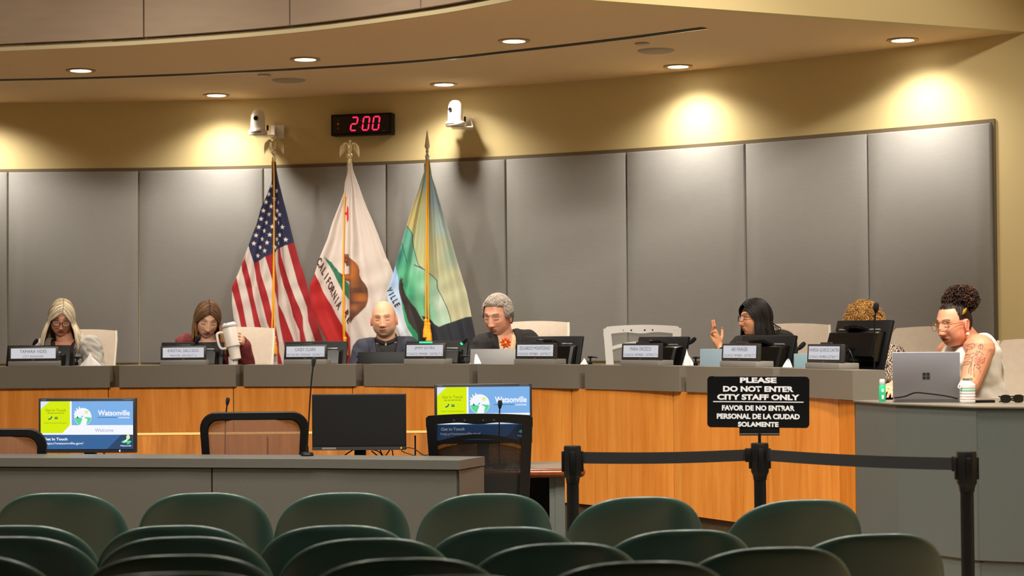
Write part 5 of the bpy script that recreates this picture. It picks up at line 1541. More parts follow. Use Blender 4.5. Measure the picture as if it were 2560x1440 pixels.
# ------------------------------------------------------------------ people
def np_remesh(mb, voxel, smooth=3, fac=0.5):
    me = bpy.data.meshes.new('tmp'); me.from_pydata(mb.v, [], mb.f); me.update()
    bm = bmesh.new(); bm.from_mesh(me); bmesh.ops.recalc_face_normals(bm, faces=bm.faces); bm.to_mesh(me); bm.free()
    o = bpy.data.objects.new('tmp', me); COL.objects.link(o)
    r = o.modifiers.new('r', 'REMESH'); r.mode = 'VOXEL'; r.voxel_size = voxel
    s = o.modifiers.new('s', 'SMOOTH'); s.factor = fac; s.iterations = smooth
    dg = bpy.context.evaluated_depsgraph_get(); dg.update()
    m2 = bpy.data.meshes.new_from_object(o.evaluated_get(dg))
    bpy.data.objects.remove(o); bpy.data.meshes.remove(me)
    return m2
def mverts(me):
    a = np.empty(len(me.vertices) * 3); me.vertices.foreach_get('co', a); return a.reshape(-1, 3)
def smooth01(x): x = np.clip(x, 0, 1); return x * x * (3 - 2 * x)

def head_points(n=96, m=64, fem=False):
    """head-local coordinates: x to the person's left, -y forward, z up, origin between the ears"""
    th = np.linspace(0, PI, m + 1)[1:-1]; ph = np.linspace(0, 2 * PI, n, endpoint=False)
    T, A = np.meshgrid(th, ph, indexing='ij')
    sx, sy, z = np.sin(T) * np.sin(A), -np.sin(T) * np.cos(A), np.cos(T)
    return sx, sy, z
def head_deform(x, y, z, fem=False, fat=1.0):
    """unit sphere -> head"""
    rho = np.sqrt(x * x + y * y); up_ = z > 0
    k = np.where(up_, rho, rho ** 0.62); k = np.where(rho > 1e-6, k / np.maximum(rho, 1e-6), 1)
    X, Y = x * k, y * k
    lo = np.clip(-z, 0, 1)
    front = np.clip(-Y, 0, 1)
    hx = .0745 * (1 - (.27 if fem else .25) * smooth01((lo - .15) / .85)) * (1 + .04 * smooth01(z))
    hx = hx * np.where(lo > .2, 1 + (fat - 1) * smooth01((lo - .2) / .5), 1)
    px = X * hx
    py = Y * np.where(Y > 0, .100 * (1 - .45 * smooth01(lo / .9)), .088)
    pz = z * np.where(up_, .112, .114)
    # flatten the face a little
    f = smooth01(front * 1.6)
    g = lambda cx, cz, sx_, sz_: np.exp(-((px - cx) / sx_) ** 2 - ((pz - cz) / sz_) ** 2) * (Y < .1)
    two = lambda cx, cz, sx_, sz_: g(cx, cz, sx_, sz_) + g(-cx, cz, sx_, sz_)
    d = np.zeros_like(px)
    d += .006 * two(.026, .024, .024, .010)                       # brow ridge
    d -= .0125 * two(.031, .002, .015, .012)                      # sockets
    d += .0065 * two(.032, -.001, .0115, .0075)                   # lids over the eyeballs
    nz = np.clip((.012 - pz) / .055, 0, 1) * (pz > -.056)
    d += (.004 + .019 * nz) * np.exp(-(px / (.0075 + .006 * nz)) ** 2) * smooth01((.020 - pz) / .012) * smooth01((pz + .056) / .010)
    d += .0085 * two(.0125, -.043, .0075, .0075)                  # nostril wings
    d += .005 * two(.045, -.028, .020, .018)                      # cheeks
    d -= .003 * two(.030, -.058, .010, .014)
    d += .0062 * g(0, -.066, .021, .0052) + .0066 * g(0, -.077, .018, .0055) - .0055 * g(0, -.0715, .024, .0020)
    d -= .003 * g(0, -.088, .020, .006)
    d += .007 * g(0, -.104, .020, .012)                           # chin
    d += .002 * g(0, -.058, .006, .006) * -1
    py = py - d
    return px, py, pz
def head_mesh(mb, M, fem=False, sc=1.0, fat=1.0, ears=True):
    n, m = 128, 88
    x, y, z = head_points(n, m, fem)
    px, py, pz = head_deform(x, y, z, fem, fat)
    V = np.stack([px, py, pz], -1).reshape(-1, 3) * sc
    vs = [tuple(v) for v in V] + [(0, 0, .112 * sc), (0, -.0 * sc, -.114 * sc)]
    R = m - 1; fs = []
    for i in range(R - 1):
        for j in range(n): fs.append((i * n + j, (i + 1) * n + j, (i + 1) * n + (j + 1) % n, i * n + (j + 1) % n))
    for j in range(n):
        fs.append((R * n, j, (j + 1) % n)); fs.append((R * n + 1, (R - 1) * n + (j + 1) % n, (R - 1) * n + j))
    mb.add(vs, fs, 0, M)
    if ears:
        for s in (-1, 1):
            E = M @ Matrix.Translation(Vector((s * .0755, .006, -.012)) * sc) @ Matrix.Rotation(s * .42, 4, 'Z') @ Matrix.Rotation(-.15, 4, 'X') @ Matrix.Scale(sc, 4)
            mb.sphere((s * .004, 0, 0), .031, 16, 10, M=E, sc=(.20, .60, 1.02))
            mb.tube([E @ Vector(p) for p in [(s * .007, -.010, .020), (s * .010, .002, .029), (s * .011, .015, .020), (s * .010, .017, 0), (s * .008, .008, -.022), (s * .005, -.006, -.029)]], [.004, .005, .0055, .005, .005, .005], 7)

def tapered(mb, pts, rs, n=16):
    """limb: chain of joints with a radius each, rounded ends"""
    pts = [Vector(p) for p in pts]
    c = catmull([(*p, ) for p in pts], 6); k = len(c)
    rr = np.interp(np.linspace(0, len(rs) - 1, k), range(len(rs)), rs)
    mb.tube(c, list(rr), n)
    mb.sphere(pts[0], rs[0], n, 8); mb.sphere(pts[-1], rs[-1], n, 8)

def torso(mb, pel, nb, lat, grow=0.0, W=1.0, Dp=1.0, top=True):
    """lofted trunk from pelvis to neck base; lat = unit vector between shoulders"""
    ax = (nb - pel); L = ax.length; ax = ax / L
    fwd = lat.cross(ax) * -1
    if fwd.y > 0 and abs(fwd.y) > .2: fwd = -fwd
    secs = [(-.10, .150, .115), (0, .170, .130), (.20, .158, .122), (.42, .150, .118), (.62, .168, .128), (.78, .172, .122), (.88, .160, .100), (.95, .120, .080), (1.0, .070, .062)]
    vs = []; n = 28
    for t, a, b in secs:
        bow = fwd * (-.035 * math.sin(PI * min(max(t, 0), 1)))
        c = pel + ax * (L * t) + bow
        for j in range(n):
            q = 2 * PI * j / n
            ca, sb = math.cos(q), math.sin(q)
            vs.append(c + lat * ((a * W + grow) * math.copysign(abs(ca) ** .85, ca)) + fwd * ((b * Dp + grow) * math.copysign(abs(sb) ** .9, sb)))
    fs = []
    for i in range(len(secs) - 1):
        for j in range(n): fs.append((i * n + j, i * n + (j + 1) % n, (i + 1) * n + (j + 1) % n, (i + 1) * n + j))
    fs += [tuple(range(n)), tuple(range(len(secs) * n - 1, (len(secs) - 1) * n - 1, -1))]
    mb.add(vs, fs)
    return fwd, ax

def hand(mb, wr, d, nrm, s=1.0, side=1, curl=(.25, .30, .35), spread=.10, thumb=(.6, .5, .35), fcurl=None):
    """palm with four fingers and a thumb. d: wrist->fingers, nrm: where the palm faces, side +1: thumb on d x nrm side"""
    d = Vector(d).normalized(); nrm = Vector(nrm); nrm = (nrm - d * nrm.dot(d)).normalized(); sd = d.cross(nrm) * side
    W = Vector(wr)
    pts = []
    secs = [(-.01, .026, .020), (.02, .032, .019), (.05, .040, .017), (.08, .041, .014), (.092, .037, .011)]
    vs = []; n = 18
    for t, a, b in secs:
        for j in range(n):
            q = 2 * PI * j / n; vs.append(W + (d * t + sd * (a * math.cos(q)) + nrm * (b * math.sin(q))) * s)
    fs = [(i * n + j, i * n + (j + 1) % n, (i + 1) * n + (j + 1) % n, (i + 1) * n + j) for i in range(len(secs) - 1) for j in range(n)]
    fs += [tuple(range(n)), tuple(range(len(secs) * n - 1, (len(secs) - 1) * n - 1, -1))]
    mb.add(vs, fs)
    for i, (o, L, r) in enumerate([(.030, .074, .0088), (.010, .082, .0090), (-.011, .076, .0086), (-.030, .060, .0078)]):
        cu = curl if fcurl is None else fcurl[i]
        a = spread * (1.5 - i) / 1.5
        dd_ = (d * math.cos(a) + sd * math.sin(a)).normalized()
        p = W + (d * .082 + sd * o) * s; ang = 0; pl = [p - dd_ * .015 * s, p]
        for c, f_ in zip(cu, (.45, .30, .25)):
            ang += c
            p = p + (dd_ * math.cos(ang) + nrm * math.sin(ang)) * (L * f_ * s); pl.append(p)
        mb.tube(pl, [r * s, r * s, r * .98 * s, r * .88 * s, r * .72 * s], 9)
        mb.sphere(pl[-1], r * .72 * s, 9, 6)
    s = s * .88; t0 = W + (d * .024 + sd * .028) * s; td = (d * thumb[0] + sd * thumb[1] + nrm * thumb[2]).normalized()
    t1 = t0 + td * .042 * s; t2 = t1 + (td + d * .35 - sd * .15).normalized() * .032 * s; t3 = t2 + (td + d * .6 - sd * .2).normalized() * .026 * s
    mb.tube([t0, t1, t2, t3], [.014 * s, .0115 * s, .0100 * s, .0080 * s], 9); mb.sphere(t3, .0080 * s, 9, 6)

def skin_mat(name):
    m = bpy.data.materials.new(name); m.use_nodes = True
    nt = m.node_tree; b = nt.nodes['Principled BSDF']
    a = nt.nodes.new('ShaderNodeAttribute'); a.attribute_name = 'tone'
    nt.links.new(a.outputs['Color'], b.inputs['Base Color'])
    b.inputs['Roughness'].default_value = .5
    b.inputs['Subsurface Weight'].default_value = .08; b.inputs['Subsurface Radius'].default_value = (.008, .003, .0015); b.inputs['Subsurface Scale'].default_value = .6
    return m
M_skin = skin_mat('skin')
M_hair = mat('hair', (120, 90, 60), .5, attr='tone', spec=.3)

def set_tone(me, col):
    at = me.color_attributes.new('tone', 'FLOAT_COLOR', 'POINT')
    at.data.foreach_set('color', np.concatenate([col, np.ones((len(col), 1))], 1).ravel())

def head_tones(V, Mi, sc, base, lip, brow, lash=(40, 26, 20), fem=False, stubble=None, blush=(200, 110, 90), lidc=None, ys=0.0):
    """skin tones by place on the face (lips, brows, lashes, cheeks, and shade painted into lid crease, mouth line, nostrils)"""
    H = (np.concatenate([V, np.ones((len(V), 1))], 1) @ np.array(Mi).T)[:, :3] / sc
    x, y, z = H[:, 0], H[:, 1], H[:, 2]
    c = np.tile(LIN(base), (len(V), 1))
    ax = np.abs(x); fr = (y < -.03) & (np.abs(z) < .14) & (ax < .085)
    def mixin(w, col):
        nonlocal c
        w = np.clip(w, 0, 1)[:, None]; c = c * (1 - w) + LIN(col) * w
    G = lambda u, s: np.exp(-(u / s) ** 2)
    mixin(fr * .35 * G(ax - .042, .022) * G(z + .030, .022), blush)
    mixin(fr * .35 * G(x, .014) * G(z + .045, .014), blush)
    if stubble is not None: mixin(fr * .45 * smooth01((-z - .05) / .02) * smooth01((z + .118) / .01) * (1 - G(z + .0715, .008) * G(x, .022)), stubble)
    lipw = fr * smooth01(1.25 - (x / .0235) ** 2 - ((z + .0715) / .0105) ** 2)
    mixin(lipw * .9, lip)
    mixin(fr * .9 * G(z + .0715, .0024) * (ax < .023), (70, 26, 22))  # mouth line: shade between the lips put into the colour
    bz = .0235 + .004 * (1 - ((ax - .030) / .018) ** 2)
    mixin(fr * .95 * G(z - bz, .0046) * smooth01((.0195 - np.abs(ax - .031)) / .006), brow)
    if lidc: mixin(fr * .6 * G(ax - .032, .014) * G(z - .003, .008), lidc)
    lz = -.0065 - .0025 * (1 - ((ax - .032) / .015) ** 2)
    mixin(fr * 1.0 * G(z - lz, .0036) * smooth01((.0155 - np.abs(ax - .032)) / .004), lash)
    mixin(fr * .40 * G(z - .0085, .0022) * smooth01((.015 - np.abs(ax - .032)) / .005), tuple(v * .55 for v in base))  # lid crease: shade of the fold painted as darkened skin
    mixin(fr * .85 * G(ax - .0068, .0036) * G(z + .0505, .0028) * (y < -.08), (58, 26, 20))  # nostrils: dark spots painted for the shade of the openings
    ear = (ax > .066) & (np.abs(z + .012) < .045) & (y > -.03) & (y < .05)
    mixin(ear * .6, blush)
    return c, H

def strands_long(mb, M, sc, n, amin, zend, rnd, part=(0.0, -.070, .060), lift=1.07, flare=.03, width=.0042, wave=0.0, cols=None, tone=None, sidez=None, amax=180, backlen=None, drape=None):
    """long hair: locks from a parting, over the skull and down"""
    px_, y0, y1 = part
    for i in range(n):
        s = rnd.choice((-1, 1))
        f = rnd.random() ** .9
        a = math.radians(amin(s) + (amax - amin(s)) * f)
        yr = y0 + (y1 - y0) * min(1, f * 1.05) + rnd.uniform(-.006, .006)
        r0 = Vector((px_ + s * .0015, yr, 0)); zr = math.sqrt(max(1 - (r0.x / .075) ** 2 - (r0.y / .096) ** 2, .03))
        d0 = Vector((r0.x / .075, r0.y / .096, zr)).normalized()
        zz = math.radians(96)
        d1 = Vector((s * math.sin(a) * math.sin(zz), -math.cos(a) * math.sin(zz), math.cos(zz))).normalized()
        k = lift + rnd.uniform(-.035, .05); pts = []
        om = d0.angle(d1)
        for q in range(9):
            t = q / 8
            d = (d0 * math.sin((1 - t) * om) + d1 * math.sin(t * om)) / max(math.sin(om), 1e-4)
            kk = k + .02 * math.sin(PI * t)
            pts.append(M @ (Vector((d.x * .0775 * kk, d.y * .100 * kk, d.z * .115 * kk)) * sc))
        e = pts[-1]; out = (e - M.translation); out.z = 0; out.normalize()
        ze = zend(s, a) + rnd.uniform(-.03, .02); L = e.z - ze
        ph = rnd.random() * 6.28
        if L > 0:
            for q in range(1, 10):
                t = q / 9
                w_ = wave * math.sin(ph + t * 9) * t
                p = e + Vector((0, 0, -L * t)) + out * (flare * math.sin(t * PI * .6) + w_) + Vector((w_ * .7, 0, 0))
                if drape: p = drape(p, s, t)
                pts.append(p)
        b = len(mb.v); K = len(pts)
        wd = width * rnd.uniform(.7, 1.3)
        rs = [wd * (.55 + .45 * min(1, j / 4)) * (1 - .75 * max(0, (j / (K - 1) - .72) / .28)) for j in range(K)]
        mb.tube(pts, rs, 6, flat=.7)
        tone.append((b, len(mb.v), cols(rnd, s, a)))
    return mb

def hair_cap(mb, M, sc, test, k=1.05, tone=None, col=(60, 45, 30), bumps=0.0, seed=0):
    """close cap of hair over the scalp where test(d) holds (d = unit direction in head space)"""
    b = len(mb.v); n, m = 104, 68; vs = {}; fs = []
    def vert(i, j):
        j %= n
        key = (i, j)
        if key not in vs:
            th = PI * (i + .3) / m; ph = 2 * PI * j / n
            d = Vector((math.sin(th) * math.sin(ph), -math.sin(th) * math.cos(ph), math.cos(th)))
            x, y, z = head_deform(np.array([d.x]), np.array([d.y]), np.array([d.z]))
            p = Vector((float(x[0]), float(y[0]), float(z[0])))
            kk = k + (bumps * noise.noise(d * 9 + Vector((seed, 0, 0))) if bumps else 0)
            vs[key] = (len(vs), M @ (Vector((p.x * kk, p.y * kk, p.z * kk)) * sc))
        return vs[key][0]
    for i in range(m - 1):
        for j in range(n):
            th = PI * (i + .8) / m; ph = 2 * PI * (j + .5) / n
            d = Vector((math.sin(th) * math.sin(ph), -math.sin(th) * math.cos(ph), math.cos(th)))
            if test(d): fs.append((vert(i, j), vert(i + 1, j), vert(i + 1, j + 1), vert(i, j + 1)))
    mb.add([v for _, v in sorted(vs.values(), key=lambda t: t[0])], fs)
    tone.append((b, len(mb.v), col))

def finish_hair(mb, tone, parent, name='hair', grad=None):
    o = mb.build(name, M_hair, parent, merge=False, sharp=180)
    n = len(o.data.vertices); c = np.zeros((n, 3))
    for a, b, col in tone: c[a:b] = LIN(col)
    if grad:
        z = mverts(o.data)[:, 2] + parent.location.z; k = (smooth01((grad[0] - z) / (grad[0] - grad[1])) * grad[3])[:, None]
        c = c * (1 - k) + LIN(grad[2]) * k * (.7 + .6 * (c.mean(1) / c.mean())[:, None].clip(.5, 1.5) * .5)
    set_tone(o.data, c)
    return o

def frame_of(yaw, pitch, roll, loc):
    return Matrix.Translation(loc) @ Matrix.Rotation(yaw, 4, 'Z') @ Matrix.Rotation(pitch, 4, 'X') @ Matrix.Rotation(roll, 4, 'Y')

def mesh_obj(me, name, m, parent):
    V = mverts(me) - np.array(parent.location)
    me.vertices.foreach_set('co', V.ravel()); me.update()
    me.materials.clear(); me.materials.append(m)
    me.polygons.foreach_set('use_smooth', [True] * len(me.polygons))
    return link(name, me, parent)
def cut(me, pred):
    """delete faces whose centre satisfies pred(C, N)"""
    n = len(me.polygons); C = np.empty(n * 3); me.polygons.foreach_get('center', C); N = np.empty(n * 3); me.polygons.foreach_get('normal', N)
    k = pred(C.reshape(-1, 3), N.reshape(-1, 3))
    bm = bmesh.new(); bm.from_mesh(me); bm.faces.ensure_lookup_table()
    bmesh.ops.delete(bm, geom=[bm.faces[i] for i in np.nonzero(k)[0]], context='FACES')
    # fair the new border so that it runs smooth
    bd = [v for v in bm.verts if v.is_boundary]
    nb_ = {v: [e.other_vert(v) for e in v.link_edges if e.is_boundary] for v in bd}
    for _ in range(14):
        new = {v: (v.co + (n[0].co + n[1].co) * .5) * .5 for v, n in nb_.items() if len(n) == 2}
        for v, co in new.items(): v.co = co
    bm.to_mesh(me); bm.free(); return me

def glasses(parent, M, sc, m, rx=.0245, rz=.019, th=.0021, lens=True, zc=-.004, yo=-.106, sq=.65):
    mb = MB()
    for s in (-1, 1):
        pts = []
        for i in range(25):
            q = 2 * PI * i / 24; ca, sa = math.cos(q), math.sin(q)
            x = s * .0325 + rx * math.copysign(abs(ca) ** sq, ca); z = zc + rz * math.copysign(abs(sa) ** sq, sa)
            pts.append(M @ (Vector((x, yo + 6.0 * (abs(x)) ** 2 * .9, z)) * sc))
        mb.tube(pts, th, 6, cap=False)
    mb.tube([M @ (Vector(p) * sc) for p in [(-.009, yo + .001, zc + .006), (0, yo - .002, zc + .009), (.009, yo + .001, zc + .006)]], th, 6)
    for s in (-1, 1):
        mb.tube([M @ (Vector(p) * sc) for p in [(s * .057, yo + .018, zc + .008), (s * .068, yo + .035, zc + .010), (s * .079, -.03, zc + .010), (s * .082, .010, zc + .004), (s * .078, .028, zc - .014)]], th * .9, 6)
    o = mb.build('glasses', m, parent)
    if lens:
        for s in (-1, 1):
            vs = []
            for i in range(20):
                q = 2 * PI * i / 20; ca, sa = math.cos(q), math.sin(q)
                x = s * .0325 + rx * .97 * math.copysign(abs(ca) ** sq, ca); z = zc + rz * .97 * math.copysign(abs(sa) ** sq, sa)
                vs.append(M @ (Vector((x, yo + 5.4 * x * x, z)) * sc))
            mb = MB(); mb.add(vs, [tuple(range(20))]); l = mb.build('lens', M_lens, None); l.parent = o
            V = mverts(l.data) - np.array(parent.location); l.data.vertices.foreach_set('co', V.ravel()); l.data.update()
    return o
M_lens = bpy.data.materials.new('clear_lens'); M_lens.use_nodes = True
_b = M_lens.node_tree.nodes['Principled BSDF']; _b.inputs['Alpha'].default_value = .10; _b.inputs['Roughness'].default_value = .05; _b.inputs['Base Color'].default_value = (.9, .9, .9, 1)

M_trouser = mat('dark_trousers', (34, 34, 40), .85)
M_shoe = mat('dark_shoe', (22, 20, 20), .5)
def person(label, head_px, Y, yaw, pitch, roll, sc, shl, shr, nb, skin, elbows, wrists, fem=False, pelY=.12, W=1.0, Dp=1.0, arm=1.0, hands=(), fat=1.0, neck=.054, tones=None, ears=True, pel_dx=0.0, hidden_hands=True, paint=None, hand_r=1.0):
    """seated figure. pixels give the place, the second entry of each joint its depth relative to Y"""
    Hc = P(head_px[0], head_px[1], Y)
    SL = P(shl[0], shl[1], Y + shl[2]); SR = P(shr[0], shr[1], Y + shr[2]); NB = P(nb[0], nb[1], Y + nb[2])
    pel = Vector(((SL.x + SR.x) / 2 + pel_dx, (SL.y + SR.y) / 2 + pelY, PLAT + .56))
    t = thing('person', label, 'person', (pel.x, pel.y, PLAT), 0)
    lat = (SR - SL).normalized()
    M = frame_of(yaw, pitch, roll, Hc); Mi = M.inverted()
    mb = MB()
    head_mesh(mb, M, fem, sc, fat, ears)
    fwd, ax = torso(mb, pel, NB, lat, 0.0, W, Dp)
    base = M @ (Vector((0, .022, -.055)) * sc); 
    tapered(mb, [NB - ax * .04, NB.lerp(base, .5), base], [neck * 1.12, neck, neck * .98], 20)
    EL = [P(e[0], e[1], Y + e[2]) for e in elbows]; WR = [P(e[0], e[1], Y + e[2]) for e in wrists]
    for S, E_, W_ in ((SL, EL[0], WR[0]), (SR, EL[1], WR[1])):
        inn = NB - ax * .045 + (S - NB) * .35
        tapered(mb, [inn, S], [.060 * arm, .056 * arm], 16)
        tapered(mb, [S, S.lerp(E_, .5), E_], [.055 * arm, .047 * arm, .038 * arm], 16)
        tapered(mb, [E_, E_.lerp(W_, .4), W_], [.037 * arm, .036 * arm, .025 * arm], 14)
    for i, h in enumerate(hands):
        if h is not None: hand(mb, WR[i], s=h.pop('size', .92), **h)
    me = np_remesh(mb, .0034, 2, .4)
    V = mverts(me)
    c, H = head_tones(V, Mi, sc, skin, **(tones or {}))
    if paint is not None: c = paint(c, V, H)
    set_tone(me, c)
    mesh_obj(me, 'body', M_skin, t)
    # legs under the desk
    mb = MB()
    side = [pel - lat * .09, pel + lat * .09]
    fl = Vector((fwd.x, fwd.y, 0)).normalized()
    for q in side:
        kn = q + fl * .40 + Vector((0, 0, -.03)); an = Vector((kn.x, kn.y, PLAT + .09)) - fl * .06
        tapered(mb, [q, q.lerp(kn, .5), kn], [.088, .078, .062], 14); tapered(mb, [kn, kn.lerp(an, .4), an], [.060, .056, .042], 14)
    me2 = np_remesh(mb, .014, 2); mesh_obj(me2, 'trousers', M_trouser, t)
    for q in side:
        kn = q + fl * .40; an = Vector((kn.x, kn.y, PLAT)) - fl * .06
        mb = MB(); mb.sphere(an + fl * .06 + Vector((0, 0, .042)), .05, 14, 8, sc=(.9, 1.9, .8) if abs(fl.y) > .6 else (1.7, 1.1, .8)); mb.build('shoe', M_shoe, t)
    return dict(t=t, M=M, sc=sc, SL=SL, SR=SR, NB=NB, pel=pel, lat=lat, fwd=fwd, ax=ax, EL=EL, WR=WR, W=W, Dp=Dp, arm=arm, H=Hc)

def garment(p, name, m, grow=.014, sleeve=(1, 1), armg=.012, pred=None, vox=.0075, solid=.005, folds=.004, fscale=22, cuff=0.0):
    mb = MB()
    torso(mb, p['pel'], p['NB'] - p['ax'] * .005, p['lat'], grow, p['W'], p['Dp'])
    NB, ax, arm = p['NB'], p['ax'], p['arm']
    for i, (S, E_, W_) in enumerate(((p['SL'], p['EL'][0], p['WR'][0]), (p['SR'], p['EL'][1], p['WR'][1]))):
        if not sleeve[i]: continue
        inn = NB - ax * .045 + (S - NB) * .35; g = armg
        tapered(mb, [inn, S], [.060 * arm + g, .058 * arm + g], 16)
        tapered(mb, [S, S.lerp(E_, .5), E_], [.058 * arm + g, .050 * arm + g, .044 * arm + g], 16)
        if sleeve[i] == 1:
            E2 = W_.lerp(E_, cuff)
            tapered(mb, [E_, E_.lerp(W_, .4), E2], [.043 * arm + g, .041 * arm + g, .032 * arm + g], 14)
    me = np_remesh(mb, vox, 4)
    if folds:
        V = mverts(me); N = np.empty(len(V) * 3); me.vertices.foreach_get('normal', N); N = N.reshape(-1, 3)
        D_ = np.array([noise.noise(Vector((v[0] * fscale * .8, v[1] * fscale * .8, v[2] * fscale * 1.2 + v[0] * fscale * .7))) for v in V])
        V = V + N * (D_ * folds)[:, None]; me.vertices.foreach_set('co', V.ravel()); me.update()
    if pred is not None: cut(me, pred)
    o = mesh_obj(me, name, m, p['t'])
    if solid:
        s = o.modifiers.new('s', 'SOLIDIFY'); s.thickness = solid; s.offset = 0
    return o
def tcoord(p, C):
    """trunk coordinates: a = across, h = up from the neck base, f = forward"""
    R = C - np.array(p['NB'])
    return R @ np.array(p['lat']), R @ np.array(p['ax']), R @ np.array(p['fwd'])
def vneck(p, depth, width, back=.02, a0=0.0, rad=.072):
    """opening: collar hole round the neck plus a V at the front, closing 'depth' below"""
    def pred(C, N):
        a, h, f = tcoord(p, C); fw_ = f > -.02
        w = width * np.clip((h + depth) / depth, 0, 1.4)
        return (fw_ & (h > -depth) & (np.abs(a - a0 * np.clip(-h / depth, 0, 1)) < w) & (N @ np.array(p['fwd']) > -.2)) | ((np.hypot(a, f) < rad) & (h > -back))
    return pred
def band(p, me_obj, inside, m, name, off=.006):
    """a flap (lapel, collar) lying on a garment: the garment's own faces where inside() holds, lifted a little"""
    src = me_obj.data; me = src.copy()
    V = mverts(me) + np.array(p['t'].location); N = np.empty(len(V) * 3); me.vertices.foreach_get('normal', N)
    V = V + N.reshape(-1, 3) * off; me.vertices.foreach_set('co', V.ravel()); me.update()
    cut(me, lambda C, N_: ~inside(C, N_))
    if len(me.polygons) == 0: return None
    o = mesh_obj(me, name, m, p['t']); s = o.modifiers.new('s', 'SOLIDIFY'); s.thickness = .005; s.offset = -1
    return o

# ---- 1: woman with long blonde hair, glasses, grey heathered jacket
rnd = random.Random(4)
p = person('woman with long blonde grey hair and glasses in a grey fleece jacket, looking down', (154, 795), 13.00, .20, .34, .08, 1.00, (110, 872, .06), (226, 866, .02), (165, 852, .06), (236, 172, 140),
           [(84, 960, -.06), (246, 960, -.06)], [(120, 990, -.12), (205, 990, -.12)], fem=True, W=.95, fat=1.14,
           tones=dict(lip=(176, 84, 78), brow=(110, 78, 56), blush=(214, 110, 84), lidc=(190, 120, 96)))
M_shirt_br = mat('dark_brown_top', (72, 42, 34), .8, var=.3, vscale=60)
garment(p, 'top', M_shirt_br, .008, (1, 1), .004, vneck(p, .14, .060), solid=0)
M_fleece = mat('heather_grey_fleece', (196, 190, 180), .95, var=.30, vscale=160, bump=.6, bscale=500, rgb2=(150, 146, 140))
j = garment(p, 'jacket', M_fleece, .022, (1, 1), .018, vneck(p, .42, .085, a0=.03), folds=.009, fscale=30)
M_slate = mat('slate_trim', (78, 92, 104), .7)
def trim(C, N):
    a, h, f = tcoord(p, C); w = .085 * np.clip((h + .42) / .42, 0, 1.4)
    return (f > 0) & (a > .02) & (np.abs(a - .01 - w) < .014) & (h < -.02)
band(p, j, trim, M_slate, 'zip_trim', .004)
def patch(C, N):
    a, h, f = tcoord(p, C); return (f > 0) & (np.abs(a - .105) < .014) & (np.abs(h + .10) < .009)
band(p, j, patch, mat('navy_badge', (52, 56, 100), .6), 'chest_badge', .005)
def folds_(C, N):
    a, h, f = tcoord(p, C)
    return (f > 0) & (((np.abs(h + .045 - .9 * (a - .10)) < .006) & (a > .07) & (a < .15)) | ((np.abs(h + .075 - .8 * (a - .14)) < .005) & (a > .12) & (a < .19)))
band(p, j, folds_, M_slate, 'seam_piping', .003)
tone = []; mb = MB()
blc = lambda r, s, a: tuple(np.array(r.choice([(190, 166, 128), (172, 146, 106), (204, 184, 150), (152, 124, 86), (212, 198, 172), (136, 106, 72)])) * r.uniform(.92, 1.04))
hair_cap(mb, p['M'], p['sc'], lambda d: (d.z > .55 - .30 * max(0, d.y)) or (d.y > .05 and d.z > -.65) or (abs(d.x) > .80 and d.z > -.3), 1.045, tone, (176, 148, 110))
zlo = p['SL'].z + .005
strands_long(mb, p['M'], p['sc'], 900, lambda s: 68 if s < 0 else 60, lambda s, a: zlo - (.01 if a < 1.6 else .03), rnd, part=(.004, -.074, .05), lift=1.09, flare=.045, width=.0033, wave=.006, cols=blc, tone=tone)
strands_long(mb, p['M'], p['sc'], 170, lambda s: 58 if s < 0 else 50, lambda s, a: zlo - .005, rnd, part=(.004, -.078, -.03), lift=1.10, flare=.05, width=.0032, wave=.006, cols=lambda r, s, a: tuple(np.array(r.choice([(226, 212, 186), (236, 228, 212), (204, 180, 140)])) * r.uniform(.95, 1.03)), tone=tone, amax=80)
finish_hair(mb, tone, p['t'])
glasses(p['t'], p['M'], p['sc'], mat('brown_glasses_frame', (52, 32, 38), .3), zc=-.006, yo=-.108, th=.0024)

# ---- 2: woman in maroon holding a tumbler
rnd = random.Random(7)
TUM = P(581, 855, 12.76); 
p = person('woman in a maroon blazer with brown hair to one side, holding a white tumbler', (518, 798), 12.98, .27, .38, .10, 1.02, (464, 861, .06), (594, 864, .05), (517, 850, .06), (234, 186, 156),
           [(440, 960, -.02), (618, 930, .0)], [(500, 990, -.12), (608, 856, -.13)], fem=True, W=.98, fat=1.16,
           hands=(None, dict(d=(-.06, -.93, .34), nrm=(-1, .05, -.05), side=-1, curl=(.30, .75, .65), spread=.14, thumb=(.4, .3, .8), size=.90)),
           tones=dict(lip=(190, 104, 96), brow=(128, 92, 66), blush=(226, 140, 112), lidc=(196, 140, 116)))
M_maroon = mat('maroon_blazer_cloth', (118, 40, 40), .8, var=.18, vscale=40, bump=.25, bscale=400)
M_wine = mat('dark_red_top', (96, 20, 28), .8)
garment(p, 'top', M_wine, .008, (1, 1), .003, lambda C, N: (np.hypot(tcoord(p, C)[0], tcoord(p, C)[2] - .03) < .07) & (tcoord(p, C)[1] > -.045), solid=0)
j = garment(p, 'blazer', M_maroon, .020, (1, 1), .015, vneck(p, .40, .075), folds=.005, cuff=.10)
def lap(C, N):
    a, h, f = tcoord(p, C); w = .075 * np.clip((h + .40) / .40, 0, 1.4); g = np.abs(a) - w
    return (f > 0) & (g > -.002) & (g < .036 * np.clip((h + .38) / .2, .2, 1)) & (h > -.36) & (h < .03)
band(p, j, lap, M_maroon, 'lapel', .006)
tone = []; mb = MB()
brc = lambda r, s, a: tuple(np.array(r.choice([(82, 56, 36), (72, 48, 31), (98, 68, 42), (112, 80, 50), (88, 60, 38)])) * r.uniform(.9, 1.08))
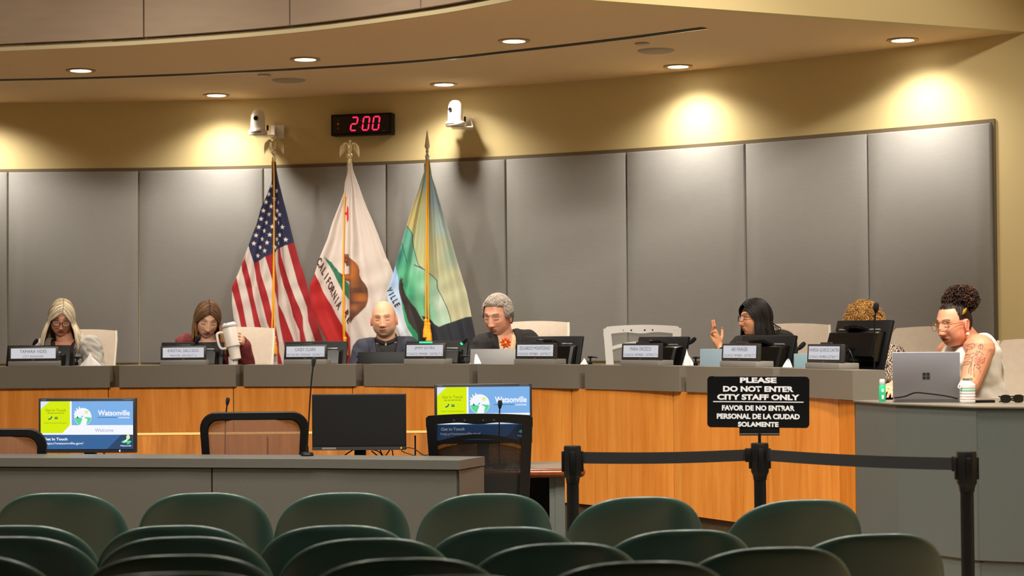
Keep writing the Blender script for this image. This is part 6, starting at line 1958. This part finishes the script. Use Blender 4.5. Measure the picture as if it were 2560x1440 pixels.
brf = lambda r, s, a: tuple(np.array(r.choice([(100, 70, 44), (116, 82, 50), (84, 58, 38), (96, 66, 42), (128, 92, 58)])) * r.uniform(.9, 1.05))
hair_cap(mb, p['M'], p['sc'], lambda d: (d.z > .50 - .3 * max(0, d.y)) or (d.y > .0 and d.z > -.6) or (abs(d.x) > .82 and d.z > -.35), 1.045, tone, (96, 66, 42))
strands_long(mb, p['M'], p['sc'], 620, lambda s: 74 if s < 0 else 66, lambda s, a: p['SL'].z + (.055 if s < 0 else .0), rnd, part=(-.004, -.074, .05), lift=1.075, flare=.012, width=.0030, wave=.004, cols=brc, tone=tone)
strands_long(mb, p['M'], p['sc'], 190, lambda s: 62, lambda s, a: p['SL'].z - .05 if s > 0 else p['SL'].z + .07, rnd, part=(-.004, -.076, .0), lift=1.08, flare=.02, width=.0032, wave=.009, cols=brf, tone=tone, amax=92,
             drape=lambda q, s, t: q + Vector((.012, -.035, 0)) * t if s > 0 else q + Vector((.025, .02, 0)) * t)
finish_hair(mb, tone, p['t'], grad=(p['H'].z + .02, p['SL'].z - .02, (190, 142, 82), .65))
# tumbler in the hand
t = thing('tumbler', 'white handled tumbler with lid tipped in the hand of the woman in maroon', 'tumbler', TUM, 0)
TM = Matrix.Rotation(-.10, 4, 'X') @ Matrix.Rotation(-.20, 4, 'Y')
s_ = 1.0
M_tum = mat('cream_tumbler_coat', (226, 216, 206), .35)
mb = MB(); mb.lathe([(0, -.118), (.033, -.118), (.036, -.114), (.038, -.045), (.041, -.036), (.0465, -.030), (.0475, .095), (.046, .102), (0, .102)], 32, M=TM); mb.build('cup', M_tum, t, local=True)
mb = MB(); mb.lathe([(.042, -.037), (.0472, -.031), (.0472, -.028), (.043, -.030)], 32, M=TM); mb.build('band', mat('grey_band', (176, 178, 186), .4), t, local=True)
mb = MB(); mb.lathe([(.047, .100), (.049, .103), (.049, .114), (.045, .120), (0, .121)], 32, M=TM); mb.box((.012, 0, .124), (.055, .022, .010), M=TM, bev=.003); mb.box((-.028, 0, .124), (.016, .016, .012), M=TM, bev=.003); mb.build('lid', mat('clear_white_lid', (214, 216, 222), .2), t, local=True)
mb = MB(); mb.lathe([(.0478, .094), (.0486, .096), (.0486, .100), (.0478, .101)], 32, M=TM); mb.build('steel_ring', M_chrome, t, local=True)
mb = MB(); mb.tube([TM @ v for v in catmull([(-.043, -.006, .070), (-.070, -.008, .075), (-.088, -.008, .066), (-.090, -.008, .040), (-.088, -.008, .0), (-.080, -.008, -.024), (-.062, -.008, -.032), (-.038, -.006, -.030)], 6)], .0085, 10, flat=.75); mb.build('handle', M_tum, t, local=True)

# ---- 3: bald man, navy blazer, black shirt
p = person('bald man in a navy blazer and black shirt, eyes lowered', (960, 797), 12.95, -.06, .03, -.04, 1.05, (911, 876, .06), (1018, 871, .06), (966, 850, .06), (226, 172, 138),
           [(886, 950, -.04), (1050, 950, -.04)], [(920, 988, -.12), (1010, 988, -.12)], W=1.04, Dp=1.05, neck=.062, fat=1.24, arm=1.05,
           tones=dict(lip=(184, 108, 92), brow=(168, 118, 92), stubble=(150, 122, 108), blush=(220, 120, 92), lidc=(186, 124, 100), lash=(70, 44, 36)))
M_blackshirt = mat('black_shirt_cloth', (26, 22, 22), .7, bump=.2, bscale=400)
M_navy = mat('navy_blazer_cloth', (48, 50, 66), .8, var=.2, vscale=60, bump=.25, bscale=450)
garment(p, 'shirt', M_blackshirt, .009, (1, 1), .003, lambda C, N: (np.hypot(tcoord(p, C)[0], tcoord(p, C)[2]) < .066) & (tcoord(p, C)[1] > .012) | (tcoord(p, C)[1] > .05), solid=0)
j = garment(p, 'blazer', M_navy, .024, (1, 1), .020, vneck(p, .36, .072, a0=.0), folds=.005)
def lap3(C, N):
    a, h, f = tcoord(p, C); w = .072 * np.clip((h + .36) / .36, 0, 1.4); g = np.abs(a) - w
    return (f > 0) & (g > -.002) & (g < .045 * np.clip((h + .36) / .22, .15, 1)) & (h > -.34) & (h < .03)
band(p, j, lap3, M_navy, 'lapel', .008)
def pin(C, N):
    a, h, f = tcoord(p, C); return (f > 0) & (np.abs(a - .088) < .011) & (np.abs(h + .075 + .5 * (a - .088)) < .006)
band(p, j, pin, mat('orange_pin', (190, 96, 50), .4), 'lapel_pin', .014)
# collar points
mb = MB()
NBv = p['NB']; ff = p['fwd']; la = p['lat']; axv = p['ax']
for s in (-1, 1):
    vs = []
    for i in range(9):
        q = -1.75 + 1.75 * i / 8 if False else (PI / 2) * (1 - i / 8) * 1.9
        c = NBv + la * (s * .064 * math.sin(q)) + ff * (.062 * math.cos(q) + .004)
        vs += [c + axv * (.048 - .005 * i), c * 1 + axv * (.016 - .010 * (i / 8) ** 2 * 3) + la * (s * .010) + ff * .012]
    mb.add(vs, [(2 * i, 2 * i + 1, 2 * i + 3, 2 * i + 2) for i in range(8)])
o = mb.build('collar', M_blackshirt, p['t']); sm = o.modifiers.new('s', 'SOLIDIFY'); sm.thickness = .005
mb = MB(); mb.sphere(NBv + ff * .078 + axv * -.012, .005, 10, 6); mb.build('button', M_white, p['t'])
tone = []; mb = MB()
hair_cap(mb, p['M'], p['sc'], lambda d: d.y > -.05 and -.30 < d.z < .42 and abs(d.x) > .25 or (d.y > .6 and -.4 < d.z < .45), 1.012, tone, (150, 112, 90))
finish_hair(mb, tone, p['t'], 'cropped_hair')

# ---- 4: grey-haired man, black jacket, peach shirt, orange flower
rnd = random.Random(11)
p = person('grey-haired man in a black jacket and peach shirt, looking down', (1244, 788), 12.45, -.50, .26, .04, 1.07, (1210, 866, -.02), (1318, 856, .10), (1254, 833, .06), (228, 166, 136),
           [(1176, 950, -.10), (1346, 950, .0)], [(1215, 988, -.14), (1290, 988, -.14)], W=1.08, Dp=1.10, neck=.066, fat=1.14, arm=1.08,
           tones=dict(lip=(190, 110, 96), brow=(82, 62, 52), stubble=(196, 142, 120), blush=(226, 124, 98), lidc=(200, 130, 104)))
M_peach = mat('peach_shirt_cloth', (240, 200, 160), .8, var=.1, vscale=120, bump=.3, bscale=500)
M_blk = mat('black_jacket_cloth', (32, 27, 28), .85, var=.3, vscale=50, bump=.25, bscale=400)
garment(p, 'shirt', M_peach, .009, (1, 1), .003, vneck(p, .10, .050), solid=0)
j = garment(p, 'jacket', M_blk, .024, (1, 1), .020, vneck(p, .46, .066, a0=-.07), folds=.006)
def lap4(C, N):
    a, h, f = tcoord(p, C); w = .066 * np.clip((h + .46) / .46, 0, 1.4); g = np.abs(a + .07 * np.clip(-h / .46, 0, 1)) - w
    return (f > 0) & (g > -.002) & (g < .042 * np.clip((h + .46) / .22, .15, 1)) & (h > -.42) & (h < .02)
band(p, j, lap4, M_blk, 'lapel', .008)
mb = MB(); NBv = p['NB']; ff = p['fwd']; la = p['lat']; axv = p['ax']
for s in (-1, 1):
    vs = []
    for i in range(9):
        q = (PI / 2) * (1 - i / 8) * 1.7 + .25
        c = NBv + la * (s * .072 * math.sin(q)) + ff * (.066 * math.cos(q) + .010)
        vs += [c + axv * (.050 - .010 * i * .8), c + axv * (.006 - .055 * (i / 8) ** 2) + la * (s * .016) + ff * .010]
    mb.add(vs, [(2 * i, 2 * i + 1, 2 * i + 3, 2 * i + 2) for i in range(8)])
o = mb.build('collar', M_peach, p['t']); sm = o.modifiers.new('s', 'SOLIDIFY'); sm.thickness = .004
tone = []; mb = MB()
gtest = lambda d: (d.z > .46 + .22 * max(0, -d.y) and d.y > -.90) or (d.y > .12 and d.z > -.38) or (abs(d.x) > .72 and d.z > -.02 and d.y > -.42)
hair_cap(mb, p['M'], p['sc'], gtest, 1.10, tone, (186, 173, 161), bumps=.025)
grey = [(196, 184, 172), (184, 171, 160), (208, 197, 187), (172, 159, 148), (190, 176, 162)]
M_, sc_ = p['M'], p['sc']
cnt = 0
while cnt < 2600:
    d = Vector((rnd.gauss(0, 1), rnd.gauss(0, 1), rnd.gauss(0, 1))).normalized()
    if not gtest(d): continue
    cnt += 1
    x, y, z = head_deform(np.array([d.x]), np.array([d.y]), np.array([d.z])); q = Vector((float(x[0]), float(y[0]), float(z[0])))
    tang = Vector((rnd.uniform(-.5, .5), .7, -.15 - .5 * max(0, 1 - d.z))) if d.z < .6 else Vector((.5 + rnd.uniform(-.3, .3), .5 + rnd.uniform(-.3, .3), .1))
    tang = (tang - d * tang.dot(d)).normalized(); b_ = d.cross(tang); ph = rnd.random() * 6.28
    L = .030 if d.z > .3 else .018
    pts = []
    for k in range(6):
        u = k / 5
        pts.append(M_ @ ((q * (1.08 + .05 * math.sin(PI * u * .8)) + tang * (L * u) + b_ * (.006 * math.sin(ph + u * 5)) + d * (.006 * math.sin(PI * u))) * sc_))
    b0 = len(mb.v); mb.tube(pts, [.0010, .0014, .0015, .0013, .0010, .0005], 4, flat=.8)
    col = np.array(rnd.choice(grey)) * rnd.uniform(.9, 1.05)
    if d.z < .15: col = col * .62
    tone.append((b0, len(mb.v), tuple(np.minimum(col, 250))))
finish_hair(mb, tone, p['t'])
# flower on the lapel: a thing pinned to him
fc = P(1263, 858, 12.45); fc = p['NB'] + p['lat'] * .0
g0 = P(1264, 857, 12.30)
t = thing('lapel_flower', 'orange flower pinned to the black jacket of the grey-haired man', 'flower', g0, 0)
M_or = mat('orange_petal', (226, 78, 14), .6, var=.3, vscale=60); M_or2 = mat('yellow_flower_heart', (232, 160, 30), .7)
for i in range(9):
    a = 2 * PI * i / 9 + .2; r = .020 if i % 2 else .022
    mb = MB(); mb.sphere((0, 0, 0), .0115, 12, 7, M=Matrix.Translation((r * math.cos(a), -.004 - .004 * (i % 2), r * math.sin(a))) @ Matrix.Rotation(-a, 4, 'Y'), sc=(1.15, .42, .72)); mb.build('petal', M_or, t, local=True)
mb = MB(); mb.sphere((0, -.010, 0), .010, 12, 8, sc=(1, .6, 1)); mb.build('flower_heart', M_or2, t, local=True)
mb = MB(); mb.tube([(-.004, .004, -.012), (-.012, .006, -.030), (-.016, .004, -.042)], .002, 6); mb.build('stem', mat('green_stem', (70, 90, 40), .6), t, local=True)

# ---- 5: black-haired woman in profile, hand raised
rnd = random.Random(17)
p = person('woman with long black hair in a black top, turned left with a raised open hand', (1887, 797), 10.95, -1.35, -.06, .0, .87, (1855, 870, -.05), (1960, 856, .20), (1907, 836, .12), (222, 158, 118),
           [(1836, 935, -.10), (1975, 950, .15)], [(1799, 866, -.06), (1940, 990, -.05)], fem=True, W=.90, Dp=.98,
           hands=(dict(d=(-.42, -.1, .90), nrm=(.55, -.65, .35), side=1, curl=(.22, .22, .2), spread=.22, thumb=(.55, .75, .15), size=.92, fcurl=[(.05, .08, .08), (.15, .12, .1), (.45, .4, .35), (.75, .6, .5)]), None),
           tones=dict(lip=(178, 76, 62), brow=(58, 40, 30), blush=(216, 124, 92), lidc=(160, 100, 76), lash=(24, 16, 14)))
M_blk2 = mat('black_top_cloth', (20, 17, 18), .85, bump=.25, bscale=400)
garment(p, 'top', M_blk2, .016, (1, 1), .014, vneck(p, .05, .05), folds=.006, cuff=.30)
tone = []; mb = MB()
bkc = lambda r, s, a: tuple(np.array(r.choice([(22, 18, 17), (16, 14, 14), (34, 27, 24), (26, 22, 20)])) * r.uniform(.9, 1.2))
hair_cap(mb, p['M'], p['sc'], lambda d: (d.z > .40 - .3 * max(0, d.y)) or (d.y > -.15 and d.z > -.6) or (abs(d.x) > .70 and d.z > -.5 and d.y > -.1), 1.06, tone, (18, 15, 14))
zs = p['NB'].z - .03
strands_long(mb, p['M'], p['sc'], 760, lambda s: 74 if s > 0 else 60, lambda s, a: zs - .03, rnd, part=(0.0, -.07, .05), lift=1.12, flare=.012, width=.0034, wave=.003, cols=bkc, tone=tone)
strands_long(mb, p['M'], p['sc'], 26, lambda s: 100, lambda s, a: zs + .02, rnd, part=(0.0, -.02, .05), lift=1.15, flare=.05, width=.0016, wave=.014, cols=bkc, tone=tone)
finish_hair(mb, tone, p['t'])
glasses(p['t'], p['M'], p['sc'], mat('black_glasses_frame', (18, 16, 16), .3), yo=-.110, th=.0016)

# ---- 6: woman with curly blonde hair hidden behind the monitor
rnd = random.Random(23)
p = person('woman with short curly blonde hair in a patterned blouse, behind the tall monitor', (2160, 817), 10.05, -.30, .22, 0, 1.0, (2092, 905, .04), (2226, 890, -.02), (2160, 872, .06), (226, 164, 132),
           [(2086, 985, -.10), (2244, 985, -.12)], [(2130, 1000, -.28), (2236, 962, -.55)], fem=True, W=.98,
           hands=(None, dict(d=(-.5, -.8, -.25), nrm=(-.3, -.1, -.9), side=-1, curl=(.4, .5, .4), spread=.1, thumb=(.6, .5, .3), size=.9)),
           tones=dict(lip=(180, 90, 84), brow=(120, 90, 60)))
m = bpy.data.materials.new('patterned_blouse_cloth'); m.use_nodes = True; nt = m.node_tree; N_ = nt.nodes; L_ = nt.links; b_ = N_['Principled BSDF']
tc = N_.new('ShaderNodeTexCoord'); wv = N_.new('ShaderNodeTexWave'); wv.inputs['Scale'].default_value = 16; wv.inputs['Distortion'].default_value = 9; wv.inputs['Detail'].default_value = 3; wv.inputs['Detail Scale'].default_value = 2.5
L_.new(tc.outputs['Object'], wv.inputs['Vector'])
cr = N_.new('ShaderNodeValToRGB'); e = cr.color_ramp.elements
e[0].position = .30; e[0].color = (*lin((34, 36, 60)), 1); e[1].position = .42; e[1].color = (*lin((220, 204, 182)), 1)
k_ = cr.color_ramp.elements.new(.75); k_.color = (*lin((196, 160, 112)), 1); k_ = cr.color_ramp.elements.new(.9); k_.color = (*lin((92, 70, 60)), 1)
L_.new(wv.outputs[0], cr.inputs[0]); L_.new(cr.outputs[0], b_.inputs['Base Color']); b_.inputs['Roughness'].default_value = .8
garment(p, 'blouse', m, .018, (1, 1), .016, vneck(p, .10, .06), folds=.005, cuff=.25)
tone = []; mb = MB()
btest = lambda d: (d.z > -.05) or (d.y > -.05 and d.z > -.55) or (abs(d.x) > .72 and d.z > -.25)
hair_cap(mb, p['M'], p['sc'], btest, 1.17, tone, (136, 94, 46), bumps=.05)
cnt = 0
while cnt < 1700:
    d = Vector((rnd.gauss(0, 1), rnd.gauss(0, 1), rnd.gauss(0, 1))).normalized()
    if not btest(d): continue
    cnt += 1
    q = Vector((d.x * .078, d.y * .1, d.z * .112)); tang = d.cross(Vector((rnd.gauss(0, 1), rnd.gauss(0, 1), rnd.gauss(0, 1)))).normalized(); b2 = d.cross(tang); ph = rnd.random() * 6.28
    L = rnd.uniform(.022, .042); R2 = rnd.uniform(.006, .011); pts = []
    for k in range(9):
        u = k / 8
        pts.append(p['M'] @ (q * 1.06 + d * (L * u) + tang * (R2 * math.sin(ph + 7 * u)) + b2 * (R2 * math.cos(ph + 7 * u)) + Vector((0, 0, -.010 * u * u))))
    b0 = len(mb.v); mb.tube(pts, [.0013] * 6 + [.0011, .0008, .0004], 4)
    tone.append((b0, len(mb.v), tuple(np.minimum(np.array(rnd.choice([(176, 128, 62), (150, 102, 46), (204, 160, 92), (118, 76, 36), (190, 140, 80)])) * rnd.uniform(.85, 1.1), 250))))
finish_hair(mb, tone, p['t'])

# ---- 7: woman with curly bun, glasses, white sleeveless top, tattooed arm
rnd = random.Random(31)
TATT = [  # tattoo line work on the upper arm: pixel polylines and colours
    ([(2420, 862), (2425, 858), (2432, 858), (2437, 862), (2436, 868), (2430, 872), (2423, 870), (2420, 864)], (96, 58, 52)),
    ([(2426, 864), (2431, 866), (2430, 870)], (96, 58, 52)), ([(2410, 872), (2416, 866), (2422, 872), (2418, 878), (2411, 876)], (92, 60, 52)),
    ([(2444, 868), (2450, 862), (2455, 868), (2452, 876), (2446, 876), (2444, 869)], (86, 62, 54)), ([(2449, 864), (2449, 875)], (86, 62, 54)),
    ([(2416, 882), (2424, 888), (2430, 884), (2438, 890), (2446, 882)], (70, 56, 52)), ([(2412, 894), (2420, 892), (2428, 896)], (70, 56, 52)),
    ([(2432, 902), (2438, 896), (2446, 898), (2452, 904), (2450, 912), (2442, 916), (2434, 912), (2431, 905)], (150, 50, 42)),
    ([(2437, 902), (2444, 902), (2446, 908), (2440, 911), (2436, 907)], (150, 50, 42)), ([(2452, 904), (2458, 898), (2456, 908), (2450, 914)], (130, 50, 44)),
    ([(2408, 906), (2416, 904), (2424, 908), (2418, 914), (2410, 912)], (62, 74, 44)), ([(2430, 918), (2438, 916), (2446, 922), (2442, 928), (2434, 924)], (62, 74, 44)),
    ([(2428, 900), (2424, 916), (2421, 934), (2420, 944)], (60, 58, 50)), ([(2432, 914), (2428, 930), (2428, 950)], (60, 58, 50)), ([(2424, 912), (2418, 926), (2416, 938)], (60, 58, 50)),
    ([(2440, 926), (2444, 936)], (60, 58, 50)), ([(2436, 888), (2440, 880), (2448, 884), (2456, 892)], (78, 60, 54)), ([(2410, 884), (2406, 892), (2412, 898)], (78, 60, 54)),
    ([(2418, 900), (2426, 898), (2434, 892), (2442, 892)], (78, 60, 54)), ([(2414, 888), (2420, 884)], (96, 70, 60)), ([(2446, 892), (2452, 898)], (96, 70, 60))]
def tattoo(c, V, H):
    R = V - np.array(CAM)
    zf = R @ np.array(fw); X = 1280 + F * (R @ np.array(rt)) / zf; Yp = 720 - F * (R @ np.array(up)) / zf
    return c, X, Yp
def arm_paint(c, V, H):
    # the ink sits on the outer side of her left upper arm, laid out on the arm itself (height along it, distance round it)
    c2 = c.copy()
    A = np.array(TA); B = np.array(TB); ax_ = (B - A) / np.linalg.norm(B - A)
    R = V - A; h = R @ ax_; out = np.array(TN) - ax_ * (np.array(TN) @ ax_); out /= np.linalg.norm(out); sd = np.cross(ax_, out)
    rad = R - h[:, None] * ax_; o = rad @ out; s = rad @ sd
    m = (h > -.05) & (h < .30) & (o > 0) & (np.hypot(o, s) < .085)
    for pl, col in TATT:
        q = []
        for a, b in pl:
            w_ = np.array(P(a, b, TA[1] - .05)) - A; q.append((float(w_ @ ax_), float((w_ - (w_ @ ax_) * ax_) @ sd)))
        d = segdist(h, s, q); k = np.clip((.0030 - d) / .0016, 0, 1) * m * .72
        c2 = c2 * (1 - k[:, None]) + LIN(col) * k[:, None]
        if col[0] > 140 or col[1] > 70:
            f = inpoly(h, s, q) & m; c2[f] = c2[f] * .72 + LIN(col) * .28
    return c2
Y7 = 9.72
TA = tuple(P(2452, 868, Y7 - .10)); TB = tuple(P(2420, 968, Y7 - .16)); TN = tuple((-np.array((0.05, 1, 0.0))))
p = person('woman with a curly dark bun, glasses, white sleeveless top and tattooed arm', (2384, 808), Y7, -1.02, .14, 0, .99, (2376, 884, .30), (2452, 872, -.10), (2418, 842, .10), (226, 158, 124),
           [(2372, 972, .20), (2424, 962, -.16)], [(2392, 990, -.02), (2398, 985, -.42)], fem=True, W=1.10, Dp=1.15, arm=1.28, neck=.062, fat=1.24,
           tones=dict(lip=(168, 88, 84), brow=(48, 30, 26), blush=(220, 130, 110), lash=(26, 18, 18), lidc=(190, 124, 100)), paint=arm_paint, pel_dx=.12, pelY=.10)
M_whitetop = mat('white_sleeveless_cloth', (236, 228, 218), .8, bump=.3, bscale=300)
def armhole(C, N):
    a, h, f = tcoord(p, C); k = vneck(p, .16, .055)(C, N)
    return k
garment(p, 'top', M_whitetop, .018, (0, 0), .0, armhole, folds=.008, fscale=16)
# shoulder straps of the sleeveless top
mb = MB()
for s in (-1, 1):
    S = p['SL'] if s < 0 else p['SR']
    a = p['NB'] + (S - p['NB']) * .52
    pts = catmull([a + p['fwd'] * .11 - p['ax'] * .16, a + p['fwd'] * .085 - p['ax'] * .05, a + p['ax'] * .022, a - p['fwd'] * .09 - p['ax'] * .05, a - p['fwd'] * .115 - p['ax'] * .16], 6)
    mb.tube(pts, .045, 12, flat=.35, side=p['lat'])
o = mb.build('shoulder_strap', M_whitetop, p['t'])
tone = []; mb = MB()
dkc = [(48, 30, 25), (36, 24, 21), (70, 43, 31), (30, 20, 18), (92, 57, 40)]
ht = lambda d: (d.z > .70 and d.y > -.70) or (d.y > .12 and d.z > -.62) or (d.z > .16 and d.y > -.36 + .1 * (1 - d.z))
hair_cap(mb, p['M'], p['sc'], ht, 1.018, tone, (36, 24, 21))
M_, sc_ = p['M'], p['sc']
bun = Vector((0, .066, .108))
for i in range(900):          # combed strands running back and up to the bun
    d = Vector((rnd.gauss(0, 1), rnd.gauss(0, 1), rnd.gauss(0, 1))).normalized()
    if not ht(d): continue
    if abs(d.x + .02) < .035 and d.y < -.1 and d.z > .4: continue
    e2 = Vector((d.x * .25, .25, 1)).normalized(); om = d.angle(e2); pts = []
    for k in range(9):
        u = k / 8; q = (d * math.sin((1 - u) * om) + e2 * math.sin(u * om)) / max(math.sin(om), 1e-3)
        kk = 1.022 + .045 * u
        x, y, z = head_deform(np.array([q.x]), np.array([q.y]), np.array([q.z])); pts.append(M_ @ (Vector((float(x[0]), float(y[0]), float(z[0]))) * kk * sc_))
    b0 = len(mb.v); mb.tube(pts, [.0012, .002, .0024, .0026, .0026, .0026, .0024, .002, .002], 5, flat=.7); tone.append((b0, len(mb.v), tuple(np.array(rnd.choice(dkc[:4])) * rnd.uniform(.85, 1.15))))
for i in range(950):          # curls of the bun
    d = Vector((rnd.gauss(0, 1), rnd.gauss(0, 1), rnd.gauss(0, 1))).normalized(); R2 = rnd.uniform(.006, .013)
    c0 = bun + Vector((d.x * .068, d.y * .088, d.z * .064)) * rnd.uniform(.8, 1.12)
    tang = d.cross(Vector((rnd.gauss(0, 1), rnd.gauss(0, 1), rnd.gauss(0, 1)))).normalized(); b2 = d.cross(tang); ph = rnd.random() * 6.28; L = rnd.uniform(.012, .030); pts = []
    n_ = 16
    for k in range(n_):
        u = k / (n_ - 1); pts.append(M_ @ ((c0 + b2 * ((u - .5) * L) + d * (R2 * math.cos(ph + 9 * u)) + tang * (R2 * math.sin(ph + 9 * u))) * sc_))
    b0 = len(mb.v); mb.tube(pts, .0018, 4); tone.append((b0, len(mb.v), tuple(np.array(rnd.choice(dkc)) * rnd.uniform(.85, 1.2))))
b0 = len(mb.v); mb.sphere(M_ @ (bun * sc_), .058 * sc_, 20, 12); tone.append((b0, len(mb.v), (28, 19, 18)))
pts = [M_ @ ((Vector((-.05, .095, .10)) + Vector((0, .018 * math.cos(q), .018 * math.sin(q)))) * sc_) for q in [5.5 * k / 14 + 2.4 for k in range(15)]]
b0 = len(mb.v); mb.tube(pts, .0012, 5); tone.append((b0, len(mb.v), (50, 34, 28)))
finish_hair(mb, tone, p['t'])
# hair clip, earring, glasses
M_amberclip = mat('gold_tortoise_clip', (206, 156, 30), .25, var=.6, vscale=60, coat=.5)
side = 1
cl = M_ @ (Vector((.079, .006, .058)) * sc_)
T = Matrix.Translation(cl) @ M_.to_3x3().to_4x4() @ Matrix.Rotation(.18, 4, 'Y') @ Matrix.Rotation(-.75, 4, 'X')
mb = MB(); mb.sphere((0, 0, 0), .022, 16, 9, M=T, sc=(.22, .42, 1.0)); mb.build('hair_clip', M_amberclip, p['t'])
mb = MB(); mb.sphere(M_ @ (Vector((.083, .006, -.056)) * sc_), .0095, 14, 10); mb.build('earring', mat('pearl_earring', (236, 216, 190), .25), p['t'])
glasses(p['t'], M_, sc_, mat('gold_glasses_frame', (170, 120, 50), .25, .6), yo=-.112, th=.0016, rx=.026, rz=.022, sq=.8)
